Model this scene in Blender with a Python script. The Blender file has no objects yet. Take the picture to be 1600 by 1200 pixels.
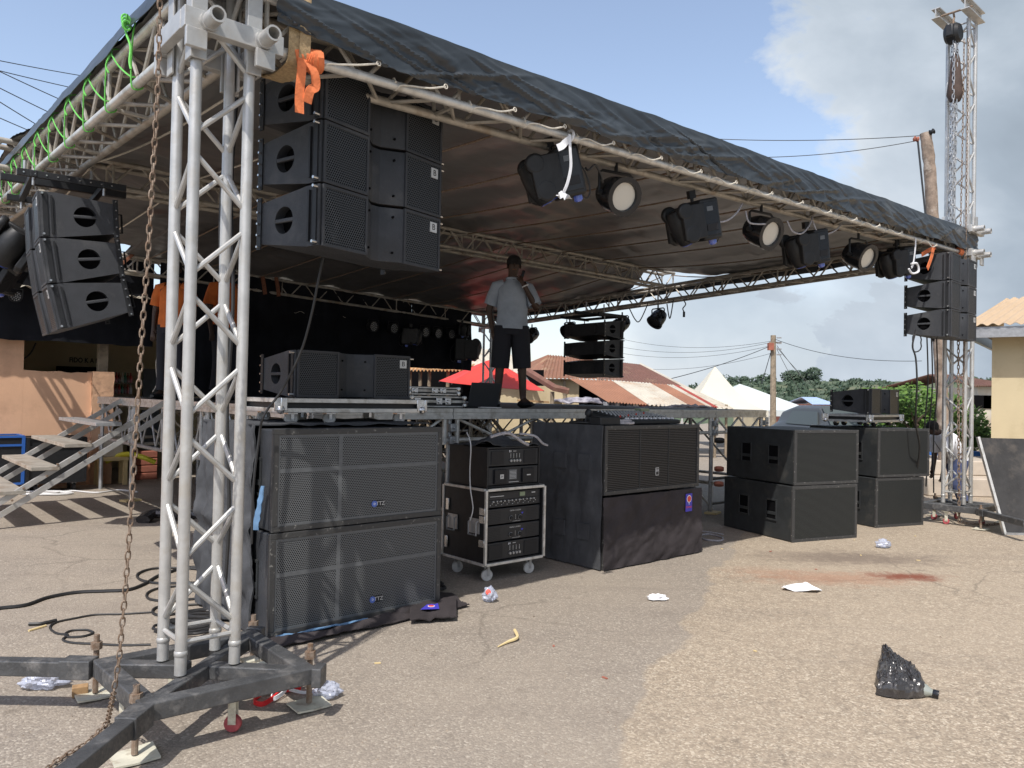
import bpy, bmesh, math, random
from math import radians, sin, cos, pi, sqrt
from mathutils import Vector as V, Matrix, noise
random.seed(7)
SC = bpy.context.scene
COL = SC.collection
# ---------------------------------------------------------------- camera
EYE = 1.5; F = 1200.0; PITCH = 19/1200; ROLL = .02
cam = bpy.data.cameras.new('camera'); camo = bpy.data.objects.new('camera', cam); COL.objects.link(camo)
cam.sensor_width = 36; cam.lens = 27.0; cam.clip_start = .05; cam.clip_end = 5000
camo.matrix_world = Matrix.Translation((0, 0, EYE)) @ Matrix.Rotation(pi/2+PITCH, 4, 'X') @ Matrix.Rotation(ROLL, 4, 'Z')
SC.camera = camo
# ---------------------------------------------------------------- sun, sky, exposure
SUNV = V((-.20, -.645, 1)).normalized()          # towards the sun
EL = math.asin(SUNV.z); AZ = math.atan2(SUNV.x, SUNV.y)
sl = bpy.data.lights.new('sun', 'SUN'); sl.energy = 3.6; sl.angle = radians(.5); sl.color = (1, .955, .89)
so = bpy.data.objects.new('sun', sl); COL.objects.link(so); so.rotation_euler = SUNV.to_track_quat('Z', 'Y').to_euler(); so.location = (0, -5, 20)
W = bpy.data.worlds.new('World'); SC.world = W; W.use_nodes = True
nt = W.node_tree; nt.nodes.clear()
def N(t, ty, **k):
    n = t.nodes.new(ty)
    for a, b in k.items():
        if a in n.inputs: n.inputs[a].default_value = b
        else: setattr(n, a, b)
    return n
def L(t, a, b): t.links.new(a, b)
def ramp(t, fac, stops, interp='LINEAR'):
    r = t.nodes.new('ShaderNodeValToRGB'); r.color_ramp.interpolation = interp
    el = r.color_ramp.elements
    while len(el) < len(stops): el.new(.5)
    for e, (p, c) in zip(el, stops):
        e.position = p; e.color = (c, c, c, 1) if not hasattr(c, '__len__') else (*c, 1)
    L(t, fac, r.inputs[0]); return r
def mth(t, op, a, b=None, c=None):
    m = t.nodes.new('ShaderNodeMath'); m.operation = op
    for i, x in enumerate((a, b, c)):
        if x is None: continue
        if hasattr(x, 'is_linked') or hasattr(x, 'links'): L(t, x, m.inputs[i])
        else: m.inputs[i].default_value = x
    return m.outputs[0]
def mixc(t, f, a, b, mode='MIX'):
    m = t.nodes.new('ShaderNodeMixRGB'); m.blend_type = mode
    for i, x in enumerate((f, a, b)):
        if hasattr(x, 'links'): L(t, x, m.inputs[i])
        elif hasattr(x, '__len__'): m.inputs[i].default_value = (*x[:3], 1)
        else: m.inputs[i].default_value = x
    return m.outputs[0]
sky = N(nt, 'ShaderNodeTexSky', sky_type='NISHITA', sun_disc=False, sun_elevation=EL, sun_rotation=AZ, air_density=1.0, dust_density=1.2, ozone_density=1.3, altitude=200)
tc = N(nt, 'ShaderNodeTexCoord'); sx = N(nt, 'ShaderNodeSeparateXYZ'); L(nt, tc.outputs['Generated'], sx.inputs[0])
X, Y, Z = sx.outputs
azr = mth(nt, 'DIVIDE', X, mth(nt, 'MAXIMUM', mth(nt, 'ABSOLUTE', Y), .2))
elr = mth(nt, 'DIVIDE', Z, mth(nt, 'MAXIMUM', mth(nt, 'ABSOLUTE', Y), .2))
cv = N(nt, 'ShaderNodeCombineXYZ'); L(nt, azr, cv.inputs[0]); L(nt, mth(nt, 'MULTIPLY', elr, 1.5), cv.inputs[1])
nz = N(nt, 'ShaderNodeTexNoise', Scale=3.4, Detail=8.0, Roughness=.58, Distortion=.25); L(nt, cv.outputs[0], nz.inputs[0])
nz2 = N(nt, 'ShaderNodeTexNoise', Scale=2.3, Detail=5.0, Roughness=.5); 
mp = N(nt, 'ShaderNodeMapping'); mp.inputs['Location'].default_value = (3.3, 1.7, .4); L(nt, cv.outputs[0], mp.inputs[0]); L(nt, mp.outputs[0], nz2.inputs[0])
# how far to the right (cloud bank) and how low (thin broken cloud)
bias = mth(nt, 'ADD', mth(nt, 'MULTIPLY', mth(nt, 'SUBTRACT', azr, .36), 2.1), mth(nt, 'MULTIPLY', mth(nt, 'SUBTRACT', nz.outputs[0], .5), 2.0))
low = mth(nt, 'SUBTRACT', mth(nt, 'MULTIPLY', mth(nt, 'SUBTRACT', nz2.outputs[0], .44), 1.9), mth(nt, 'MULTIPLY', elr, 1.0))
low = mth(nt, 'ADD', low, mth(nt, 'MULTIPLY', azr, .75))
cover = mth(nt, 'MAXIMUM', ramp(nt, bias, [(.0, 0.), (.16, 1.)]).outputs[0], mth(nt, 'MULTIPLY', ramp(nt, low, [(.0, 0.), (.30, 1.)]).outputs[0], .85))
shade = mth(nt, 'ADD', mth(nt, 'MULTIPLY', nz2.outputs[0], 1.0), mth(nt, 'MULTIPLY', bias, .28))
ccol = ramp(nt, shade, [(.34, (6.8, 7.2, 7.6)), (.50, (4.9, 5.5, 6.2)), (.70, (3.4, 4.0, 4.7)), (.95, (2.6, 3.1, 3.7))])
skyb = mixc(nt, 1.0, sky.outputs[0], (2.25, 1.98, 1.80), 'MULTIPLY')
hz = ramp(nt, Z, [(.0, .62), (.30, .08)]).outputs[0]
skyh = mixc(nt, hz, skyb, (4.4, 5.1, 6.0))
bg = N(nt, 'ShaderNodeBackground', Strength=.1); L(nt, mixc(nt, cover, skyh, ccol.outputs[0]), bg.inputs[0])
wo = N(nt, 'ShaderNodeOutputWorld'); L(nt, bg.outputs[0], wo.inputs[0])
SC.view_settings.view_transform = 'Standard'; SC.view_settings.look = 'None'; SC.view_settings.exposure = 0.34; SC.view_settings.gamma = 1
SC.render.engine = 'CYCLES'; SC.cycles.max_bounces = 8; SC.cycles.use_denoising = True

# ---------------------------------------------------------------- frames
PSI = radians(41.5)
A0 = V((-1.42, 3.56, 0)); U = V((cos(PSI), sin(PSI), 0)); VV = V((-sin(PSI), cos(PSI), 0))
def S(a, b, z=0): return A0 + U*a + VV*b + V((0, 0, z))
def ray(px, py):
    x = (px-800)/F; y = (600-py)/F; c, s = cos(ROLL), sin(ROLL)
    xr = c*x-s*y; yr = s*x+c*y
    return V((xr, cos(PITCH)-yr*sin(PITCH), sin(PITCH)+yr*cos(PITCH)))
def P(px, py, d): r = ray(px, py); return V((0, 0, EYE)) + r*(d/r.y)
def G(px, py, z=0.): r = ray(px, py); return V((0, 0, EYE)) + r*((z-EYE)/r.z)
def ab(p): q = p-A0; return q.dot(U), q.dot(VV)
def PB(px, py, b):
    r = ray(px, py); t = (b+A0.dot(VV))/r.dot(VV); p = V((0, 0, EYE))+r*t; return ab(p)[0], p.z
def PA(px, py, a):
    r = ray(px, py); t = (a+A0.dot(U))/r.dot(U); p = V((0, 0, EYE))+r*t; return ab(p)[1], p.z

# ---------------------------------------------------------------- materials
def mat(name, col, rough=.6, metal=0., var=.0, vs=6., col2=None, bump=0., bs=60., spec=.5, coat=0., detail=6., stain_or_glow=None, ss=2., st=(.52, .68), grit=0., trans=0., alpha=1., world=False):
    m = bpy.data.materials.new(name); m.use_nodes = True; t = m.node_tree; t.nodes.clear()
    p = N(t, 'ShaderNodeBsdfPrincipled'); o = N(t, 'ShaderNodeOutputMaterial'); L(t, p.outputs[0], o.inputs[0])
    p.inputs['Roughness'].default_value = rough; p.inputs['Metallic'].default_value = metal
    p.inputs['Specular IOR Level'].default_value = spec; p.inputs['Coat Weight'].default_value = coat
    p.inputs['Transmission Weight'].default_value = trans; p.inputs['Alpha'].default_value = alpha
    c = col; tcx = N(t, 'ShaderNodeTexCoord'); src = tcx.outputs['Object'] if not world else N(t, 'ShaderNodeNewGeometry').outputs['Position']
    if var or col2:
        nn = N(t, 'ShaderNodeTexNoise', Scale=vs, Detail=detail, Roughness=.6); L(t, src, nn.inputs[0])
        c2 = col2 or tuple(max(0, x*(1-var)) for x in col)
        c1 = col if col2 else tuple(min(1, x*(1+var)) for x in col)
        rr = ramp(t, nn.outputs[0], [(.36, c1), (.64, c2)]); c = rr.outputs[0]
    if stain_or_glow:
        n3 = N(t, 'ShaderNodeTexNoise', Scale=ss, Detail=8., Roughness=.65); L(t, src, n3.inputs[0])
        r3 = ramp(t, n3.outputs[0], [(st[0], 0.), (st[1], 1.)]); c = mixc(t, r3.outputs[0], c, stain_or_glow)
    if hasattr(c, 'links'): L(t, c, p.inputs['Base Color'])
    else: p.inputs['Base Color'].default_value = (*c, 1)
    if bump:
        nb = N(t, 'ShaderNodeTexNoise', Scale=bs, Detail=4., Roughness=.6); L(t, src, nb.inputs[0])
        bp = N(t, 'ShaderNodeBump', Strength=bump, Distance=.01); L(t, nb.outputs[0], bp.inputs['Height']); L(t, bp.outputs[0], p.inputs['Normal'])
        if grit:
            rg = ramp(t, nb.outputs[0], [(.3, max(0, rough-grit)), (.7, min(1, rough+grit))]); L(t, rg.outputs[0], p.inputs['Roughness'])
    return m
def grille(name, s, metalc, hole=(.006, .006, .007), rad=.36, slot=False, rough=.45):
    m = mat(name, metalc, rough=rough, metal=.25, spec=.5); t = m.node_tree
    p = [n for n in t.nodes if n.type == 'BSDF_PRINCIPLED'][0]
    tcx = [n for n in t.nodes if n.type == 'TEX_COORD'][0]; sp = N(t, 'ShaderNodeSeparateXYZ'); L(t, tcx.outputs['Object'], sp.inputs[0])
    x, z = sp.outputs[0], sp.outputs[2]
    if slot:
        fz = mth(t, 'FRACT', mth(t, 'DIVIDE', z, s)); mask = ramp(t, fz, [(.45, 1.), (.55, 0.)]).outputs[0]
    else:
        def lat(off):
            gx = mth(t, 'SUBTRACT', mth(t, 'FRACT', mth(t, 'ADD', mth(t, 'DIVIDE', x, s), off)), .5)
            gz = mth(t, 'MULTIPLY', mth(t, 'SUBTRACT', mth(t, 'FRACT', mth(t, 'ADD', mth(t, 'DIVIDE', z, s*1.732), off)), .5), 1.732)
            return mth(t, 'SQRT', mth(t, 'ADD', mth(t, 'MULTIPLY', gx, gx), mth(t, 'MULTIPLY', gz, gz)))
        mask = ramp(t, mth(t, 'MINIMUM', lat(0.), lat(.5)), [(rad-.04, 1.), (rad+.04, 0.)]).outputs[0]
    L(t, mixc(t, mask, metalc, hole), p.inputs['Base Color'])
    L(t, mth(t, 'SUBTRACT', .5, mth(t, 'MULTIPLY', mask, .45)), p.inputs['Specular IOR Level'])
    bp = N(t, 'ShaderNodeBump', Strength=.4, Distance=.002, invert=True); L(t, mask, bp.inputs['Height']); L(t, bp.outputs[0], p.inputs['Normal'])
    return m
M = {}
M['alu'] = mat('aluminium', (.62, .61, .58), .42, .45, var=.12, vs=14, stain_or_glow=(.42, .39, .34), ss=7, bump=.12, bs=90)
M['aluw'] = mat('white_aluminium', (.50, .497, .482), .40, .45, var=.10, vs=(10), stain_or_glow=(.46, .44, .40), ss=9, bump=.1, bs=60)
M['aludirty'] = mat('weathered_aluminium', (.42, .39, .34), .5, .35, var=.18, vs=9, stain_or_glow=(.30, .24, .18), ss=5, bump=.15, bs=70)
M['steelgrey'] = mat('galvanised', (.40, .41, .42), .4, .5, var=.15, vs=12, bump=.1, bs=80)
M['basetube'] = mat('dark_steel', (.085, .087, .09), .5, .35, var=.25, vs=7, stain_or_glow=(.19, .185, .18), ss=11, bump=.2, bs=80, grit=.2)
M['pad'] = mat('pad_paint', (.62, .60, .49), .6, .1, var=.1, vs=20, stain_or_glow=(.36, .3, .22), ss=12)
M['rust'] = mat('rusty_steel', (.20, .13, .085), .7, .3, var=.3, vs=40, col2=(.30, .24, .19), bump=.3, bs=200)
M['rustc'] = mat('rust_corrosion', (.22, .09, .05), .8, .1, var=.3, vs=30)
M['chrome'] = mat('bright_metal', (.62, .62, .62), .25, .9, var=.1, vs=30)
M['tarp'] = mat('black_tarpaulin', (.030, .037, .045), .36, 0, var=.2, vs=2, stain_or_glow=(.058, .064, .068), ss=1.2, bump=.35, bs=5, spec=.6)
M['liner'] = mat('roof_lining', (.135, .134, .136), .40, 0, var=.3, vs=.5, stain_or_glow=(.25, .085, .065), ss=.34, st=(.58, .74), bump=.6, bs=3.0, spec=.6)  # red patches: light through the tarpaulin, put into the lining's colour
M['drop'] = mat('black_cloth', (.012, .013, .017), .9, 0, var=.3, vs=2, bump=.3, bs=12, spec=.15)
M['cover'] = mat('speaker_cover_cloth', (.062, .065, .071), .75, 0, var=.2, vs=5, bump=.35, bs=14, spec=.3)
M['cover2'] = mat('brown_black_cloth', (.042, .036, .038), .85, 0, var=.2, vs=4, bump=.3, bs=30, spec=.25)
M['lining'] = mat('blue_lining', (.13, .25, .42), .6)
M['box'] = mat('textured_black_paint', (.034, .037, .043), .55, 0, var=.15, vs=8, bump=.35, bs=260, spec=.5, stain_or_glow=(.068, .070, .074), ss=4, world=True)
M['boxold'] = mat('worn_black_paint', (.026, .029, .031), .6, 0, var=.2, vs=8, bump=.3, bs=220, stain_or_glow=(.062, .062, .058), ss=4, spec=.4, world=True)
M['edge'] = mat('scuffed_edge', (.045, .045, .045), .5, 0, stain_or_glow=(.20, .195, .18), ss=34, st=(.60, .66), bump=.2, bs=90, world=True)
M['grLA'] = grille('hex_grille', .0145, (.062, .068, .075))
M['grSub'] = grille('fine_grille', .0128, (.155, .163, .17), rad=.335)
M['grFrame'] = mat('grille_strip', (.13, .138, .146), .45, .3, var=.08, vs=20)
M['grSlot'] = grille('slotted_grille', .016, (.040, .040, .041), hole=(.020, .020, .021), slot=True)
M['grOld'] = grille('old_grille', .012, (.040, .043, .042), hole=(.024, .026, .026), slot=True)
M['blk'] = mat('black_metal', (.014, .015, .017), .5, .1, var=.2, vs=20, bump=.1, bs=120)
M['blkg'] = mat('black_gloss', (.012, .013, .016), .25, 0, spec=.5)
M['dark'] = mat('shade_black', (.004, .004, .005), .9, spec=.1)
M['rub'] = mat('rubber', (.03, .03, .032), .75)
M['lens'] = mat('lamp_reflector', (.62, .60, .54), .3, .25)
M['blens'] = mat('blue_lens', (.10, .16, .60), .15, 0, coat=1.)
M['wheel'] = mat('grey_wheel', (.52, .51, .49), .6, var=.15, vs=30)
M['redwheel'] = mat('red_wheel', (.38, .07, .08), .5, var=.2, vs=30)
M['orange'] = mat('orange_webbing', (.74, .20, .07), .75, var=.15, vs=20, bump=.4, bs=60)
M['orangeshirt'] = mat('orange_cloth', (.60, .15, .03), .85, var=.1, vs=12, bump=.3, bs=14)
M['tan'] = mat('tan_webbing', (.40, .29, .16), .85, var=.2, vs=60, bump=.6, bs=90)
M['green'] = mat('green_rope', (.14, .52, .09), .6, var=.1, vs=30)
M['cord'] = mat('pale_cord', (.62, .58, .50), .8, var=.15, vs=40)
M['cable'] = mat('black_cable', (.022, .022, .023), .5)
M['wcable'] = mat('white_cable', (.62, .62, .62), .6)
M['gcable'] = mat('grey_cable', (.36, .35, .37), .7, var=.3, vs=60)
M['skin'] = mat('dark_skin', (.060, .033, .022), .55, var=.1, vs=12)
M['hair'] = mat('black_hair', (.012, .010, .010), .9)
M['polo'] = mat('grey_blue_shirt', (.33, .38, .45), .85, var=.10, vs=6, bump=.9, bs=9)
M['shorts'] = mat('black_cotton', (.016, .017, .024), .9, bump=.3, bs=14)
M['white'] = mat('white_cloth', (.78, .79, .82), .8, bump=.4, bs=14)
M['jeans'] = mat('blue_jeans', (.06, .08, .17), .85, var=.2, vs=20)
M['peach'] = mat('peach_plaster', (.72, .44, .28), .85, var=.05, vs=2, stain_or_glow=(.52, .31, .20), ss=1.1, bump=.2, bs=30)
M['peachr'] = mat('rough_peach_plaster', (.62, .38, .24), .9, var=.1, vs=6, stain_or_glow=(.40, .24, .16), ss=5, bump=.8, bs=12)
M['cream'] = mat('cream_plaster', (.50, .42, .25), .85, var=.06, vs=2, stain_or_glow=(.36, .29, .17), ss=1.3, bump=.2, bs=30)
M['cream2'] = mat('cream_wall', (.56, .47, .30), .85, var=.05, vs=1, bump=.15, bs=20, stain_or_glow=(.44, .36, .22), ss=1.1)
M['wood'] = mat('old_wood', (.26, .21, .15), .85, var=.25, vs=8, bump=.5, bs=30)
M['pole'] = mat('weathered_pole', (.26, .20, .155), .85, var=.4, vs=7, bump=.7, bs=14, stain_or_glow=(.46, .40, .34), ss=5)
M['tin_rust'] = mat('rusted_tin', (.24, .115, .07), .8, 0, var=.15, vs=1.5, stain_or_glow=(.36, .24, .15), ss=1.2, bump=.1, bs=30)
M['tin_dark'] = mat('dark_rusted_tin', (.155, .075, .055), .8, 0, var=.2, vs=1.5, stain_or_glow=(.25, .15, .10), ss=1.5)
M['tin_org'] = mat('orange_tin', (.30, .145, .085), .75, 0, var=.12, vs=1.5, stain_or_glow=(.28, .13, .08), ss=1.2)
M['tin_white'] = mat('pale_tin', (.50, .46, .38), .7, 0, var=.08, vs=2, stain_or_glow=(.42, .33, .24), ss=1.4)
M['tin_red'] = mat('red_tin', (.36, .07, .05), .7, 0, var=.1, vs=2)
M['tin_yel'] = mat('ochre_tin', (.56, .34, .16), .75, 0, var=.12, vs=2, stain_or_glow=(.38, .22, .11), ss=2.5)
M['tin_tan'] = mat('tan_tin', (.46, .34, .22), .7, 0, var=.06, vs=1, stain_or_glow=(.44, .32, .20), ss=1.)
M['tent'] = mat('tent_canvas', (.56, .53, .44), .7, 0, var=.03, vs=1)
M['tent2'] = mat('white_canvas', (.52, .56, .56), .7)
M['redcl'] = mat('red_canvas', (.66, .05, .035), .6, var=.06, vs=2, bump=.2, bs=5)
M['ink'] = mat('black_ink', (.02, .018, .018), .8)
M['blue'] = mat('blue_paint', (.03, .12, .42), .4, var=.1, vs=6)
M['glass'] = mat('tinted_glass', (.07, .085, .085), .35, 0, spec=.3)
M['car'] = mat('grey_car_paint', (.06, .067, .072), .5, .0, coat=.15)
M['hedge'] = mat('wall_green', (.045, .12, .06), .8, var=.3, vs=3)
M['bluew'] = mat('wall_blue', (.05, .17, .50), .7)
M['conc'] = mat('concrete', (.46, .40, .33), .9, var=.12, vs=3, bump=.3, bs=30)
M['paper'] = mat('white_paper', (.84, .84, .86), .7)
M['brown'] = mat('brown_block', (.32, .20, .10), .85, var=.2, vs=30)
M['sack'] = mat('dark_sacking', (.075, .05, .04), .85, var=.2, vs=10)
M['red'] = mat('red_strap', (.72, .02, .025), .5)
M['purple'] = mat('blue_violet_print', (.06, .05, .46), .5)
M['redp'] = mat('red_print', (.72, .08, .05), .5)
M['badge'] = mat('silver_badge', (.55, .56, .56), .4, .2)
M['bbadge'] = mat('blue_badge', (.09, .16, .50), .4)
M['plas'] = mat('clear_plastic', (.50, .54, .66), .2, 0, var=.2, vs=14, bump=1., bs=18, spec=.7, alpha=.62)
M['bag'] = mat('black_polythene', (.035, .033, .034), .22, 0, bump=1., bs=16, spec=.7, stain_or_glow=(.10, .095, .09), ss=14)
M['brownmat'] = mat('old_brick_red', (.34, .12, .08), .9, var=.2, vs=4)
M['straw'] = mat('dry_straw', (.66, .52, .27), .8)
M['amp'] = mat('amp_face', (.020, .022, .026), .4, .2, bump=.05, bs=50)
M['ampd'] = mat('amp_dark', (.008, .008, .010), .6)
M['lcd'] = mat('amp_screen', (.22, .27, .17), .3)
M['blueled'] = mat('blue_mark', (.05, .06, .55), .4)
M['yellow'] = mat('yellow_plastic', (.62, .58, .04), .5)

# ---------------------------------------------------------------- mesh builder
class MB:
    def __init__(s): s.v = []; s.f = []
    def add(s, vs, fs):
        k = len(s.v); s.v += [V(x) for x in vs]; s.f += [tuple(i+k for i in f) for f in fs]; return s
    def box(s, x0, x1, y0, y1, z0, z1):
        return s.add([(x, y, z) for x in (x0, x1) for y in (y0, y1) for z in (z0, z1)], [(0, 1, 3, 2), (4, 6, 7, 5), (0, 4, 5, 1), (2, 3, 7, 6), (0, 2, 6, 4), (1, 5, 7, 3)])
    def boxm(s, c, size, R=None):
        R = R or Matrix.Identity(3); c = V(c); hx, hy, hz = (q/2 for q in size)
        k = len(s.v); s.box(-hx, hx, -hy, hy, -hz, hz)
        for i in range(k, len(s.v)): s.v[i] = c + R @ s.v[i]
        return s
    def bar(s, p0, p1, w, h=None, up=(0, 0, 1)):      # rectangular bar, w sideways, h along up
        p0, p1 = V(p0), V(p1); h = h or w; d = (p1-p0).normalized(); sd = d.cross(V(up))
        if sd.length < 1e-4: sd = d.cross(V((1, 0, 0)))
        sd.normalize(); u2 = sd.cross(d)
        vs = [p+sd*(w/2*a)+u2*(h/2*b) for p in (p0, p1) for a, b in ((-1, -1), (1, -1), (1, 1), (-1, 1))]
        return s.add(vs, [(3, 2, 1, 0), (4, 5, 6, 7)] + [(i, (i+1) % 4, 4+(i+1) % 4, 4+i) for i in range(4)])
    def tube(s, p0, p1, r, n=8, r1=None):
        p0, p1 = V(p0), V(p1); d = p1-p0
        if d.length < 1e-6: return s
        d.normalize(); a = d.orthogonal().normalized(); b = d.cross(a); r1 = r if r1 is None else r1
        vs = [p+(a*cos(2*pi*i/n)+b*sin(2*pi*i/n))*q for p, q in ((p0, r), (p1, r1)) for i in range(n)]
        return s.add(vs, [(i, (i+1) % n, n+(i+1) % n, n+i) for i in range(n)] + [tuple(range(n))[::-1], tuple(range(n, 2*n))])
    def pipe(s, p0, p1, r, ri, n=14):                 # open hollow pipe
        p0, p1 = V(p0), V(p1); d = (p1-p0).normalized(); a = d.orthogonal().normalized(); b = d.cross(a)
        vs = [p+(a*cos(2*pi*i/n)+b*sin(2*pi*i/n))*q for p, q in ((p0, r), (p1, r), (p1, ri), (p0, ri)) for i in range(n)]
        return s.add(vs, [(k*n+i, k*n+(i+1) % n, ((k+1) % 4)*n+(i+1) % n, ((k+1) % 4)*n+i) for k in range(4) for i in range(n)])
    def path(s, pts, r, n=6, closed=False, flat=None, rs=None):
        pts = [V(p) for p in pts]; m = len(pts); ring = []
        prev = None
        for i, p in enumerate(pts):
            d = (pts[(i+1) % m]-pts[i-1]) if closed else (pts[min(i+1, m-1)]-pts[max(i-1, 0)])
            if d.length < 1e-7: d = V((0, 0, 1))
            d.normalize()
            a = (prev-d*prev.dot(d)) if prev is not None else (V(flat)-d*V(flat).dot(d) if flat else d.orthogonal())
            if a.length < 1e-5: a = d.orthogonal()
            a.normalize(); prev = a; b = d.cross(a); q = rs[i] if rs else r
            ra, rb = (q, q) if not hasattr(q, '__len__') else q
            ring.append([p+a*cos(2*pi*k/n)*ra+b*sin(2*pi*k/n)*rb for k in range(n)])
        vs = [x for q in ring for x in q]; fs = []
        for i in range(m if closed else m-1):
            j = (i+1) % m
            fs += [(i*n+k, i*n+(k+1) % n, j*n+(k+1) % n, j*n+k) for k in range(n)]
        if not closed: fs += [tuple(range(n))[::-1], tuple(range((m-1)*n, m*n))]
        return s.add(vs, fs)
    def lathe(s, prof, o=(0, 0, 0), ax=(0, 0, 1), n=20):
        o, d = V(o), V(ax).normalized(); a = d.orthogonal().normalized(); b = d.cross(a); m = len(prof)
        vs = [o+d*z+(a*cos(2*pi*k/n)+b*sin(2*pi*k/n))*r for r, z in prof for k in range(n)]
        fs = [(i*n+k, i*n+(k+1) % n, (i+1)*n+(k+1) % n, (i+1)*n+k) for i in range(m-1) for k in range(n)]
        if prof[0][0] > 1e-5: fs.append(tuple(range(n))[::-1])
        if prof[-1][0] > 1e-5: fs.append(tuple(range((m-1)*n, m*n)))
        return s.add(vs, fs)
    def slab(s, pts, th, nrm=None):
        pts = [V(p) for p in pts]; n = nrm and V(nrm) or (pts[1]-pts[0]).cross(pts[2]-pts[0]).normalized(); m = len(pts)
        return s.add(pts+[p+n*th for p in pts], [tuple(range(m))[::-1], tuple(range(m, 2*m))] + [(i, (i+1) % m, m+(i+1) % m, m+i) for i in range(m)])
    def grid(s, fn, nu, nv, th=0):
        vs = [V(fn(i/nu, j/nv)) for j in range(nv+1) for i in range(nu+1)]; w = nu+1
        fs = [(j*w+i, j*w+i+1, (j+1)*w+i+1, (j+1)*w+i) for j in range(nv) for i in range(nu)]
        if th:
            ns = []
            for j in range(nv+1):
                for i in range(nu+1):
                    a = vs[j*w+min(i+1, nu)]-vs[j*w+max(i-1, 0)]; b = vs[min(j+1, nv)*w+i]-vs[max(j-1, 0)*w+i]
                    c = a.cross(b); ns.append(c.normalized() if c.length > 1e-9 else V((0, 0, 1)))
            k = len(vs); vs = vs+[p-q*th for p, q in zip(vs, ns)]
            fs = fs+[tuple(x+k for x in f[::-1]) for f in fs]
            bd = [i for i in range(nu+1)]+[j*w+nu for j in range(1, nv+1)]+[nv*w+i for i in range(nu-1, -1, -1)]+[j*w for j in range(nv-1, 0, -1)]
            fs += [(bd[i], bd[i]+k, bd[(i+1) % len(bd)]+k, bd[(i+1) % len(bd)]) for i in range(len(bd))]
        return s.add(vs, fs)
    def corr(s, p00, p10, p01, p11, waves, amp, th=.006, nv=2):   # corrugated sheet
        p00, p10, p01, p11 = map(V, (p00, p10, p01, p11)); nrm = (p10-p00).cross(p01-p00).normalized()
        return s.grid(lambda a, b: p00*(1-a)*(1-b)+p10*a*(1-b)+p01*(1-a)*b+p11*a*b+nrm*(amp*sin(a*waves*2*pi)), max(8, int(waves*6)), nv, th)
    def xf(s, mtx):
        s.v = [mtx @ x for x in s.v]; return s
    def build(s, name, m, parent=None, smooth=True, origin=None, bevel=0, recalc=True, ang=35):
        me = bpy.data.meshes.new(name); o = V(origin) if origin is not None else V((0, 0, 0))
        me.from_pydata([x-o for x in s.v], [], s.f)
        if recalc:
            b = bmesh.new(); b.from_mesh(me); bmesh.ops.recalc_face_normals(b, faces=b.faces); b.to_mesh(me); b.free()
        if smooth:
            me.polygons.foreach_set('use_smooth', [True]*len(me.polygons)); me.set_sharp_from_angle(angle=radians(ang))
        me.materials.append(M[m] if isinstance(m, str) else m)
        ob = bpy.data.objects.new(name, me); COL.objects.link(ob); ob.location = o
        if parent: ob.parent = parent
        if bevel:
            bm = ob.modifiers.new('bevel', 'BEVEL'); bm.width = bevel; bm.segments = 2; bm.limit_method = 'ANGLE'
        return ob
def tag(o, label=None, cat=None, group=None, kind=None):
    if label: o['label'] = label
    if cat: o['category'] = cat
    if group: o['group'] = group
    if kind: o['kind'] = kind
    return o
def thing(name, label, cat, loc=(0, 0, 0), rz=0., group=None, rot=None):
    o = bpy.data.objects.new(name, None); COL.objects.link(o); o.location = loc; o.rotation_euler = rot or (0, 0, rz); o.empty_display_size = .2
    return tag(o, label, cat, group)
def copy_thing(o, label, loc=None, rot=None, scale=None):
    m = {}
    def cp(x, par):
        c = x.copy(); COL.objects.link(c); c.parent = par
        for ch in x.children: cp(ch, c)
        return c
    r = cp(o, None); r['label'] = label
    if loc is not None: r.location = loc
    if rot is not None: r.rotation_euler = rot
    if scale: r.scale = scale
    return r
def text(name, body, size, m, parent, loc, rot, ex=.0015, align='CENTER', sx=1., bold=0.):
    cu = bpy.data.curves.new(name, 'FONT'); cu.body = body; cu.size = size; cu.extrude = ex; cu.align_x = align; cu.align_y = 'CENTER'; cu.resolution_u = 3; cu.offset = bold
    ob = bpy.data.objects.new(name+'_tmp', cu); COL.objects.link(ob)
    dg = bpy.context.evaluated_depsgraph_get(); me = bpy.data.meshes.new_from_object(ob.evaluated_get(dg)); me.name = name
    bpy.data.objects.remove(ob); me.materials.clear(); me.materials.append(M[m])
    o = bpy.data.objects.new(name, me); COL.objects.link(o); o.location = loc; o.rotation_euler = rot; o.scale = (sx, 1, 1)
    if parent: o.parent = parent
    return o
def fbm(x, y, z=0., o=4): return noise.fractal(V((x, y, z)), 1.0, 2.0, o)
def lerp(a, b, t): return a+(b-a)*t
def sstep(t): t = max(0, min(1, t)); return t*t*(3-2*t)
def bez(pts, n=10):          # Catmull-Rom through points
    pts = [V(p) for p in pts]; out = []
    for i in range(len(pts)-1):
        p0, p1, p2, p3 = pts[max(i-1, 0)], pts[i], pts[i+1], pts[min(i+2, len(pts)-1)]
        for k in range(n):
            t = k/n; out.append(.5*((2*p1)+(p2-p0)*t+(2*p0-5*p1+4*p2-p3)*t*t+(3*p1-p0-3*p2+p3)*t**3))
    return out+[pts[-1]]

ord_ = 'first second third fourth fifth sixth seventh eighth ninth tenth eleventh twelfth thirteenth fourteenth'.split()

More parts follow.
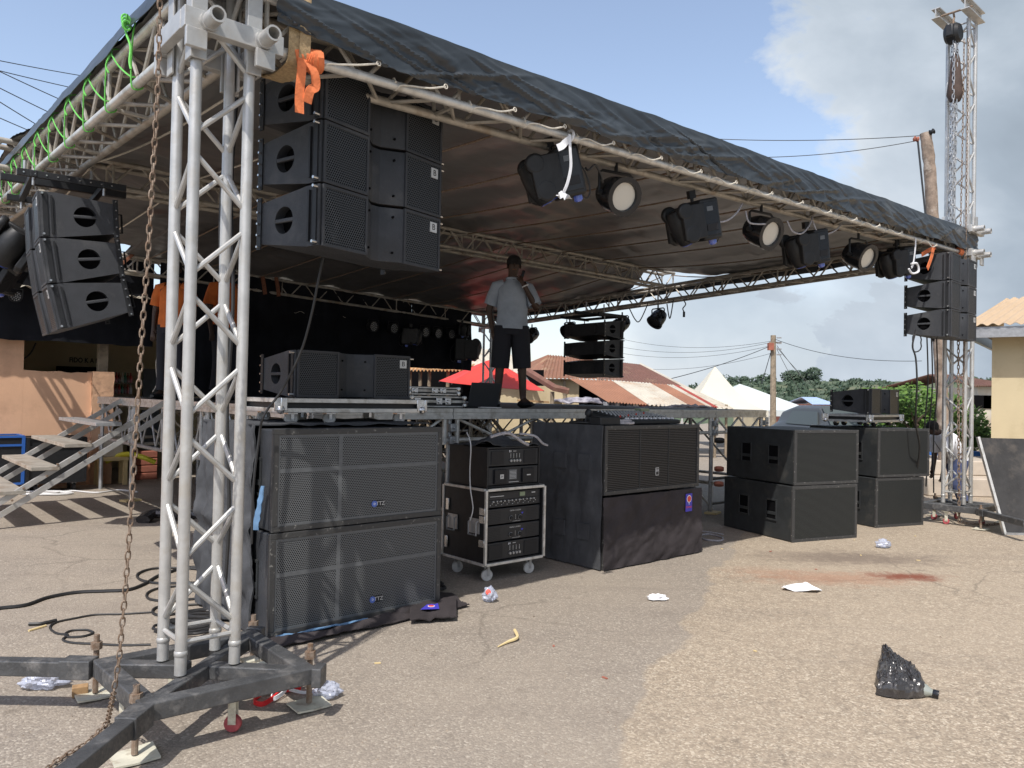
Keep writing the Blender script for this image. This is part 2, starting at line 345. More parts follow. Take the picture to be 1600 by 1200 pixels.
# ================================================================ SETTING
def gz(x, y):
    return -1.1*sstep((y-20)/12)
def ground():
    ys = [-6, -2, 0, 2, 4, 8, 12, 16, 20, 21.5, 23, 24.5, 26, 27.5, 29, 30.5, 32, 40, 60, 100, 200, 500, 1500]
    xs = [-1500, -400, -100, -40, -15, -8, -4, 0, 4, 8, 15, 40, 100, 400, 1500]
    vs = [(x, y, gz(x, y)) for y in ys for x in xs]; w = len(xs)
    fs = [(j*w+i, j*w+i+1, (j+1)*w+i+1, (j+1)*w+i) for j in range(len(ys)-1) for i in range(w-1)]
    m = bpy.data.materials.new('asphalt'); m.use_nodes = True; t = m.node_tree; p = t.nodes['Principled BSDF']
    tcx = N(t, 'ShaderNodeTexCoord'); src = tcx.outputs['Object']
    def nz(sc, de=4., ro=.6, w=None):
        n = N(t, 'ShaderNodeTexNoise', Scale=sc, Detail=de, Roughness=ro); L(t, src, n.inputs[0]); return n.outputs[0]
    vo = N(t, 'ShaderNodeTexVoronoi', Scale=100.); L(t, src, vo.inputs[0])
    vb = N(t, 'ShaderNodeTexVoronoi', Scale=34.); L(t, src, vb.inputs[0])
    # stone chips: each cell gets its own grey-tan tone
    chip = ramp(t, N(t, 'ShaderNodeSeparateColor').inputs[0] and None or vo.outputs['Distance'], [(.0, 0.), (1., 1.)]) if False else None
    sc = N(t, 'ShaderNodeSeparateColor'); L(t, vo.outputs['Color'], sc.inputs[0])
    sc2 = N(t, 'ShaderNodeSeparateColor'); L(t, vb.outputs['Color'], sc2.inputs[0])
    base = ramp(t, sc.outputs[0], [(0., (.19, .155, .118)), (.45, (.33, .268, .20)), (.8, (.44, .365, .275)), (.95, (.60, .53, .42))]).outputs[0]
    base2 = ramp(t, sc2.outputs[1], [(0., .78), (.5, 1.), (1., 1.16)]).outputs[0]
    c = mixc(t, 1., base, base2, 'MULTIPLY')
    # smoother, greyer patch of newer bitumen running away on the left and centre
    sp = N(t, 'ShaderNodeSeparateXYZ'); L(t, src, sp.inputs[0]); wob = nz(.9, 5.)
    # band edge: x < .55*y - 1.4  (world)
    e1 = mth(t, 'SUBTRACT', mth(t, 'ADD', mth(t, 'MULTIPLY', sp.outputs[1], .40), -.82), sp.outputs[0])
    e1 = mth(t, 'ADD', e1, mth(t, 'MULTIPLY', mth(t, 'SUBTRACT', wob, .5), .8))
    pm = ramp(t, e1, [(.0, 0.), (.05, 1.)]).outputs[0]
    smooth = ramp(t, sc.outputs[0], [(0., (.19, .165, .14)), (.6, (.265, .23, .195)), (.9, (.34, .30, .25)), (.98, (.50, .45, .38))]).outputs[0]
    c = mixc(t, mth(t, 'MULTIPLY', pm, .75), c, smooth)
    # broad wear and dust
    c = mixc(t, ramp(t, nz(.45, 6.), [(.38, 0.), (.65, .45)]).outputs[0], c, (.44, .37, .285))
    c = mixc(t, ramp(t, nz(1.6, 8., .7), [(.55, 0.), (.75, .30)]).outputs[0], c, (.12, .10, .085))
    c = mixc(t, .38, c, mixc(t, pm, (.335, .275, .21), (.25, .22, .19)))
    # cracks, drips and tyre-worn streaks
    wv = N(t, 'ShaderNodeTexVoronoi', Scale=.55, feature='DISTANCE_TO_EDGE'); wm = N(t, 'ShaderNodeMixRGB', blend_type='ADD'); wm.inputs[0].default_value = .35; L(t, src, wm.inputs[1])
    wn = N(t, 'ShaderNodeTexNoise', Scale=2.2, Detail=6.); L(t, src, wn.inputs[0]); L(t, wn.outputs['Color'], wm.inputs[2]); L(t, wm.outputs[0], wv.inputs[0])
    crk = ramp(t, wv.outputs['Distance'], [(.0, .45), (.010, 0.)]).outputs[0]
    crk = mth(t, 'MULTIPLY', crk, ramp(t, nz(.35, 3.), [(.48, 0.), (.58, 1.)]).outputs[0])
    c = mixc(t, crk, c, (.09, .075, .06))
    sv2 = N(t, 'ShaderNodeVectorMath', operation='MULTIPLY'); L(t, src, sv2.inputs[0]); sv2.inputs[1].default_value = (.5, 3.2, 1)
    sn = N(t, 'ShaderNodeTexNoise', Scale=.8, Detail=6., Roughness=.65); L(t, sv2.outputs[0], sn.inputs[0])
    c = mixc(t, ramp(t, sn.outputs[0], [(.52, 0.), (.72, .38)]).outputs[0], c, (.19, .16, .135))
    c = mixc(t, ramp(t, nz(5.5, 6., .7), [(.60, 0.), (.68, .45)]).outputs[0], c, (.15, .125, .10))
    # red laterite spill near the right stacks
    so_ = G(1290, 905)
    def blob(px, py, rx, ry, a=1.):
        g = G(px, py); dx = mth(t, 'DIVIDE', mth(t, 'SUBTRACT', sp.outputs[0], g.x), rx); dy = mth(t, 'DIVIDE', mth(t, 'SUBTRACT', sp.outputs[1], g.y), ry)
        r2 = mth(t, 'SQRT', mth(t, 'ADD', mth(t, 'MULTIPLY', dx, dx), mth(t, 'MULTIPLY', dy, dy)))
        r2 = mth(t, 'ADD', r2, mth(t, 'MULTIPLY', mth(t, 'SUBTRACT', nz(6.5, 10., .8), .5), 2.6))
        return ramp(t, r2, [(.25, a), (1.2, 0.)]).outputs[0]
    c = mixc(t, blob(1300, 903, .95, .34, .42), c, (.36, .155, .085))
    c = mixc(t, blob(1190, 893, .4, .25, .20), c, (.36, .155, .085))
    c = mixc(t, blob(1420, 901, .42, .2, .95), c, (.20, .065, .04))
    c = mixc(t, blob(1330, 872, 1.2, .42, .75), c, (.17, .135, .11))
    L(t, c, p.inputs['Base Color']); p.inputs['Roughness'].default_value = .85; p.inputs['Specular IOR Level'].default_value = .3
    ha = mth(t, 'ADD', mth(t, 'MULTIPLY', vo.outputs['Distance'], -.6), mth(t, 'MULTIPLY', nz(9., 6.), .5))
    bp = N(t, 'ShaderNodeBump', Strength=.42, Distance=.010); L(t, ha, bp.inputs['Height']); L(t, bp.outputs[0], p.inputs['Normal'])
    o = MB().add(vs, fs).build('ground', m, smooth=True); tag(o, kind='structure')
ground()
def hills():
    mb = MB()
    prof = [(300, 632), (700, 628), (1000, 619), (1080, 614), (1150, 607), (1220, 605), (1300, 606), (1380, 607), (1450, 604), (1550, 603), (1700, 606), (2100, 612)]
    def hy(px):
        for (a, b), (c, d) in zip(prof, prof[1:]):
            if px <= c: return lerp(b, d, sstep((px-a)/(c-a)))
        return prof[-1][1]
    def fn(a, b):
        px = lerp(300, 2100, a); d = 75+b*175; top = P(px, hy(px), 230).z+1.6
        z = lerp(-1.4, top, sstep(min(1, b*1.12)) if b < .9 else 1)-(b > .9)*(b-.9)*40
        p = P(px, 600, d); return V((p.x, p.y, z+fbm(px*.01, b*6)*.8))
    mb.grid(fn, 150, 24)
    m = mat('bush_hillside', (.05, .082, .04), .9, 0, col2=(.10, .125, .065), vs=.12, detail=10., stain_or_glow=(.17, .16, .10), ss=.05, bump=1., bs=.5)
    tag(mb.build('hills', m, origin=(60, 180, 0)), kind='structure')
hills()
def leafmat(name, c1, c2, c3): 
    m = mat(name, c1, .6, 0, col2=c2, vs=1.6, detail=3, spec=.3)
    t = m.node_tree; p = [n for n in t.nodes if n.type == 'BSDF_PRINCIPLED'][0]; g = N(t, 'ShaderNodeNewGeometry')
    ln = p.inputs['Base Color'].links[0].from_socket
    r = ramp(t, g.outputs['Random Per Island'], [(.0, 0.), (1., .6)]).outputs[0]
    L(t, mixc(t, r, ln, c3), p.inputs['Base Color'])
    return m
M['leaf'] = leafmat('bright_leaves', (.075, .16, .025), (.04, .095, .018), (.15, .24, .05))
M['leaf2'] = leafmat('far_dark_leaves', (.045, .075, .045), (.028, .05, .035), (.075, .105, .065))  # desaturated green, distance haze put into the leaf colour
M['bark'] = mat('bark', (.12, .09, .065), .9, var=.2, vs=10)
def crown(mb, c, r, n, leaf, lobes=9, squash=.8, rng=random):
    c = V(c); cs = []
    for i in range(lobes):
        a = rng.uniform(0, 2*pi); e = rng.uniform(-.6, 1.); q = rng.uniform(.35, .85)
        cs.append((c+V((cos(a)*q*r, sin(a)*q*r, e*q*r*squash)), r*rng.uniform(.28, .5)))
    for i in range(n):
        cc, rr = cs[rng.randrange(lobes)]
        d = V((rng.gauss(0, 1), rng.gauss(0, 1), rng.gauss(0, 1))).normalized()*rr*rng.uniform(.72, 1.04)
        d.z *= .8; p = cc+d; a = V((rng.gauss(0, 1), rng.gauss(0, 1), rng.gauss(0, .6))).normalized(); b = a.orthogonal().normalized(); s = leaf*rng.uniform(.6, 1.3)
        mb.add([p-a*s, p-b*s*.5, p+a*s, p+b*s*.5], [(0, 1, 2, 3)])
def tree(px, py_base, py_top, wpx, d, label, n=500, kind='leaf2', name='tree', zb=None, lobes=9, leaf=.35, group=None, squash=.8, full=.5):
    rng = random.Random(px*7+int(py_top)); b = P(px, py_base, d); t = P(px, py_top, d); h = t.z-b.z; r = wpx/F*d/2
    root = thing(name, label, 'tree', b, group=group); rr = max(r*1.15, .1)
    tr = MB(); hb = h*.25
    tr.path([(0, 0, -1.), (.05*r, 0, hb), (0, .05*r, h*.6)], 0, 7, rs=[h*.05, h*.035, h*.018])
    for k in range(5):
        a = k*1.3; tr.tube((0, 0, h*(.25+.07*k)), (cos(a)*r*.6, sin(a)*r*.6, h*(.5+.07*k)), h*.015, 5, h*.006)
    tr.build('trunk', 'bark', root)
    cr = MB(); crown(cr, (0, 0, h*(1-full)+h*full*.45), rr, n, leaf, lobes, squash*h*full/(2*rr)*1.15, rng)
    cr.build('crown', kind, root, smooth=False, recalc=False)
    return root
gt = 'trees along the hill ridge'
for px, yb, yt, w, l, n, fu, lab in [
    (1252, 611, 577, 40, 10, 2600, .85, 'broad round dark tree, the biggest on the hill ridge behind the market'),
    (1199, 609, 584, 22, 7, 500, .6, 'thin open-crowned tree on the ridge just left of the slim utility pole'),
    (1150, 606, 591, 30, 7, 600, .6, 'low flat-topped tree on the ridge above the white marquee'),
    (1172, 606, 594, 22, 6, 380, .6, 'small low tree on the ridge between the white marquee and the slim utility pole'),
    (1228, 610, 595, 24, 6, 450, .8, 'small bushy tree touching the left side of the biggest ridge tree'),
    (1287, 611, 598, 22, 7, 450, .8, 'short rounded tree on the ridge right of the biggest tree'),
    (1303, 611, 593, 18, 6, 320, .6, 'small open tree on the ridge, second to the right of the biggest tree'),
    (1331, 611, 593, 22, 7, 480, .6, 'spreading tree on the ridge above the lone cabinet on its wheeled board'),
    (1353, 611, 597, 22, 7, 420, .8, 'rounded tree on the ridge, rightmost before the green bush'),
    (1268, 611, 600, 30, 5, 380, .9, 'low shrub-like tree under the right side of the biggest ridge tree'),
    (1128, 606, 600, 22, 5, 250, .8, 'tiny tree tuft on the ridge beside the pointed tent peak')]:
    tree(px, yb+2, yt-2, w*1.25, 222, lab, n=n, lobes=l, leaf=.42, group=gt, full=fu)
for k, (px, yt, w) in enumerate([(1140, 599, 14), (1162, 601, 12), (1183, 599, 16), (1213, 601, 18), (1320, 600, 18), (1342, 602, 14), (1366, 600, 20), (1380, 603, 14), (1296, 604, 14), (1108, 602, 16), (1395, 600, 18)]):
    tree(px, 612, yt+2, w*.8, 205+5*(k % 3), 'small ridge bush, '+ord_[k]+' counting the lesser bushes along the hill', n=260, lobes=5, leaf=.45, group='small bushes along the ridge', full=.95, name='bush')
hb_ = MB(); rg_ = random.Random(9)
for i in range(420):
    px = rg_.uniform(1080, 1560); d = rg_.uniform(100, 195); y0 = P(px, 600, d); 
    best = None
    for o_ in [COL.objects['hills']]:
        ok, loc, nr, fi = o_.ray_cast(V((y0.x, y0.y, 60))-o_.location, V((0, 0, -1)))
        if ok: best = loc+o_.location
    if best is None: continue
    r_ = rg_.uniform(.4, 1.3)
    for j in range(16):
        c_ = best+V((rg_.gauss(0, 1)*r_*.6, rg_.gauss(0, 1)*r_*.5, abs(rg_.gauss(0, .5))*r_*.8)); a_ = V((rg_.gauss(0, 1), rg_.gauss(0, .4), rg_.gauss(0, 1))).normalized(); b_ = a_.orthogonal().normalized(); s_ = rg_.uniform(.35, .8)
        hb_.add([c_-a_*s_, c_-b_*s_*.6, c_+a_*s_, c_+b_*s_*.6], [(0, 1, 2, 3)])
tag(hb_.build('hill_scrub', 'leaf2', smooth=False, recalc=False, origin=(60, 160, 0)), kind='stuff')
tree(1432, 735, 592, 120, 15.5, 'leafy bright green bush growing behind the two black cabinets right of the stage', n=5200, kind='leaf', name='bush', lobes=18, leaf=.055, squash=1., full=.95)
tree(1500, 735, 604, 110, 17, 'green bush showing through the lattice of the right tower', n=4200, kind='leaf', name='bush', lobes=16, leaf=.055, squash=1., full=.95)
tree(1385, 640, 606, 80, 21, 'low pale green bush behind the lone cabinet on its wheeled board', n=1800, kind='leaf', name='bush', lobes=12, leaf=.06, squash=1., full=.95)

#- market behind the stage
def Ps(l, d=None): return [P(*q) if len(q) == 3 else P(q[0], q[1], d) for q in l]
def roofsheet(root, pts, m, waves, name='roof', amp=.018):
    o = root.location; a, b, c, d = [V(p)-o for p in pts]   # tl, tr, bl, br
    return MB().corr(a, b, c, d, waves, amp).build(name, m, root)
def wallbox(root, px0, px1, ytop, d, depth, m, name='wall', zb=-1.1):
    o = root.location; a, b = P(px0, ytop, d), P(px1, ytop, d)
    return MB().slab([V((a.x, a.y, zb))-o, V((b.x, b.y, zb))-o, V((b.x, b.y, b.z))-o, V((a.x, a.y, a.z))-o], -depth).build(name, m, root, smooth=False)
h1 = thing('market_building', 'cream building with brown rusted hip roof behind the stage, left of the rear hanging speakers', 'building', P(880, 640, 24))
roofsheet(h1, Ps([(857, 555, 25.5), (925, 560, 25.5), (843, 591, 22.8), (945, 593, 22.8)]), 'tin_rust', 16)
roofsheet(h1, Ps([(856, 555, 25.5), (858, 555, 25.5), (812, 573, 27), (844, 591, 22.8)]), 'tin_rust', 8)
wallbox(h1, 850, 905, 592, 23.1, 3, 'cream2'); wallbox(h1, 906, 950, 594, 24.5, 2, 'dark', 'dark_interior')  # black slab beside the cream wall: interior shade put into its colour
MB().slab([q-h1.location for q in Ps([(880, 640, 23.05), (884, 640, 23.05), (884, 594, 23.05), (880, 594, 23.05)])], .1).build('post', 'wood', h1)
h2 = thing('market_building', 'long building with dark red-brown tin roof behind the rear hanging speakers', 'building', P(1000, 640, 24))
roofsheet(h2, Ps([(940, 563, 25.5), (1000, 570, 25.5), (935, 593, 22.6), (1064, 603, 22.6)]), 'tin_dark', 22)
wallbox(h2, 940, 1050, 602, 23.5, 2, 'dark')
MB().slab([q-h2.location for q in Ps([(1000, 569, 25.6), (1064, 602, 22.7), (1145, 640, 20.5), (1142, 643, 20.5), (1062, 605, 22.7), (998, 571, 25.6)])], .05).build('barge_board', 'tin_white', h2, smooth=False)
h3 = thing('awning', 'patchwork tin awning of rust, cream and red sheets over the clothes stall', 'awning', P(1010, 640, 21))
seg = [(890, 592, 950, 628, 'tin_org'), (925, 594, 985, 631, 'tin_org'), (957, 595, 1014, 633, 'tin_white'), (986, 597, 1052, 636, 'tin_white'), (1016, 599, 1080, 636, 'tin_org'), (1040, 601, 1102, 634, 'tin_white'), (1052, 602, 1112, 636, 'tin_red'), (1060, 603, 1122, 637, 'tin_white'), (1070, 607, 1145, 640, 'tin_white')]
for (a, b, c, d, m), (a2, b2, c2, d2, _) in zip(seg, seg[1:]):
    roofsheet(h3, Ps([(a, b, 22.4), (a2, b2, 22.4), (c, d, 19.8), (c2, d2, 19.8)]), m, max(3, (a2-a)/5), name='roof_sheet')
for px in (950, 1012, 1080, 1118, 1135):
    p = P(px, 632, 20.1)-h3.location; MB().tube((p.x, p.y, -1.1-h3.location.z), (p.x, p.y, p.z), .035, 6).build('post', 'wood', h3)
# clothes and goods below the awning
cg = 'clothes hanging on the stall rail'
cc = [(.30, .31, .34), (.10, .10, .12), (.42, .42, .45), (.06, .06, .08), (.20, .21, .25), (.50, .50, .50), (.35, .10, .10), (.12, .13, .2)]
cn = ['pale grey', 'black', 'light grey', 'near-black', 'slate grey', 'silver grey', 'dull red', 'navy']
for i in range(14):
    px = 946+i*9.5; p0 = P(px, 628+i*.4, 19.95); w = .06; m = mat('garment_cloth', cc[i % 8], .9, bump=.4, bs=6)
    mb = MB().grid(lambda a, b: V(((a-.5)*(.12+.08*b)+.02*sin(b*5+i), .03*sin(a*7+i), -b*.34)), 6, 5, .02)
    o = mb.build('garment', m); o.location = p0; o.rotation_euler = (0, 0, radians(random.uniform(-40, 40)))
    tag(o, f'{cn[i % 8]} garment hanging under the awning, number {i+1} from the left in the row', 'garment', cg)
pass
for o in [o for o in COL.objects if o.name.startswith('garment')]:
    lb = o['label']; n = int(lb.split('number ')[1].split()[0]); o['label'] = lb.replace(f', number {n} from the left in the row', f', {ord_[n-1]} from the left')
o = MB().grid(lambda a, b: V((lerp(-.9, .9, a), -.25+.5*b, .12*sin(a*pi)*sin(b*pi)+.08*fbm(a*6, b*4)+.05)), 24, 8, .03).build('goods_pile', mat('goods', (.42, .40, .44), .7, col2=(.1, .1, .13), vs=5)); o.location = P(915, 631, 20.5)
tag(o, 'pile of plastic-wrapped goods at the left end of the clothes stall', 'goods')
o = MB().grid(lambda a, b: V((lerp(-.75, .75, a), -.2+.4*b, .1*sin(a*pi)+.06*fbm(a*7, b*4))), 24, 8, .06).build('cloth_pile', mat('dark_goods', (.03, .03, .04), .9)); o.location = P(1072, 639, 19.7)
tag(o, 'dark heap of cloth at the right end of the clothes stall', 'goods')
# thatched/tin shelter behind the flight cases
h4 = thing('market_shelter', 'open timber shelter with frayed ochre tin roof behind the flight cases', 'shelter', P(690, 640, 19.5))
roofsheet(h4, Ps([(600, 566, 21), (742, 570, 21), (600, 579, 19.2), (722, 579, 19.2)]), 'tin_yel', 22, amp=.03)
roofsheet(h4, Ps([(690, 530, 23.5), (800, 556, 23.5), (722, 577, 20.2), (830, 600, 20.2)]), 'tin_white', 12, amp=.03)
for px in (641, 657, 671, 700):
    p = P(px, 579, 19.4)-h4.location; MB().tube((p.x, p.y, -h4.location.z), (p.x, p.y, p.z), .045, 7).build('post', 'wood', h4)
wallbox(h4, 560, 850, 578, 21.5, .3, 'dark', 'back_wall', zb=0)  # near-black back wall: shade inside the shelter put into its colour
h5 = thing('market_shelter', 'cream stall wall with leaning thatch edge right of the red umbrella', 'shelter', P(830, 640, 19.5))
wallbox(h5, 770, 879, 603, 20.5, .3, 'cream2', zb=-.3)
MB().slab([q-h5.location for q in Ps([(812, 572, 21), (868, 607, 19), (889, 613, 18.8), (888, 616, 18.8), (864, 611, 19), (806, 575, 21)])], .10).build('roof', 'tin_dark', h5)
p = P(863, 612, 19.2)-h5.location; MB().tube((p.x, p.y, -h5.location.z), (p.x, p.y, p.z), .055, 7).build('post', 'wood', h5)
MB().slab([q-h5.location for q in Ps([(808, 624, 20.3), (858, 627, 20.3), (858, 630, 20.3), (808, 627, 20.3)])], .06).build('rail', 'brown', h5)
# red umbrella
um = thing('umbrella', 'large red market umbrella behind the standing man', 'umbrella', G(768, 695).xy.to_3d())
uc = P(768, 600, 18.5); um.location = (uc.x, uc.y, 0); zt = P(768, 561, 18.5).z; ze = P(768, 603, 18.5).z
def ufn(a, b):
    th = a*2*pi; k = abs(sin(th*4)); r = 1.27*b*(1-.05*k); z = lerp(zt, ze, b**1.05)-.07*k*b*sin(b*pi)-.06*b*cos(th)*.0
    return V((r*cos(th), r*sin(th), z+.10*b*cos(th-2.7)))
MB().grid(ufn, 64, 10, .006).build('canopy', 'redcl', um)
MB().tube((0, 0, 0), (0, 0, zt-.02), .025, 8).build('pole', 'wood', um)
rb = MB()
for k in range(8):
    th = k*pi/4; q = ufn(k/8, 1.); rb.tube((0, 0, zt-.04), (q.x, q.y, q.z-.02), .008, 5)
rb.build('ribs', 'steelgrey', um)
# tents
def tent(px, ypk, d, wpx, yeave, label, m, skew=0, sag=1.7):
    t = thing('market_tent', label, 'tent', (P(px, ypk, d).x, d, -1.1)); r = wpx/F*d/2; ze = P(px, yeave, d).z+1.1; zp = P(px, ypk, d).z+1.1
    def fn(a, b):
        s = [(-1, -1), (1, -1), (1, 1), (-1, 1)]; k = a*4; i = int(k) % 4; f = k-int(k)
        q = V((*s[i], 0))*(1-f)+V((*s[(i+1) % 4], 0))*f
        return V((q.x*r*b+skew*(1-b), q.y*r*b, ze+(zp-ze)*(1-b)**sag))
    mb = MB().grid(fn, 32, 10, .02); mb.build('canopy', m, t)
    vl = MB()
    for sx, sy in ((0, -1), (0, 1), (1, 0), (-1, 0)):
        vl.box(-r if sx == 0 else sx*r-.02, r if sx == 0 else sx*r+.02, -r if sy == 0 else sy*r-.02, r if sy == 0 else sy*r+.02, ze-.3, ze)
    vl.build('valance', m, t, smooth=False)
    for x in (-1, 1):
        for y in (-1, 1): MB().tube((x*r, y*r, 0), (x*r, y*r, ze), .04, 6).build('leg', 'alu', t)
tent(1117, 572, 38, 128, 640, 'cream high-peaked market tent with a sharp point', 'tent', sag=1.6)
tent(1172, 600, 44, 150, 640, 'low white marquee to the right of the pointed tent', 'tent2', sag=1.05, skew=-.6)
# far small houses
def cottage(px0, px1, ytop, yeave, ybase, d, label, mr, mw):
    c = thing('cottage', label, 'house', P((px0+px1)/2, ybase, d)); o = c.location
    a, b = P(px0, yeave, d)-o, P(px1, yeave, d)-o; rg = P((px0+px1)/2, ytop, d).z-o.z; w = (b.x-a.x)*.3
    MB().corr((a.x+w*.3, 3, rg), (b.x-w*.3, 3, rg), (a.x-.2, -.2, a.z), (b.x+.2, -.2, b.z), 20, .03).build('roof', mr, c)
    MB().corr((a.x+w*.3, 3, rg), (b.x-w*.3, 3, rg), (a.x-.2, 6, a.z), (b.x+.2, 6, b.z), 20, .03).build('roof', mr, c)
    wl = MB(); n = 4; L0 = (b.x-a.x)
    MB().box(a.x, b.x, 0, 5.8, -3, a.z-.02).build('wall', mw, c, smooth=False)
    for k in range(3):
        x = a.x+L0*(.2+.3*k); MB().box(x-.35, x+.35, -.03, .02, a.z*.25, a.z*.7).build('window', 'dark', c, smooth=False)
cottage(1272, 1302, 621, 632, 645, 60, 'small stall with a pale blue roof above the parked car', mat('pale_blue_tin', (.42, .53, .72), .6), 'brownmat')
cottage(1244, 1276, 628, 636, 650, 75, 'little house with brown roof left of the pale blue roof', 'tin_dark', 'cream2')
cottage(1222, 1262, 641, 648, 658, 50, 'low red-brown roofed stall to the right of the slim utility pole', 'tin_dark', 'brownmat')
cottage(1185, 1212, 640, 644, 655, 52, 'low stall with pale roof left of the slim utility pole', 'tin_white', 'cream2')
cottage(1218, 1240, 613, 618, 622, 150, 'tiny far white-roofed house on the hillside', 'tin_white', 'cream2')
cottage(1528, 1580, 582, 604, 650, 24, 'dark red-roofed house behind the right tower', 'tin_dark', 'tin_white')
# parked car seen over the speakers
car = thing('parked_car', 'dark blue-grey car parked behind the right speaker stacks', 'car', (P(1300, 640, 23).x, 23, -.26), radians(8))
pr = [(-.88, .25), (-.92, .7), (-.86, .95), (-.70, 1.2), (-.62, 1.58), (-.5, 1.66), (.5, 1.66), (.62, 1.58), (.70, 1.2), (.86, .95), (.92, .7), (.88, .25)]
ys = [(-2.2, .62, 0), (-2.1, .80, 0), (-1.25, .95, .0), (-.55, 1., 1.), (1.2, 1., 1.), (2.0, .97, .75), (2.25, .8, 0)]
mb = MB(); rings = []
for y, s_, k in ys:
    rings.append([V((x*(.97 if z > 1 else 1)*(.95+.05*s_), y + (0 if z < 1.2 else (.35 if y < 0 else -.25)*(z-1.2)*1.5*k), z if z <= .95 else .95+(z-.95)*k)) for x, z in pr])
n = len(pr); vs = [q for r in rings for q in r]; fs = [(i*n+k, i*n+k+1, (i+1)*n+k+1, (i+1)*n+k) for i in range(len(ys)-1) for k in range(n-1)]+[(i*n+n-1, i*n, (i+1)*n, (i+1)*n+n-1) for i in range(len(ys)-1)]
mb.add(vs, fs+[tuple(range(n)), tuple(range((len(ys)-1)*n, len(ys)*n))]).build('body', 'car', car, bevel=.03)
MB().slab([(-.70, -1.20, 1.04), (.70, -1.20, 1.04), (.58, -.42, 1.62), (-.58, -.42, 1.62)], .02).build('windscreen', 'glass', car)
for s_ in (-1, 1):
    MB().slab([(s_*.79, -.6, 1.08), (s_*.79, 1.3, 1.08), (s_*.66, 1.1, 1.48), (s_*.66, -.35, 1.48)], .012*s_).build('side_window', 'glass', car)
    MB().boxm((s_*1.0, -.75, 1.05), (.2, .08, .14)).build('wing_mirror', 'car', car, bevel=.03)
    MB().boxm((s_*.68, -2.13, .68), (.3, .06, .14)).build('headlight', 'lens', car, bevel=.02)
    for y in (-1.4, 1.4):
        w_ = MB().lathe([(.2, -.1), (.33, -.09), (.34, 0), (.33, .09), (.2, .1)], (s_*.82, y, .34), (1, 0, 0)).build('wheel', 'rub', car)
        MB().lathe([(.01, .1), (.2, .11), (.2, .08)], (s_*.82+(.02 if s_ > 0 else -.02), y, .34), (s_, 0, 0)).build('rim', 'alu', w_)
# utility poles and wires
up = thing('utility_pole', 'slim far utility pole rising behind the white tents', 'utility pole', (P(1209, 640, 30).x, 30, -1.1), rot=(0, -.012, 0))
zt = P(1211, 524, 30).z+1.1
MB().tube((0, 0, 0), (0, 0, zt), .13, 10, .10).build('pole', 'wood', up)
MB().bar((-.15, 0, zt-.28), (.32, 0, zt-.28), .05).build('crossarm', 'wood', up); MB().boxm((-.14, -.12, zt-.45), (.2, .2, .28)).build('junction_box', 'brownmat', up)
for k in range(4): MB().tube((.1, -.12, zt-.1-.22*k), (.28, -.12, zt-.1-.22*k), .025, 6).build('insulator', 'steelgrey', up)
wp = thing('wooden_post', 'rough crooked wooden power pole behind the right tower', 'utility pole', P(1478, 762, 13.2).xy.to_3d())
o = wp.location; pts = [P(x, y, 13.2)-o for x, y in [(1446, 208), (1452, 255), (1456, 320), (1460, 400), (1465, 500), (1471, 600), (1476, 690), (1480, 775)]]; pts[-1].z = -.05
rs = [.092, .098, .102, .088, .10, .098, .112, .13]
pp = bez(pts, 6); rr = [lerp(rs[min(int(i/6), 7)], rs[min(int(i/6)+1, 7)], (i % 6)/6)*(1+.18*fbm(i*.9, 3)) for i in range(len(pp))]
MB().path(pp, 0, 12, rs=rr).build('pole', 'pole', wp)
MB().lathe([(.02, 0), (.05, .02), (.03, .05), (.05, .08), (.02, .1)], P(1436, 218, 13.1)-o, (-1, 0, .1), 8).build('insulator', 'brownmat', wp)
MB().lathe([(.02, 0), (.05, .02), (.03, .05), (.05, .08), (.02, .1)], P(1452, 208, 13.1)-o, (1, 0, .5), 8).build('insulator', 'blk', wp)
def wire(p0, p1, sag, label, r=.008, m='cable', name='overhead_wire', n=20, group='overhead wires'):
    pts = [p0.lerp(p1, i/n)-V((0, 0, sag*4*(i/n)*(1-i/n))) for i in range(n+1)]
    return tag(MB().path(pts, r, 4).build(name, m, origin=p0), label, 'wire', group)
wire(P(1095, 216, 14), P(1437, 212, 13.1), .06, 'upper wire running left from the top of the crooked wooden pole', .007)
wire(P(1100, 244, 14), P(1432, 220, 13.1), .12, 'lower wire running left from the crooked wooden pole', .007)
wire(P(1434, 220, 13.1), P(1447, 345, 12.9), 0, 'cable dropping down beside the crooked wooden pole', .016)
wire(P(1211, 530, 30), P(1440, 564, 22), .25, 'wire sagging right from the slim utility pole', .011)
wire(P(1205, 540, 30), P(1030, 596, 24), .1, 'wire sloping down left from the slim utility pole to the roofs', .012)
for k, (y0, y1) in enumerate([(527, 533), (540, 535), (550, 540), (572, 552)]):
    wire(P(960, y0, 34), P(1205, y1, 30), .35, ['topmost', 'second', 'third', 'lowest'][k]+' of the faint wires running left from the slim utility pole', .008)
for k, x in enumerate((1262, 1272, 1250)): wire(P(1214, 540+k*3, 30), P(x, 600+k*6, 40), .05, ['middle', 'rightmost', 'leftmost'][k]+' stay wire fanning down right of the slim utility pole', .010)
wire(P(1206, 545, 30), P(1190, 600, 30), 0, 'stay wire dropping left of the slim utility pole', .016)
for k, (y0, x1, y1) in enumerate([(92, 165, 122), (108, 165, 146), (110, 150, 178), (136, 150, 208), (158, 130, 236), (182, 95, 222)]):
    d = 12; wire(P(-140, y0-(y1-y0)*140/x1*1.05, d), P(x1+60, y1+(y1-y0)*60/x1, d+5), .05, ord_[k]+' wire from the top crossing the blue sky at the left edge', .009)
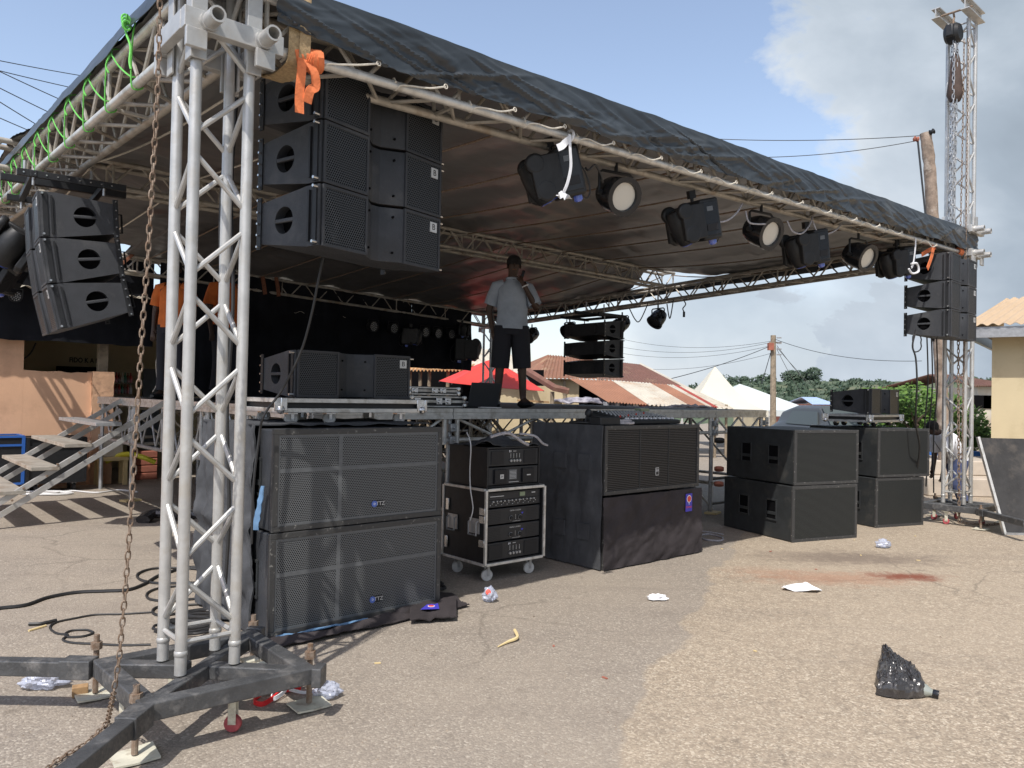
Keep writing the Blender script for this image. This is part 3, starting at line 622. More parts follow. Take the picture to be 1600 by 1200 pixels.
# building on the right
rb_ = thing('house', 'cream house with tan corrugated roof at the right edge', 'building', S(11.35, 0, 0), PSI)
q = P(1549, 640, 13.2); q2 = P(1700, 640, 13.2)
rb_.location = (q.x, q.y, 0); rb_.rotation_euler = (0, 0, radians(-38))
zt = P(1543, 528, 13.2).z
MB().box(0, 6, 0, 5, 0, zt+.1).build('wall', 'cream2', rb_, smooth=False)
MB().box(-.35, 6, -.42, -.36, zt-.02, zt+.16).build('fascia', 'steelgrey', rb_, smooth=False)
MB().box(-.35, -.29, -.36, 5, zt-.02, zt+.16).build('fascia', 'steelgrey', rb_, smooth=False)
MB().corr((.0, 2.4, zt+.95), (6, 2.4, zt+.95), (-.38, -.46, zt+.19), (6, -.46, zt+.19), 40, .02).build('roof', 'tin_tan', rb_)
MB().corr((-.38, 5.2, zt+.19), (-.38, -.46, zt+.19), (-.02, 2.41, zt+.95), (0, 2.4, zt+.95), 30, .02).build('roof', 'tin_tan', rb_)
pl = thing('boundary_wall', 'low painted wall, blue above green, behind the right tower', 'wall', G(1440, 775).xy.to_3d())
q = P(1400, 700, 15); q3 = P(1562, 700, 15)
pl.location = (q.x, 15, 0)
MB().box(0, q3.x-q.x, 0, .2, 0, P(1440, 722, 15).z).build('wall', 'hedge', pl, smooth=False)
MB().box(0, q3.x-q.x, -.003, .203, P(1440, 722, 15).z+.002, P(1440, 704, 15).z).build('blue_band', 'bluew', pl, smooth=False)
st = thing('concrete_step', 'pale concrete step and kerb behind the base of the right tower', 'step', (P(1430, 760, 13).x, 12.6, 0))
MB().box(0, 2.2, 0, 1.8, 0, .30).build('lower_step', 'conc', st, bevel=.02); MB().box(.1, 2.2, .5, 1.8, .302, .55).build('upper_step', 'conc', st, bevel=.02)
o = MB().box(-.35, .35, -.2, .2, 0, .3).build('sack', 'tent2', bevel=.1); o.location = P(1152, 702, 24); tag(o, 'white and red sacks piled behind the stage legs', 'sacks')
o.location.z = gz(0, 24)

# ---------------------------------------------------------------- peach house at the left
hs = thing('peach_house', 'peach plastered house with shaded cream veranda behind the stairs', 'building', S(0, 9.65, 0), PSI)
zl = PB(100, 581, 9.65)[1]; zh = PB(20, 537, 9.65)[1]; a35 = PB(36, 600, 9.65)[0]
MB().box(-8, a35, 0, .25, 0, zh+.2).build('front_wall', 'peach', hs, smooth=False)
def lowtop(a): return zl+.03*fbm(a*3, 1)
mb = MB(); n = 24; xs = [lerp(a35, 1.72, i/n) for i in range(n+1)]
for x0, x1 in zip(xs, xs[1:]):
    mb.add([(x0, .001, 0), (x1, .001, 0), (x1, .001, lowtop(x1)), (x0, .001, lowtop(x0)), (x0, .25, 0), (x1, .25, 0), (x1, .25, lowtop(x1)), (x0, .25, lowtop(x0))], [(0, 1, 2, 3), (4, 7, 6, 5), (3, 2, 6, 7)])
mb.build('parapet', 'peach', hs, smooth=False)
MB().grid(lambda t_, b: V((1.72+.13*(1-abs(2*((t_*4) % 1)-1))*0+[0, .3, .3, 0, 0][min(int(t_*4), 4)]*(1-(t_*4) % 1)+[.3, .3, 0, 0, 0][min(int(t_*4), 4)]*((t_*4) % 1)+.015*fbm(t_*9, b*9), -.06+[0, 0, .34, .34, 0][min(int(t_*4), 4)]*(1-(t_*4) % 1)+[0, .34, .34, 0, 0][min(int(t_*4), 4)]*((t_*4) % 1), b*(zl+.02))), 32, 30).build('pillar', 'peachr', hs)
MB().box(-8, 8, 2.6, 2.8, 0, 3.2).build('back_wall', 'cream', hs, smooth=False)
MB().box(a35-.15, a35, .25, 2.6, 0, 3.2).build('side_wall', 'cream', hs, smooth=False)
a_, z_ = PB(160, 590, 9.75)
MB().box(a_-.07, a_+.07, .05, .19, 0, 3.0).build('veranda_post', 'wood', hs, bevel=.01)
MB().corr((-8, 2.9, 3.3), (8, 2.9, 3.3), (-8, -.45, 2.92), (8, -.45, 2.92), 80, .02).build('roof', 'tin_white', hs)
MB().box(a35, 1.9, .27, 2.5, 0, .25).build('veranda_floor', 'conc', hs, smooth=False)
bw = 9.65+2.58
a0, z0 = PB(113, 568, bw); a1, z1 = PB(152, 559, bw)
text('painted_sign', 'FIDO K A BI', (z1-z0)*1.0, 'ink', hs, ((a0+a1)/2, 2.585, (z0+z1)/2), (pi/2, 0, 0), sx=.78, bold=.003)
a0, z0 = PB(222, 623, bw); a1, z1 = PB(250, 577, bw)
dr = MB().box(a0, a1, 2.53, 2.597, .25, z1).build('door', mat('grey_blue_door', (.14, .16, .18), .6, var=.1), hs, smooth=False); MB().bar((a0-.06, 2.5, z1+.04), (a1+.06, 2.5, z1+.04), .08, .08).build('door_frame', 'cream', dr)
a0, z0 = PB(88, 581, bw); a1, z1 = PB(118, 573, bw)
MB().box(a0, a1+.5, 2.52, 2.597, z0-.9, z1).build('window', 'dark', hs, smooth=False)
wr = MB(); w0 = S(a35-1.5, 9.6, 0)
tag(MB().path(bez([P(-5, 553, 11.2), P(20, 566, 11.4), P(45, 555, 11.8), P(56, 536, 11.9)], 8), .012, 5).build('house_wire', 'cable', origin=P(-5, 553, 11.2)), 'loose dark wire looping over the corner of the peach wall', 'wire')
# shelf with bottles
sh = thing('shelf', 'wall shelf standing in the veranda left of the grey door', 'shelf', S(0, bw-.45, 0), PSI)
a0, z0 = PB(166, 615, bw-.3); a1, z1 = PB(209, 584, bw-.3)
MB().box(a0, a1, 0, .3, z0-.04, z0).build('board', 'wood', sh); MB().box(a0, a1, .27, .3, z0, z1).build('back_panel', 'cream', sh)
MB().box(a0, a1, 0, .27, (z0+z1)/2-.01, (z0+z1)/2+.015).build('board', 'wood', sh); MB().box(a0, a0+.04, 0, .3, 0, z0-.042).build('leg', 'wood', sh); MB().box(a1-.04, a1, 0, .3, 0, z0-.042).build('leg', 'wood', sh)
bp_ = [(0, 0), (.032, 0), (.034, .1), (.012, .15), (.012, .19), (0, .19)]
bc = [('brown', (.20, .07, .03)), ('clear', (.55, .56, .56)), ('green', (.04, .15, .07)), ('red', (.45, .05, .03)), ('pale', (.6, .56, .42))]
for r_ in range(2):
    for i in range(8):
        nm, c_ = bc[(i*3+r_*2) % 5] if i > 3 else bc[(i+3*r_) % 2*3]
        z_ = z0 if r_ == 0 else (z0+z1)/2+.015; m_ = M.setdefault('bt'+nm, mat(nm+'_bottle_glass', c_, .2))
        o = MB().lathe(bp_, n=8).build('bottle', m_); a_ = lerp(a0+.06, a1-.06, i/7); o.location = S(a_, bw-.45+.12, z_)
        tag(o, f'{nm} bottle on the {["lower", "upper"][r_]} shelf board, {ord_[i]} from the left', 'bottle', 'bottles on the veranda shelf')
# things below the deck on the left
def case(px0, px1, yt, yb, b, depth, label, edge, castr=True):
    a0, z0 = PB(px0, yb, b); a1, z1 = PB(px1, yt, b); z0 = .14
    r = thing('flight_case', label, 'flight case', S(a0, b, 0), PSI); w = a1-a0
    MB().box(0, w, 0, depth, z0, z1).build('body', 'blk', r, bevel=.01); e = MB()
    for x in (0, w):
        for y in (0, depth): e.bar((x, y, z0), (x, y, z1), .04)
    for z in (z0, z1, z1-.12):
        for y in (0, depth): e.bar((0, y, z), (w, y, z), .03)
        for x in (0, w): e.bar((x, 0, z), (x, depth, z), .03)
    e.build('edging', edge, r)
    for x in (.12, w-.12):
        for y in (.1, depth-.1):
            c = MB().lathe([(.02, -.02), (.06, -.018), (.06, .018), (.02, .02)], (x, y, .06), (1, 0, 0), 14).build('caster', 'rub', r); MB().box(x-.03, x+.03, y-.03, y+.03, .1, .14).build('fork', 'steelgrey', c)
case(-60, 37, 682, 760, 9.0, .5, 'black flight case with blue edging under the stairs at the left edge', 'blue')
case(42, 134, 684, 760, 8.95, .5, 'large black case on casters under the stairs, in front of the peach wall', 'blk')
sto = thing('stool', 'small yellow wooden stool under the stage by the peach pillar', 'stool', G(172, 757).xy.to_3d(), PSI)
MB().box(-.22, .22, -.15, .15, .38, .43).build('seat', 'straw', sto)
for x in (-.18, .18):
    for y in (-.11, .11): MB().box(x-.03, x+.03, y-.03, y+.03, 0, .38).build('leg', 'straw', sto)
o = MB().box(-.17, .17, -.02, .02, 0, .36).build('board', 'tin_white', bevel=.004); q = G(172, 757); o.location = (q.x, q.y, .431); o.rotation_euler = (radians(-8), 0, PSI); tag(o, 'cream board leaning upright on the yellow stool', 'board')
cr_ = thing('crate_stack', 'stack of dark red plastic crates under the stage', 'crates', G(196, 752).xy.to_3d()+V((.1, .4, 0)), PSI)
for k in range(4): MB().box(-.17, .17, -.15, .15, k*.12, k*.12+.11).build('crate', 'brownmat', cr_, bevel=.01)
o = MB().path(bez([(-.4, 0, 0), (-.2, .05, .1), (0, 0, .12), (.2, -.03, .08), (.35, .05, 0)], 6), .04, 8).build('yellow_sheet', 'yellow'); o.location = P(205, 722, 12); tag(o, 'yellow plastic bundle behind the stage legs', 'bundle')
def scrib(name, ctr, r, turns, rad, m, label, cat='cable', seed=1, sq=.5, th=0., oz=0.):
    rg = random.Random(seed); pts = []; n = int(turns*14)
    for i in range(n+1):
        a = i/14*2*pi; k = 1+.35*fbm(i*.11, seed)
        pts.append((cos(a+th)*r*k+.05*fbm(i*.05, 9+seed), sin(a+th)*r*k*sq, rad*.6+rad*.8*abs(fbm(i*.3, 5+seed))+rad*(i/n)*turns*.35+oz))
    o = MB().path(pts, rad, 6).build(name, m); o.location = ctr; return tag(o, label, cat)
tag(MB().path(bez([G(x, y)+V((0, 0, .012)) for x, y in [(-10, 775), (40, 770), (80, 772), (110, 768), (150, 771), (185, 767), (215, 770)]], 8), .012, 5).build('cable', 'wcable', origin=G(40, 770)), 'white cable lying along the ground under the stairs', 'cable')
scrib('cable', G(70, 772), .35, 3, .012, 'wcable', 'loose white and grey cable coil under the stairs', seed=3)

# ================================================================ TRUSSES AND TOWERS
def zr(a, b):
    s, t = a/9.5, b/9.3
    return 3.12*(1-s)*(1-t)+3.42*s*(1-t)+3.40*(1-s)*t+3.02*s*t
def zigs(mb, p0, p1, w, r, bay, gap=.03, flip=0):      # diagonals between two parallel chords p0->p1 and shifted by w
    d = p1-p0; ln = d.length; n = max(2, int(round(ln/bay))); st = d/n; g = d.normalized()*gap
    for i in range(n):
        a, b = p0+st*i+g, p0+st*(i+1)-g
        if (i+flip) % 2: mb.tube(a+w, b, r, 6)
        else: mb.tube(a, b+w, r, 6)
def truss(name, label, p0, p1, side, m='alu', mi=None, size=.24, r=.0255, bay=.27, cat='truss', group='roof truss beams', ends=True):
    root = thing(name, label, cat, p0, group=group); side = V(side).normalized(); p1 = p1-p0; up = V((0, 0, 1)); h = size/2
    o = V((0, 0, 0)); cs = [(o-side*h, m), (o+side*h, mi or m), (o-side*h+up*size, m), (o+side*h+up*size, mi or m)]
    for c, mm in cs: MB().tube(c, c+p1, r, 14).build('chord', mm, root)
    lt = MB()
    for k, (c, w) in enumerate([(cs[0][0], up*size), (cs[1][0], up*size), (cs[0][0], side*size), (cs[2][0], side*size)]): zigs(lt, c, c+p1, w, .0115, bay, .03, k % 2)
    n = int(p1.length/ (bay*4))
    for i in range(n+1):
        q = p1*(i/n)*.994+p1*.003
        for a, b in ((0, 2), (1, 3), (0, 1), (2, 3)): lt.tube(cs[a][0]+q, cs[b][0]+q, .0125, 6)
    lt.build('lattice', mi or m, root)
    return root
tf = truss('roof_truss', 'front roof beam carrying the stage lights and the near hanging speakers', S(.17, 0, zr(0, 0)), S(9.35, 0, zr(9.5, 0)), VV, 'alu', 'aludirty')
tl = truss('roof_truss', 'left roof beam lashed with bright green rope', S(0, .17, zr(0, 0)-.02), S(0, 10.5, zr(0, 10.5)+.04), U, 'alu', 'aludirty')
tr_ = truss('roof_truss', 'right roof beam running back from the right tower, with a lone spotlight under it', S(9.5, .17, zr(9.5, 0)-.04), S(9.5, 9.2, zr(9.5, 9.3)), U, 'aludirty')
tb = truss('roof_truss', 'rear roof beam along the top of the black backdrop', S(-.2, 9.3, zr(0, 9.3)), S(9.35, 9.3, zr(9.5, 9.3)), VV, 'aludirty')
am, zm = PB(1050, 446, 4.65); a2m, z2m = PB(720, 372, 4.65)
zm0 = zm+(z2m-zm)*(am-0)/(am-a2m)
BM = 4.65
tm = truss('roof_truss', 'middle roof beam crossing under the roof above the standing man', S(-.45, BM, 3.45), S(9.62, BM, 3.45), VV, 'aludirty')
ep = MB()
for z in (3.45, 3.69):
    for s in (-.12, .12): p = S(-.45, BM+s, z); ep.pipe(p, p-U*.10, .034, .024)
q = ep.build('chord_end', 'aluw', tm); q.data.transform(Matrix.Translation(-tm.location))
def chainmb(mb, pts, pitch=.034, r=.0036, w=.0085, n=10, m=5, fat=1.):
    pts = [V(p) for p in pts]; seg = []; tot = 0
    for a, b in zip(pts, pts[1:]): l = (b-a).length; seg.append((tot, l, a, b)); tot += l
    k = int(tot/pitch); rot0 = V((.3, .9, .1))
    for i in range(k):
        s = (i+.5)*pitch
        for t0, l, a, b in seg:
            if s <= t0+l: break
        c = a.lerp(b, (s-t0)/l); d = (b-a).normalized()
        e = rot0-d*rot0.dot(d); e.normalize(); f = d.cross(e)
        ang = (.5 if i % 2 else 2.07)+random.uniform(-.15, .15)
        sd = e*cos(ang)+f*sin(ang); hl = pitch*.5+r
        pp = []
        for j in range(n):
            t = 2*pi*j/n; x = cos(t); y = sin(t)
            pp.append(c+sd*(x*w)+d*(max(-1, min(1, y*1.25))*hl*.8+y*hl*.2))
        mb.path(pp, r, m, closed=True)
    return mb
def lattice_tower(label, loc, H_=6.5, zs=3.1, full=True, rz=PSI, zbase=.25):
    root = thing('lifting_tower', label, 'tower', loc, rz, group='aluminium lifting towers of the stage roof')
    pts = [(-.12, -.12), (.12, -.12), (.12, .12), (-.12, .12)]
    for x, y in pts:
        l = MB().tube((x, y, zbase), (x, y, H_), .0255, 18); l.lathe([(.0255, 0), (.029, .005), (.029, .02), (.0255, .025)], (x, y, zbase+.08)); l.build('column_tube', 'aluw', root)
    lt = MB()
    for k in range(4):
        a, b = V((*pts[k], 0)), V((*pts[(k+1) % 4], 0)); z = zbase+.14; up = (k % 2)
        lt.tube(a+V((0, 0, z)), b+V((0, 0, z)), .0115, 8)
        z += .05+.0*k
        while z < H_-.3:
            p, q = (a, b) if up else (b, a)
            lt.tube(p+V((0, 0, z)), q+V((0, 0, z+.225)), .0125, 8); z += .315; up = 1-up
        lt.tube(a+V((0, 0, H_-.05)), b+V((0, 0, H_-.05)), .0115, 8)
    lt.build('lattice', 'aluw', root)
    # sliding sleeve block with rollers
    sb = MB(); hs_ = .185
    for z in (zs, zs+.30):
        for s in (-1, 1):
            sb.box(-hs_-.02, hs_+.06, s*hs_-.025, s*hs_+.025, z-.045, z+.045)
            sb.box(s*hs_-.022, s*hs_+.022, -hs_+.028, hs_-.028, z-.043, z+.043)
    for x in (-1, 1):
        for y in (-1, 1):
            for (w, d, dx, dy) in ((.07, .012, -.05*x, .046*y), (.012, .07, .046*x, -.05*y)):
                cx, cy = x*(hs_-.06)+dx*0+(.0 if w > d else x*.03), y*(hs_-.06)+(y*.03 if w > d else 0)
                sb.box(cx-w/2, cx+w/2, cy-d/2, cy+d/2, zs-.15, zs+.50)
            sb.box(x*.155-.045, x*.155+.045, y*.21-.028*0-.012, y*.21+.012, zs-.13, zs-.046)
    sv = sb.build('sleeve_block', 'aluw', root, smooth=False, bevel=.003)
    for z in (zs, zs+.30):
        for x in (-.10, .15):
            MB().pipe((x, -hs_-.024, z+.0), (x, -hs_-.13, z+.0), .036, .027).build('roller_stub', 'aluw', sv)
            MB().tube((x, -hs_-.02, z), (x, -hs_-.045, z), .043, 14).build('roller_collar', 'aluw', sv)
    # base frame
    bf = MB(); q = .33; zt = zbase-.04; w = .075
    C4 = [V((-.31, -.33, zt)), V((.355, -.36, zt)), V((.365, .29, zt)), V((-.33, .29, zt))]
    for k in range(4):
        a, b = C4[k], C4[(k+1) % 4]; d = (b-a).normalized(); bf.bar(a+d*(w/2 if k % 2 else -w/2), b-d*(w/2 if k % 2 else -w/2), w)
    d = V((1, 1, 0)).normalized(); bf.bar(C4[0]+d*.055, C4[2]-d*.055, w*.92, w*.9); e = V((-1, 1, 0)).normalized()
    bf.bar(C4[1]+e*.055, V((.03, -.03, zt))+V((0, 0, 0)), w*.92, w*.88); bf.bar(C4[3]-e*.055, V((-.03, .03, zt)), w*.92, w*.88)
    base = bf.build('base_frame', 'basetube', root, smooth=False, bevel=.006)
    outs = [(0, 1.5 if full else .9), (3, 1.5 if full else .5), (1, .09), (2, .12)]
    for k, ln in outs:
        c = C4[k]; dr = V((c.x, c.y, 0)).normalized(); sd = V((-dr.y, dr.x, 0))
        cc = c+dr*.04
        MB().bar(cc, cc+dr*(.14 if ln > .2 else .045), w+.012, w+.012).build('outrigger_socket', 'basetube', base, smooth=False, bevel=.005)
        if ln > .2: MB().bar(cc+dr*.10, cc+dr*ln, w-.006, w-.006).build('outrigger', 'basetube', base, smooth=False, bevel=.005)
    for (x, y) in ([(-.30, .53), (-.34, -.265), (.445, -.225), (.43, .40)] if full else [(.40, -.40), (-.40, -.40), (-.4, .4), (.4, .4)]):
        j = MB().tube((x, y, .02), (x, y, .30), .0135, 10); j.lathe([(.013, 0), (.026, 0), (.026, .035), (.013, .035)], (x, y, .23), n=6); jo = j.build('screw_jack', 'rust', base)
        MB().grid(lambda a, b: V((x+(a-.5)*.17+.012*(b-.5), y+(b-.5)*.15, .014+.008*abs(a-.5)+.012*(a-.5)*(b-.5))), 6, 6, .008).build('jack_pad', 'pad', jo)
    for (x, y, rw) in [(-.30, .02, .3), (.06, -.27, .9), (.30, .10, 1.2), (-.02, .26, .2)]:
        f = MB().box(x-.05, x+.05, y-.04, y+.04, .165, .173)
        f.boxm((x-.0, y, .11), (.004, .05, .12), Matrix.Rotation(rw, 3, 'Z')); dd = V((cos(rw), sin(rw), 0))
        fo = MB().box(x-.05, x+.05, y-.04, y+.04, .162, .173); fo.bar(V((x, y, .165))-dd*.019, V((x, y, .04))-dd*.019, .034, .003, up=dd); fo.bar(V((x, y, .165))+dd*.019, V((x, y, .04))+dd*.019, .034, .003, up=dd)
        fo = fo.build('caster_fork', 'pad', base, smooth=False)
        MB().lathe([(.010, -.014), (.034, -.014), (.038, -.008), (.038, .008), (.034, .014), (.010, .014)], (x, y, .040), dd, 18).build('caster_wheel', 'redwheel', fo)
    return root
T1 = lattice_tower('near lattice tower on a dark steel base with outriggers, filling the left foreground', S(0, 0, 0), 6.5, 3.11)
T2 = lattice_tower('far right lattice tower with a chain hoist at its top', S(9.52, -.02, 0), 6.42, zr(9.5, 0)+.0, full=False)
T4 = lattice_tower('rear lattice tower seen just left of the standing man', S(9.5, 9.3, 0), 3.6, zr(9.5, 9.3), full=False)
# head beams and hoist of the right tower
for x in (-.17, .17):
    ib = MB(); ib.box(-.42, .16, x-.05, x+.05, 6.42, 6.432); ib.box(-.42, .16, x-.05, x+.05, 6.538, 6.55); ib.box(-.42, .16, x-.006, x+.006, 6.433, 6.537)
    ib.build('head_beam', 'aluw', T2, smooth=False)
MB().tube((-.30, -.22, 6.475), (-.30, .22, 6.475), .014).build('hoist_pin', 'rust', T2)
ho = thing('chain_hoist', 'black chain hoist with hanging steel chains at the top of the right tower', 'hoist', S(9.52, -.02, 0)-U*.30, PSI)
MB().path([(0, 0, 6.47), (.03, 0, 6.42), (0, 0, 6.36), (0, 0, 6.30)], .012, 6).build('hook', 'rust', ho)
MB().lathe([(0, -.09), (.10, -.085), (.125, -.05), (.125, .05), (.10, .085), (0, .09)], (0, 0, 6.2), (0, 1, 0), 18).build('hoist_body', 'blk', ho)
MB().boxm((.0, 0, 6.2), (.30, .10, .16)).build('gear_cover', 'blk', ho, bevel=.02)
MB().lathe([(.02, .0), (.05, -.1), (.075, -.35), (.10, -.55), (.06, -.64), (0, -.65)], (.03, -.02, 5.98), n=12).build('chain_bag', 'sack', ho)
for k, (x, y, zb, sc_) in enumerate([(-.05, -.03, 3.62, 1.), (.0, -.05, 3.55, 1.), (.03, .02, 3.45, 1.), (.02, -.12, 3.3, .7), (.05, -.16, .8, .7)]):
    z0 = 6.1; c = MB(); chainmb(c, [(x, y, z0), (x-.02, y, (z0+zb)/2), (x-.01, y+.02, zb)], .046*sc_+.012, .0058*sc_, .014*sc_, 8, 4); c.build('chain', 'steelgrey' if k < 3 else 'rust', ho)
c = MB(); chainmb(c, [(.02, -.08, 3.3), (.02, -.10, 1.5), (.03, -.12, .04), (.25, -.35, .02), (.6, -.45, .02), (.72, -.62, .02)], .05, .006, .014, 8, 4); c.build('chain', 'rust', ho)
# near rusty chain
cp = [P(252, -120, 2.95), P(250, 0, 2.95), P(247, 130, 2.95), P(240, 250, 2.96), P(231, 400, 2.97), P(222, 520, 2.98), P(214, 650, 2.99), P(206, 780, 3.0), P(196, 920, 3.02), P(186, 1030, 3.05), P(178, 1080, 3.08), G(168, 1128, .012), G(140, 1158, .012), G(105, 1178, .012), G(86, 1190, .012), G(60, 1215, .012)]
mb = MB(); chainmb(mb, cp[:3]+cp[3:], .0335, .0034, .0092, 10, 5)
tag(mb.build('rusty_chain', 'rust', origin=cp[-5]), 'long rusty chain hanging in front of the near tower down to the ground', 'chain')
mb = MB(); q = [P(258, 700, 3.0)+V((.0, 0, 0))]
# webbing at the near tower
sl_ = MB()
def band(mb, pts, w, th=.006, side=(1, 0, 0)):
    s = V(side).normalized(); pts = [V(p) for p in pts]; n = len(pts)
    vs = []
    for i, p in enumerate(pts):
        d = (pts[min(i+1, n-1)]-pts[max(i-1, 0)]).normalized(); nn = d.cross(s).normalized(); s2 = nn.cross(d).normalized()
        vs += [p+s2*w/2+nn*th/2, p-s2*w/2+nn*th/2, p-s2*w/2-nn*th/2, p+s2*w/2-nn*th/2]
    fs = [(i*4+k, i*4+(k+1) % 4, (i+1)*4+(k+1) % 4, (i+1)*4+k) for i in range(n-1) for k in range(4)]+[(0, 1, 2, 3), tuple(4*(n-1)+k for k in (3, 2, 1, 0))]
    return mb.add(vs, fs)
zf = zr(.3, 0)
p = MB()
for da, y0 in ((.31, -.155), (.36, -.165)):
    band(p, bez([S(da, -.15, zf+.75), S(da+.005, y0-.01, zf+.3), S(da+.01, y0, zf), S(da+.012, -.10, zf-.055), S(da+.012, .08, zf-.05), S(da, .16, zf+.05), S(da, .16, zf+.75)], 6), .055, .007, U)
tag(p.build('lifting_sling', 'tan', origin=S(.33, 0, zf)), 'frayed tan webbing sling looped under the roof beam beside the near tower', 'sling')
p = MB()
for k in range(7):
    a = .42+k*.018; band(p, [S(a-.07+.012*sin(t*.9+k), .0+cos(t*pi/6)*(.042+.004*k)-.12, zf+.0+sin(t*pi/6)*(.05+.004*(k % 3))) for t in range(13)], .032, .004, U+V((0, 0, .25)))
band(p, bez([S(.36, -.16, zf-.02), S(.355, -.17, zf-.09), S(.35, -.165, zf-.2), S(.352, -.165, zf-.29)], 5), .045, .005, U)
band(p, bez([S(.39, -.16, zf-.03), S(.42, -.175, zf-.08), S(.43, -.17, zf-.14), S(.40, -.175, zf-.17), S(.39, -.165, zf-.23)], 5), .045, .005, U)
tag(p.build('orange_strap', 'orange', origin=S(.45, -.12, zf)), 'orange ratchet strap knotted round the beam with its tail hanging over the top near speaker', 'strap')

# ================================================================ ROOF TARPAULIN
roof = thing('roof_tarpaulin', 'black tarpaulin roof of the stage with a wrinkled front flap', 'tarpaulin', S(0, 0, 0), PSI)
def roofz(a, b):
    k = max(0, 1-abs(b-BM)/BM); k = k**(lerp(3.2, 1.0, max(0, a)/1.5) if a < 1.5 else lerp(1.0, 5.0, min(1, (a-8.2)/1.3)) if a > 8.2 else 1.0)
    return zr(a, b)+.29+(3.46-zr(a, BM))*k
def rs_(zoff):
    def fn(s, t):
        a = lerp(-.15, 9.66, s); b = lerp(-.13, 9.45 if a > 2.0 else 8.65, t)  # rear left cut short, out of view, to let sun onto the peach wall
        gap = max(0, 1-abs(b-BM-.1)/.8)
        if s > .9: a -= gap*.55*((s-.9)/.1)
        sag = -.035*abs(sin(a/.92*pi))*(min(1, b*1.2) if b < 5 else 1)
        wr = .02*fbm(a*1.3, b*.9)*min(1, abs(b)*2)
        crease = .02*fbm(a*1.2+b*.5, b*5.5-a*1.5, 3)
        return V((a, b, roofz(a, b)+zoff+sag+(wr+crease if .2 < b < 9 else 0)))
    return fn
MB().grid(rs_(.012), 120, 100).build('top_sheet', 'tarp', roof)
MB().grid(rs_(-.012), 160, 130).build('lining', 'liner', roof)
def flap(s, t):
    a = lerp(.22, 9.62, s); hem = .040+.022*fbm(a*.9, 2)+(.07*max(0, (.9-a)/.7)); z = lerp(zr(a, 0)+.305, zr(a, 0)+hem, t)
    if t == 0: z += .012*fbm(a*1.2, 7)
    k = 1-.55*t*0
    # diagonal folds and creases
    w = min(1, t*2.2)*(.75+.25*t)
    def rdg(n, k): return math.exp(-(n*k)**2)
    y = -.168-.018*w-.022*w*fbm(a*1.0-t*.9, t*.35, 4, 2)-.022*w*rdg(fbm(a*1.0+t*1.1, t*.6, 8, 2), 9)-.018*w*rdg(fbm(a*2.1-t*1.9, t*.8, 3, 2), 8)+.016*w*rdg(fbm(a*1.6-t*1.0, t*.5, 13, 2), 8)-.006*w*rdg(fbm(a*4.2+t*2.3, t*1.2, 5, 2), 6)-.0015*fbm(a*8-t*5, t*4., 6, 2)
    y = min(y, -.150)
    z += .010*(1-t)*fbm(a*1.5, 17)-.03*t*(1-t)*fbm(a*2.3, 11)
    return V((a, y, z))
MB().grid(flap, 760, 34, .004).build('front_flap', 'tarp', roof)
MB().grid(lambda s, t: V((lerp(.22, 9.62, s), lerp(-.10, -.157, t), zr(lerp(.22, 9.62, s), 0)+.303-.0*t)), 60, 2, .003).build('front_fold', 'tarp', roof)
MB().grid(lambda s, t: V((9.66+.02*fbm(s*9, t), lerp(-.1, 9.45, s), lerp(roofz(9.5, lerp(-.1, 9.45, s))*0+zr(9.5, lerp(0, 9.3, s))+.30, zr(9.5, lerp(0, 9.3, s))+.13+.05*fbm(s*7, 3), t)-(.0)))if True else 0, 90, 5, .004).build('side_flap', 'tarp', roof)
MB().grid(lambda s, t: V((-.165-.02*t+.012*fbm(s*19, t), lerp(.1, 9.45, s), zr(0, lerp(0, 9.3, s))+lerp(.325, .235+.02*fbm(s*14, 3), t))), 120, 4, .004).build('side_flap', 'tarp', roof)
for i in range(14):       # gathering at the right end
    pass
gp = [(590, 100), (695, 136), (803, 172), (881, 198), (957, 224), (1032, 247), (1094, 268), (1149, 285), (1205, 302), (1253, 316), (1297, 330), (1337, 342), (1373, 352), (1408, 363), (1462, 383)]
for i, (x, y) in enumerate(gp):
    a, z = PB(x, y, -.19); t = MB(); zp = zr(a-.2, 0)
    t.path([(a+cos(k*pi/4)*.012, -.20, z+sin(k*pi/4)*.012) for k in range(8)], .0035, 5, closed=True)
    t.path(bez([(a, -.198, z), (a-.10, -.19, z-.035-.0*i), (a-.2, -.165, zp+.0), (a-.26, -.15, zp-.01), (a-.275, -.12, zp-.03), (a-.28, -.09, zp), (a-.285, -.12, zp+.03), (a-.29, -.150, zp)], 5), .0055, 5)
    t.build('tie_cord', 'cord', roof)
for i in range(11):       # purlin ropes under the roof
    a = .9*i+.55
    for b0, b1 in ((.12, BM-.12), (BM+.12, 9.2)):
        pts = [(a, lerp(b0, b1, k/14), roofz(a, lerp(b0, b1, k/14))-.075-.03*sin(k/14*pi)) for k in range(15)]
        MB().path(pts, .009, 5).build('purlin_rope', 'cord' if i in (0, 1) else 'rust', roof)
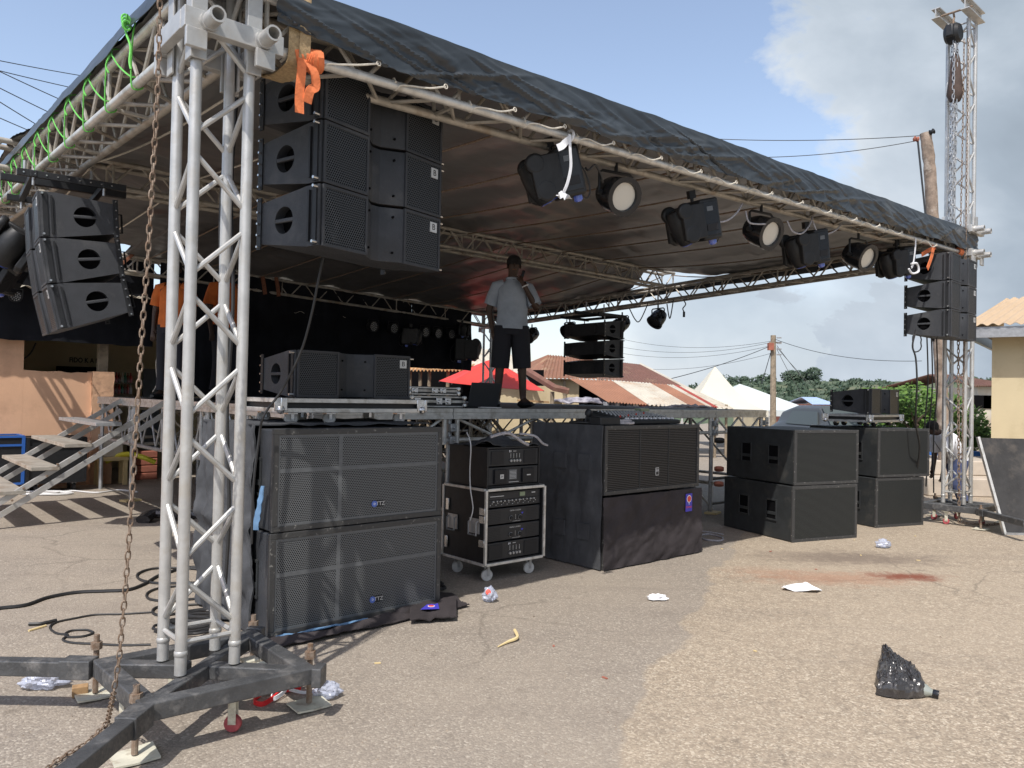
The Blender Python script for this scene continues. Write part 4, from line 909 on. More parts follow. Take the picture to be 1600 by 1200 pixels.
# green lashings on the left beam
def lash(b, k):
    z0 = zr(0, b)-.02; x = -.12; z1 = z0+.26; m = MB()
    m.path(bez([S(x-.04, b-.02, z1+.03), S(x-.045, b, z1-.05), S(x-.035, b+.05, z0+.03), S(x-.02, b+.06, z0-.03), S(x+.03, b+.065, z0-.01), S(x+.0, b+.07, z0+.035), S(x-.035, b+.08, z0+.04), S(x-.045, b+.28, z0+.16), S(x-.045, b+.42, z1+.02), S(x, b+.43, z1+.05)], 5), .0045, 5)
    m.path(bez([S(x-.04, b+.42, z1+.02), S(x-.06, b+.46, z1-.05), S(x-.05, b+.44, z1-.1)], 4), .005, 5)
    return tag(m.build('green_rope', 'green', origin=S(-.12, b, z0)), f'bright green lashing rope on the left roof beam, {ord_[k]} from the near tower', 'rope', 'green lashing ropes on the left roof beam')
for k in range(9): lash(.72+k*.52, k)
lb_ = MB().path(bez([S(-.2, .70, zr(0, .7)+.30), S(-.2, .72, zr(0, .7)+.22), S(-.19, .66, zr(0, .7)+.12), S(-.2, .63, zr(0, .7)+.03), S(-.2, .60, zr(0, .7)-.02)], 5), .006, 5)
for k in range(3): lb_.path([S(-.2+.02*cos(t*pi/5), .70+k*.01, zr(0, .7)+.24+.025*sin(t*pi/5)+.02*k) for t in range(10)], .006, 5, closed=True)
tag(lb_.build('green_rope', 'green', origin=S(-.2, .7, 3.3)), 'loose green knot and tail at the tarpaulin edge nearest the near tower', 'rope', 'green lashing ropes on the left roof beam')
for k, (a, w_) in enumerate([(1.25, .05), (1.75, .03), (4.2, .05), (4.45, .05)]):
    z0 = zr(a, 9.3); mb = MB(); band(mb, [S(a, 9.15, z0+.27), S(a+.03, 9.14, z0+.1), S(a+.06, 9.15, z0-.06)], .07, .006, U)
    if k < 2: band(mb, [S(a+.02, 9.14, z0-.05), S(a+.25, 9.14, z0+.1), S(a+.4, 9.15, z0+.27)], .05, .006, U)
    tag(mb.build('strap', 'rustc', origin=S(a, 9.15, z0)), ['broad red-brown strap with a tail at the left of the rear roof beam', 'second red-brown strap with a tail on the rear roof beam', 'left of a close pair of red-brown straps on the rear roof beam', 'right of a close pair of red-brown straps on the rear roof beam'][k], 'strap')
# backdrop
a1, _ = PB(246, 560, 9.2); a2, zb2 = PB(737, 572, 9.2)
bd = thing('backdrop', 'black cloth backdrop hanging behind the stage', 'backdrop', S(0, 9.18, 0), PSI)
zbl = PB(100, 533, 9.18)[1]
def curt(x0, x1, zb_, zt_=None):
    def fn(s, t):
        a = lerp(x0, x1, s); zt2 = zr(a, 9.3)+(.22 if zt_ is None else zt_)
        z = lerp(zt2, zb_+.02*fbm(a*2, 1), t); return V((a, .05*fbm(a*1.1, t*.7)+.025*fbm(a*5, t*1.5, 3), z))
    return fn
def zb_at(px, py): return PB(px, py, 9.18)[1]
lpn = MB().grid(curt(-1.5, a1, zbl), 60, 20, .004).build('left_panel', 'drop', bd); lpn.location = (0, .30, 0)
MB().grid(curt(a1+.003, 7.3, 1.385), 160, 30, .004).build('centre_panel', 'drop', bd)
MB().grid(curt(7.303, a2-.05, zb_at(700, 577)), 60, 20, .004).build('right_panel', 'drop', bd)
mb = MB()   # torn strip with cord at its left edge
mb.path(bez([S(a1, 9.14, 2.12), S(a1-.04, 9.13, 1.9), S(a1-.02, 9.13, 1.6), S(a1-.08, 9.13, 1.45)], 5), .008, 5)
tag(mb.build('loose_string', 'cord', origin=S(a1, 9.14, 2.1)), 'pale loose string at the cut edge of the black backdrop', 'string')

# ================================================================ STAGE
SB, SZ, SA0, SA1, SB1 = 2.25, 1.37, 1.68, 8.75, 9.0
stg = thing('stage_platform', 'modular stage deck with grey aluminium edges and legs', 'stage', S(0, 0, 0), PSI)
nA, nB = 5, 5
axs = [SA0, PB(706, 640, SB)[0], 5.35, PB(1116, 650, SB)[0], SA1]; bxs = [SB, 3.5, 4.75, 6.05, 7.42, SB1]
dk = MB()
for i in range(4):
    for j in range(5): dk.box(axs[i]+.006, axs[i+1]-.006, bxs[j]+.006, bxs[j+1]-.006, SZ-.03, SZ)
dk.build('deck_board', mat('deck_plywood', (.055, .048, .042), .7, var=.2, vs=3, bump=.1), stg, smooth=False)
def fascia(p0, p1):
    m = MB(); p0, p1 = V(p0), V(p1)
    d = (p1-p0).normalized(); n = V((d.y, -d.x, 0))
    for zc, hh, off in ((SZ-.016, .036, .014), (SZ-.050, .028, .005), (SZ-.082, .034, .014)): m.bar(p0+V((0, 0, zc))+n*off*.5, p1+V((0, 0, zc))+n*off*.5, .03+off, hh)
    m.build('edge_rail', 'alu', stg, smooth=False)
for x0, x1 in zip(axs, axs[1:]): fascia((x0+.004, SB, 0), (x1-.004, SB, 0)); fascia((x1-.004, SB1, 0), (x0+.004, SB1, 0))
for y0, y1 in zip(bxs, bxs[1:]): fascia((SA0, y1-.004, 0), (SA0, y0+.004, 0)); fascia((SA1, y0+.004, 0), (SA1, y1-.004, 0))
for i, x in enumerate(axs):
    for j, y in enumerate(bxs):
        if y == SB1 and x > SA0+.1: pass
        xx = min(max(x, SA0+.04), SA1-.04); yy = min(max(y, SB+.04), SB1-.04)
        MB().tube((xx, yy, 0), (xx, yy, SZ-.1), .027, 10).build('leg', 'steelgrey', stg)
br = MB()
for x in axs:      # vertical pair posts and couplers along the front
    for dx in (-.075, .075): br.tube((x+dx, SB+.01, 1.03), (x+dx, SB+.01, SZ-.1), .024, 10)
for x0, x1 in zip(axs, axs[1:]):
    br.tube((x0, SB+.02, 1.07), (x1, SB+.02, 1.07), .022, 10)
    n = 4; st = (x1-x0-.2)/n
    for k in range(n): br.tube((x0+.1+st*k, SB+.03, 1.08 if k % 2 else SZ-.1), (x0+.1+st*(k+1), SB+.03, SZ-.1 if k % 2 else 1.08), .015, 8)
br.build('front_bracing', 'alu', stg)
cl = MB()
for x in axs:
    for z in (1.07, 1.19): cl = MB(); cl.boxm((x, SB-.005, z), (.07, .07, .075)); cl.tube((x, SB-.06, z), (x, SB+.05, z), .014, 8); cl.build('coupler', 'steelgrey', stg, bevel=.008)
br = MB()
for y0, y1 in zip(bxs, bxs[1:]):
    br.tube((SA0+.03, y0, .76), (SA0+.03, y1, .76), .024, 10)
    for dy in (.1, -.1): 
        yy = y1+dy if dy < 0 else y0+dy; br.tube((SA0+.03, yy, .76), (SA0+.03, yy, SZ-.1), .022, 8)
    n = 4; st = (y1-y0-.26)/n
    for k in range(n): br.tube((SA0+.05, y0+.13+st*k, .78 if k % 2 else SZ-.1), (SA0+.05, y0+.13+st*(k+1), SZ-.1 if k % 2 else .78), .013, 8)
br.build('side_bracing', 'steelgrey', stg)
br = MB()
for y in bxs[1:]:
    br.tube((SA0, y, .76), (SA1, y, .76), .022, 8); br.tube((SA0, y, SZ-.13), (SA1, y, SZ-.13), .022, 8)
    for k in range(14): x = SA0+k*.5; br.tube((x, y, .78 if k % 2 else SZ-.13), (min(x+.5, SA1), y, SZ-.13 if k % 2 else .78), .014, 6)
for x in axs[1:]:
    br.tube((x, SB, .4), (x, SB1, .4), .022, 8)
    for y0, y1 in zip(bxs, bxs[1:]): br.tube((x, y0, .05), (x, y1, 1.2), .016, 6)
br.build('inner_bracing', 'aludirty', stg)
br = MB()
for z in (.12, .45): br.tube((axs[3], SB+.05, z), (SA1+.3, SB+.05, z), .02, 8)
br.build('base_rail', 'basetube', stg)
for (x, y) in ((SA0+.04, bxs[3]), (SA0+.04, bxs[4]), (axs[3], SB)): MB().boxm((x, y, .012), (.22, .16, .024), Matrix.Rotation(.3, 3, 'Z')).build('foot_board', 'straw', stg, smooth=False)
# stored frames lying in the dark under the deck
for k in range(6):
    o = MB(); o.bar((0, 0, 0), (2.2, 0, 0), .06, .08); o.bar((0, .8, 0), (2.2, .8, 0), .06, .08); o.bar((0, 0, 0), (0, .8, 0), .05, .08); o.bar((2.2, 0, 0), (2.2, .8, 0), .05, .08)
    q = o.build('stored_frame', 'aludirty', smooth=False); q.location = S(2.9+.25*(k % 2), 6.3, .06+.1*k); q.rotation_euler = (0, 0, PSI+.1*(k % 3-1))
    tag(q, f'aluminium frame lying flat in the dark pile under the stage, {ord_[k]} from the bottom', 'frame', 'stage frames piled under the deck')
o = MB().path(bez([S(1.6+dx, 6.2+dy, .03+dz) for dx, dy, dz in [(-.3, -.1, 0), (-.1, .1, .06), (.1, -.08, .05), (.3, .05, .04), (.45, -.1, 0)]], 5), .09, 9, rs=None).build('bin_bag', 'bag', origin=S(1.6, 7.3, 0)); o.location = G(205, 800)+V((0, .1, .02)); o.scale = (.9, .8, .6)
tag(o, 'flattened black plastic bag at the foot of a stage leg', 'plastic bag')
# stairs
ss = thing('stage_stairs', 'aluminium stairs with four plank treads leading up the left side of the stage', 'stairs', S(0, 0, 0), PSI)
aT, bN, bF = 1.66, 5.95, 7.75
slope = (1.36-.51)/(1.35-.05)
for b in (bN, bF):
    for off in (0., -.26):
        x1 = aT; z1 = SZ-.03+off*.45+0; x0 = aT-(z1-.02)/slope
        if off: x1 = aT; z1 = SZ-.17
        x0 = aT-(z1-.03)/slope
        s_ = MB().bar((x0, b+(.0 if off else -.012), .03), (x1, b+(.0 if off else -.012), z1), .032, .06).build('stringer', 'aluw', ss, smooth=False, bevel=.003)
for k in range(4):
    z = [1.11, .88, .64, .40][k]; x = [1.19, .89, .58, .27][k]
    MB().box(x-.27, x, bN-.05, bF+.03, z-.04, z).build('tread', 'aludirty' if k else 'steelgrey', ss, smooth=False, bevel=.004)
    for dx, dz in ((-.02, .02), (-.12, -.1)): MB().tube((x+dx, bN-.055, z+dz), (x+dx, bN-.025, z+dz), .012, 8).build('bolt', 'rust', ss)

# ================================================================ LINE ARRAY CABINETS
LW, LH, LR, LD = .96, .328, .225, .50       # width, front height, rear height, depth
def la_zlo(y): return lerp(0, (LH-LR)/2, max(0, (y-.10))/(LD-.10)) if y > .10 else 0
def la_zhi(y): return LH-la_zlo(y)
def la_box(label, group=None, front='grLA'):
    r = thing('line_array_speaker', label, 'speaker', group=group); h = LW/2
    plan = [(-h+.012, .0), (-.155, .0), (-.03, .085), (.03, .085), (.155, .0), (h-.012, .0), (h-.012, .10), (h-.012, LD), (-h+.012, LD), (-h+.012, .10)]
    n = len(plan); m = MB()
    vs = [(x, y, la_zlo(y)+.006) for x, y in plan]+[(x, y, la_zhi(y)-.006) for x, y in plan]
    m.add(vs, [tuple(range(n)), tuple(range(n, 2*n))]+[(i, (i+1) % n, n+(i+1) % n, n+i) for i in (0, 1, 2, 3, 4, 7)])
    m.build('cabinet', 'box', r, bevel=.003)
    for s in (-1, 1):        # side panels with a real round hand hole
        x = s*h; sp = MB(); c = (.285, LH/2); R_ = .074; k = 36
        outl = [(0.004, .004), (.10, .004), (LD, la_zlo(LD)+.004), (LD, la_zhi(LD)-.004), (.10, LH-.004), (.004, LH-.004)]
        def edge(th):
            dx, dz = cos(th), sin(th); best = 9
            for (x0, z0), (x1, z1) in zip(outl, outl[1:]+outl[:1]):
                ex, ez = x1-x0, z1-z0; den = dx*ez-dz*ex
                if abs(den) < 1e-9: continue
                t = ((x0-c[0])*ez-(z0-c[1])*ex)/den; q = ((x0-c[0])*dz-(z0-c[1])*dx)/den
                if t > 0 and -1e-6 <= q <= 1+1e-6: best = min(best, t)
            return (c[0]+dx*best, c[1]+dz*best)
        ths = sorted(list(2*pi*i/k for i in range(k))+[math.atan2(z-c[1], y-c[0]) % (2*pi) for y, z in outl]); k = len(ths)
        o_ = [edge(t) for t in ths]; i_ = [(c[0]+cos(t)*R_, c[1]+sin(t)*R_) for t in ths]
        vs = [(x, *p) for p in o_]+[(x, *p) for p in i_]+[(x-s*.012, *p) for p in o_]+[(x-s*.065, *p) for p in i_]
        fs = []
        for i in range(k):
            j = (i+1) % k; fs += [(i, j, k+j, k+i), (i, j, 2*k+j, 2*k+i), (k+i, k+j, 3*k+j, 3*k+i)]
        side = sp.add(vs, fs).build('side_panel', 'box', r, ang=30)
        q = MB(); q.add([(x-s*.055, c[0]+cos(t)*R_*.99, c[1]+sin(t)*R_*.99) for t in ths], [tuple(range(k))]); q.build('hand_hole', 'dark', side)
        MB().bar((x-s*.010, c[0]-R_, c[1]), (x-s*.010, c[0]+R_, c[1]), .02, .022).build('grip_bar', 'box', side, bevel=.004)
        MB().bar((x+s*.004, .035, .01), (x+s*.004, .035, LH-.01), .03, .008, up=(1, 0, 0)).build('rigging_rail', 'blk', r); MB().bar((x+s*.004, LD-.012, la_zlo(LD)-.03), (x+s*.004, LD-.012, la_zhi(LD)+.03), .035, .008, up=(1, 0, 0)).build('rigging_rail', 'blk', r)
        MB().bar((x+s*.008, .075, .03), (x+s*.008, .075, LH-.03), .012, .014, up=(1, 0, 0)).build('rigging_rail', 'blk', r)
        pn = MB()
        for z in (.02, LH-.02): pn.tube((x-s*.0, .018, z), (x+s*.035, .018, z), .008, 8)
        for z in (la_zlo(LD)-.015, la_zlo(LD)+.05, LH/2, la_zhi(LD)-.05, la_zhi(LD)+.015): pn.tube((x, LD-.012, z), (x+s*.022, LD-.012, z), .006, 8)
        pn.build('rigging_pin', 'chrome', r)
        # grilles, inner bevel panel and frame
        g = MB(); x0, x1 = sorted((s*.165, s*(h-.03))); g.box(x0, x1, -.006, 0.0, .02, LH-.02); g.build('grille', front, r, smooth=False)
        f = MB()
        for z in (.010, LH-.010): f.box(x0-.006, x1+.012, -.010, .004, z-.009, z+.009)
        for xx in (x0-.008, x1+.012): f.box(xx-.008, xx+.008, -.0105, .004, .002, LH-.002)
        f.build('grille_frame', 'box', r, smooth=False, bevel=.002)
        sc_ = MB()
        for z in (.06, LH-.06): sc_.tube((s*.10, .047, z), (s*.10-s*.006, .030, z), .007, 8)
        sc_.build('bolt', 'dark', r)
    rh = MB()
    for s in (-1, 1): rh.path([(s*.3-.0, LD, LH/2-.07), (s*.3, LD+.06, LH/2-.07), (s*.3, LD+.06, LH/2+.07), (s*.3, LD, LH/2+.07)], .008, 6)
    rh.build('rear_handle', 'blk', r)
    b = MB().box(h-.105, h-.045, -.010, -.006, LH-.095, LH-.035).build('badge', 'badge', r, smooth=False)
    text('badge_mark', 'B', .052, 'ink', b, (h-.075, -.0105, LH-.065), (pi/2, 0, 0), .0008)
    return r
gA = 'line array cabinets of the sound system'
LA0 = la_box('top cabinet of the near hanging column of three speakers beside the near tower', gA)
def array(boxes, px_, rz, top, tilts, labels, first=None, dxy=0.):
    p = V(px_); z = top; out = []
    for k, (tl_, lb) in enumerate(zip(tilts, labels)):
        R = Matrix.Rotation(rz, 3, 'Z') @ Matrix.Rotation(tl_, 3, 'X')
        o = first if (first and k == 0) else copy_thing(LA0, lb)
        if first and k == 0: o['label'] = lb
        dn = R @ V((0, 0, -LH-.004)); org = p+dn
        o.location = org; o.rotation_euler = (tl_, 0, rz); p = org; out.append(o)
    return out
rzN = PSI+radians(13.6)
c0 = P(505, 100, 3.96); zt_ = 3.255
dirx = V((cos(rzN), sin(rzN), 0)); pos = V((c0.x, c0.y, zt_))+dirx*(LW/2)
array(3, pos, rzN, zt_, [0, 0, 0], ['top cabinet of the near hanging column of three speakers beside the near tower', 'middle cabinet of the near hanging column of three speakers', 'bottom cabinet of the near hanging column of three speakers'], first=LA0)
# left array
rzL = PSI-pi/2-radians(4.5)
c = P(33, 290, 5.75); dirx = V((cos(rzL), sin(rzL), 0))
pl_ = P(47, 288, 5.42); pos = pl_-dirx*(LW/2)*1.0
pos.z = P(40, 291, 5.6).z-.07; pos += V((.06, 0, 0))
array(3, pos, rzL, pos.z, [radians(4), radians(9), radians(13.5)], ['top cabinet of the left hanging column seen from its side under the left roof beam', 'middle cabinet of the left hanging column seen from its side', 'bottom cabinet of the left hanging column, above the peach house'])
# right array
rzR = PSI+radians(2)
cR = S(8.40, -.30, 0); dirx = V((cos(rzR), sin(rzR), 0)); pos = cR+dirx*(LW/2); pos.z = 3.29
array(3, pos, rzR, 3.29, [0, 0, 0], ['top cabinet of the right hanging column beside the right tower', 'middle cabinet of the right hanging column beside the right tower', 'bottom cabinet of the right hanging column beside the right tower'])
# rear array
rzB = radians(-50)
cB = P(944, 500, 13.0); dirx = V((cos(rzB), sin(rzB), 0)); pos = cB-dirx*(LW/2)+V((-sin(rzB), cos(rzB), 0))*LD; pos.z = P(944, 500, 13.3).z; rzB += pi
array(3, pos, rzB, pos.z, [0, 0, 0], ['top cabinet of the rear hanging column, black against the sky above the tin roofs', 'middle cabinet of the rear hanging column above the tin roofs', 'bottom cabinet of the rear hanging column, just over the rusty tin roof'])
# fly bars
def flybar(label, pos, rz, drop, w=LW):
    r = thing('fly_frame', label, 'frame', pos, rz, group='fly frames above the hanging speakers'); m = MB()
    for s in (-1, 1): m.bar((s*(w/2-.02), -.08, .05), (s*(w/2-.02), .62, .05), .03, .05)
    for y in (.02, .48): m.bar((-w/2+.0, y, .05), (w/2, y, .05), .04, .045)
    m.bar((0, -.15, .10), (0, .70, .10), .05, .05)
    m.build('frame_bars', 'blk', r, bevel=.003, smooth=False); pass
    for y in (0., .45):
        MB().tube((0, y, .1), (0, y, drop), .012, 8).build('hanger', 'steelgrey', r)
        for s in (-1, 1): MB().tube((s*(w/2-.02), y+.02, -.03), (s*(w/2-.02), y+.02, .06), .009, 8).build('hanger', 'steelgrey', r)
    hl = MB()
    for k in range(9): hl.tube((w/2+.0, -.04+k*.07, .05), (w/2-.045, -.04+k*.07, .05), .006, 6)
    hl.build('pin_hole', 'chrome', r)
    return r
pL = P(40, 291, 5.6); flybar('black steel frame carrying the left hanging column', V((pl_.x, pl_.y, pL.z))-V((cos(rzL), sin(rzL), 0))*(LW/2), rzL, .25)
flybar('black steel frame carrying the rear hanging column', pos+V((0, 0, .02)), rzB, .3)
# lone cabinets on dollies
def dolly(label, loc, rz, w, d, h=.20, wh='wheel', m='alu', r_=.055):
    r = thing('dolly', label, 'dolly', loc, rz, group='wheeled boards carrying single cabinets')
    MB().box(.02, w-.02, .02, d-.02, h-.085, h-.006).build('board', 'blk', r, smooth=False)
    e = MB()
    for z in (h-.018, h-.085):
        e.bar((0, 0, z), (w, 0, z), .02, .030); e.bar((0, d, z), (w, d, z), .02, .030); e.bar((0, .011, z), (0, d-.011, z), .02, .030); e.bar((w, .011, z), (w, d-.011, z), .02, .030)
    e.build('edging', m, r, smooth=False, bevel=.003)
    c = MB()
    for x in (0, w):
        for y in (0, d): c = MB(); c.lathe([(0, -.03), (.022, -.022), (.03, 0), (.022, .022), (0, .03)], (x, y-.006 if y == 0 else y, h-.08), n=10); c.boxm((x, y+(-.008 if y == 0 else .008), h-.045), (.09, .012, .09)); c.boxm((x+(-.008 if x == 0 else .008), y, h-.045), (.012, .09, .09)); c.build('corner_cap', 'chrome', r, bevel=.004)
    for x in (.12, w*.36 if w > .8 else w-.1, w-.14):
        for y in (.09, d-.09):
            f = MB().box(x-.035, x+.035, y-.03, y+.03, h-.112, h-.104); f.box(x-.011, x+.011, y-.026, y-.022, .035, h-.113); f.box(x-.011, x+.011, y+.022, y+.026, .035, h-.113); f = f.build('caster_fork', 'chrome', r)
            MB().lathe([(.015, -.018), (.038, -.018), (r_*.85, -.010), (r_*.85, .010), (.038, .018), (.015, .018)], (x, y, r_*.85+.0), (.25, 1, 0), 16).build('caster_wheel', wh, f)
    return r
STOP = 1.275
aD, _ = PB(454, 640, 1.30)
dolly('long silver-edged wheeled board on top of the near left subwoofers', S(.93, 1.22, STOP+.0), PSI, 1.13, .62, .185)
o = copy_thing(LA0, 'single line array cabinet standing on the silver-edged board over the near left subwoofers'); o.location = S(.98+LW/2+.08, 1.30, STOP+.187); o.rotation_euler = (0, 0, PSI+radians(2))
# ================================================================ SUBWOOFERS
def sub(label, loc, rz, w, h, d, style, group='stacked subwoofers', badge=None, handles='left', feet=True):
    r = thing('subwoofer', label, 'speaker', loc, rz, group=group); bm_ = 'box' if style == 'grid' else 'boxold'
    MB().box(0, w, .0, d, 0.005, h-.005).build('cabinet', bm_, r, bevel=.008, smooth=False)
    e = MB(); t = .014 if style != 'old' else .006
    for z in (.018, h-.018): e.box(.0-.002, w+.002, -t, .014, z-.018 if z > .1 else .001, z+.018 if z < .1 else h-.001)
    for x in (.016, w-.016): e.box(x-.018, x+.018, -t-.001, .014, .036, h-.036)
    e.build('front_edge', 'edge' if style != 'grid' else 'edge', r, smooth=False, bevel=.003)
    gx0, gx1, gz0, gz1 = .034, w-.034, .036, h-.036
    gm = {'grid': 'grSub', 'slot': 'grSlot', 'old': 'grOld'}.get(style)
    if gm: MB().box(gx0, gx1, -.006, -.0005, gz0, gz1).build('grille', gm, r, smooth=False)
    if style == 'grid':
        s_ = MB(); xm = gx0+(gx1-gx0)*.355; zm_ = gz0+(gz1-gz0)*.60
        s_.box(gx0, gx1, -.0085, -.0062, zm_-.012, zm_+.012); s_.box(xm-.014, xm+.014, -.0088, -.0065, gz0+.012, gz1-.012)
        for z in (gz0+.007, gz1-.007): s_.box(gx0, gx1, -.0087, -.0063, z-.007, z+.007)
        for x in (gx0+.006, gx1-.006): s_.box(x-.006, x+.006, -.009, -.006, gz0+.014, gz1-.014)
        s_.build('grille_strip', 'grFrame', r, smooth=False)
        xb = gx0+(gx1-gx0)*.60; zb_ = gz0+.085
        b = MB().lathe([(0, 0), (.021, 0), (.021, .004), (0, .004)], (xb-.034, -.009, zb_), (0, -1, 0), 20).build('badge', 'bbadge', r)
        MB().box(xb-.036, xb+.040, -.0105, -.0087, zb_-.02, zb_+.02).build('badge_plate', 'blk', b, smooth=False)
        text('badge_mark', 'D', .02, 'paper', b, (xb-.034, -.0135, zb_), (pi/2, 0, 0), .0006)
        text('badge_letters', 'TTZ', .036, 'badge', b, (xb+.012, -.0108, zb_), (pi/2, 0, 0), .0008)
    if style == 'slot':
        s_ = MB()
        for k in (.34, .66): s_.box(gx0+(gx1-gx0)*k-.006, gx0+(gx1-gx0)*k+.006, -.009, -.0062, gz0, gz1)
        s_.build('grille_strip', 'boxold', r, smooth=False)
        xb, zb_ = gx0+(gx1-gx0)*.53, gz0+.14
        b = MB().box(xb-.024, xb+.024, -.011, -.0062, zb_-.036, zb_+.036).build('badge', 'badge', r, smooth=False); MB().box(xb-.019, xb+.019, -.0118, -.0112, zb_-.03, zb_+.03).build('badge_face', 'blk', b, smooth=False)
        text('badge_mark', 'EV', .032, 'paper', b, (xb, -.0122, zb_+.008), (pi/2, 0, 0), .0006)
    for k, y in enumerate((.28*d, .68*d)):
        for s in ((-1,) if handles == 'left' else ()):
            hz_ = h*.52; hd = MB()
            for (y0, y1, z0, z1) in ((y-.085, y+.085, hz_+.10, hz_+.118), (y-.085, y+.085, hz_-.118, hz_-.10), (y-.085, y-.070, hz_-.099, hz_+.099), (y+.070, y+.085, hz_-.099, hz_+.099)): hd.box(-.012, -.0005, y0, y1, z0, z1)
            ho_ = hd.build('handle_frame', 'boxold', r, smooth=False, bevel=.002)
            MB().box(-.003, -.0004, y-.069, y+.069, hz_-.098, hz_+.098).build('handle_shade', 'dark', ho_, smooth=False)  # flat dark plate, shade of a recess put into its colour
            MB().bar((-.010, y, hz_-.045), (-.010, y, hz_-.0449+.0), .001, .001).v.clear()
            MB().box(-.011, -.004, y-.066, y+.066, hz_-.055, hz_-.02).build('grip', 'boxold', ho_, smooth=False, bevel=.003)
    return r
sub('lower near left subwoofer with grey perforated grille, standing on black cloth', S(.69, .80, .02), PSI, 1.26, .625, .82, 'grid')
sub('upper near left subwoofer with grey perforated grille, under the silver-edged wheeled board', S(.70, .81, .648), PSI, 1.25, .625, .82, 'grid')
sub('upper middle subwoofer with slotted black grille, under the mixing desk', S(3.74, .86, .65), PSI, 1.39, .61, .85, 'slot', handles='left')
sub('lower middle subwoofer wrapped in black cloth with a purple sticker', S(3.75, .87, .0), PSI, 1.39, .63, .85, 'none', handles='none')
def dirst(p0, p1): d = p1-p0; return math.atan2(d.y, d.x), d.length
rF, rR, rL = G(1237, 848), G(1338, 840), G(1130, 822); a_, l_ = dirst(rF, rR); l2 = (rL-rF).length
RS = a_
sub('lower worn black subwoofer of the front right stack, with a lit handle', rF+V((0, 0, .0)), RS, l_, .60, l2, 'old')
sub('upper worn black subwoofer of the front right stack', rF+V((cos(RS), sin(RS), 0))*.02+V((0, 0, .605)), RS+.01, l_, .595, l2*.98, 'old')
gF, gR = G(1367.6, 825), G(1442, 820); a_, l_ = dirst(gF, gR)
sub('lower worn black subwoofer of the rear right stack', gF, a_, l_, .60, 1.1, 'old')
sub('upper worn black subwoofer of the rear right stack, under the lone cabinet', gF+V((.02, .0, .605)), a_, l_*1.08, .595, 1.1, 'old')
q = gF+V((cos(a_), sin(a_), 0))*-.12+V((-sin(a_), cos(a_), 0))*.30
q = P(1302, 664, 10.0); q = P(1352, 664, 9.55); loc = V((q.x+.09, q.y+.03, 1.205))
dolly('small dark wheeled board on the rear right subwoofer stack', loc-V((cos(PSI+.05), sin(PSI+.05), 0))*.05, PSI+.05, 1.04, .56, .155, 'rub', 'steelgrey', .045)
o = copy_thing(LA0, 'single line array cabinet on the small dark board over the rear right stack'); o.location = loc+V((cos(PSI+.05), sin(PSI+.05), 0))*(LW/2)+V((0, .03, .156)); o.rotation_euler = (0, 0, PSI+.05)
# old feet/casters at the left of the front right stack
cst = MB()
for z in (.62+.14, .14):
    p = rL+V((-.05, .02, z)); cst.lathe([(.02, -.02), (.055, -.018), (.055, .018), (.02, .02)], p, (.2, .3, 1), 14)
for k, (z, x) in enumerate([(1.02, -.02), (.68, -.02), (.50, -.02)]):
    p = rL+V((-.06, .0, z)); tag(MB().lathe([(.02, -.022), (.058, -.018), (.058, .018), (.02, .022)], (0, 0, 0), (.1, .4, 1), 14).build('caster', 'brownmat' if k else 'rub'), f'{["upper", "middle", "lower"][k]} side caster sticking out behind the front right stack', 'caster', 'side casters of the front right stack').location = p
# covers --------------------------------------------------------------
def cloth_side(s, t):      # left side + top of the near left stack
    b = lerp(.96, 1.86, s); z = lerp(1.295, .02, t)
    k = 1 if s > .12 or t > .62 else .2
    a = .66-.05*abs(fbm(b*4, z*1.5, 2))-.07*t*abs(fbm(b*3.1+z, z*.9, 7))-.03*fbm(b*9, z*4, 3)-.03*max(0, 1-abs(z-.66)*12)
    return S(a, b, z)
cv_ = thing('speaker_cover', 'black padded cover draped over the left side of the near left subwoofers', 'cover', S(.66, 1.4, 0), PSI)
def tolocal(ob, root): ob.data.transform(root.matrix_basis.inverted()); ob.parent = root; return ob
def rootmat(r):
    return Matrix.Translation(r.location) @ Matrix.Rotation(r.rotation_euler[2], 4, 'Z')
def loc_(ob, root): ob.data.transform(rootmat(root).inverted()); ob.parent = root; return ob
loc_(MB().grid(cloth_side, 70, 60, .012).build('side_drape', 'cover'), cv_)
loc_(MB().grid(lambda s, t: S(lerp(.66, 1.97, t), lerp(.98 if True else 0, 1.87, s), 1.285+.012*fbm(s*5, t*8)-.0), 40, 40, .008).build('top_drape', 'cover'), cv_)
loc_(MB().grid(lambda s, t: S(lerp(.66, 1.97, s), 1.87+.02*fbm(s*6, t*3), lerp(1.29, .02, t)), 40, 20, .008).build('rear_drape', 'cover'), cv_)
loc_(MB().grid(lambda s, t: S(.655-.035*s*t+.01*fbm(s, t*5), lerp(.83, .86, s)+.05*t, lerp(.93, .66, t)), 6, 12, .006).build('blue_lining', 'lining'), cv_)
loc_(MB().grid(lambda s, t: S(.63+.01*fbm(s*3, t*3), lerp(1.15, 1.45, s), lerp(.40, .12, t)+.0), 12, 12, .015).build('pocket', 'cover'), cv_)
cv2 = thing('speaker_cover', 'black cloth cover wrapped tightly round the middle subwoofers', 'cover', S(3.73, 1.3, 0), PSI)
loc_(MB().grid(lambda s, t: S(3.715-.022*abs(fbm(s*3, t*2, 4))-.03*(t > .5)*s*.3-.02*abs(fbm(s*1.3-t*1.9, t*.7, 8)), lerp(.855, 1.73, s), lerp(1.262, .012, t)), 60, 50, .008).build('side_drape', 'cover'), cv2)
loc_(MB().grid(lambda s, t: S(lerp(3.715, 5.155, s), .835-.018*abs(fbm(s*4, t*2, 5))-.014*fbm(s*8+t*4, t*3, 6)-.012*t, lerp(.635, .012, t)), 70, 40, .006).build('front_drape', 'cover2'), cv2)
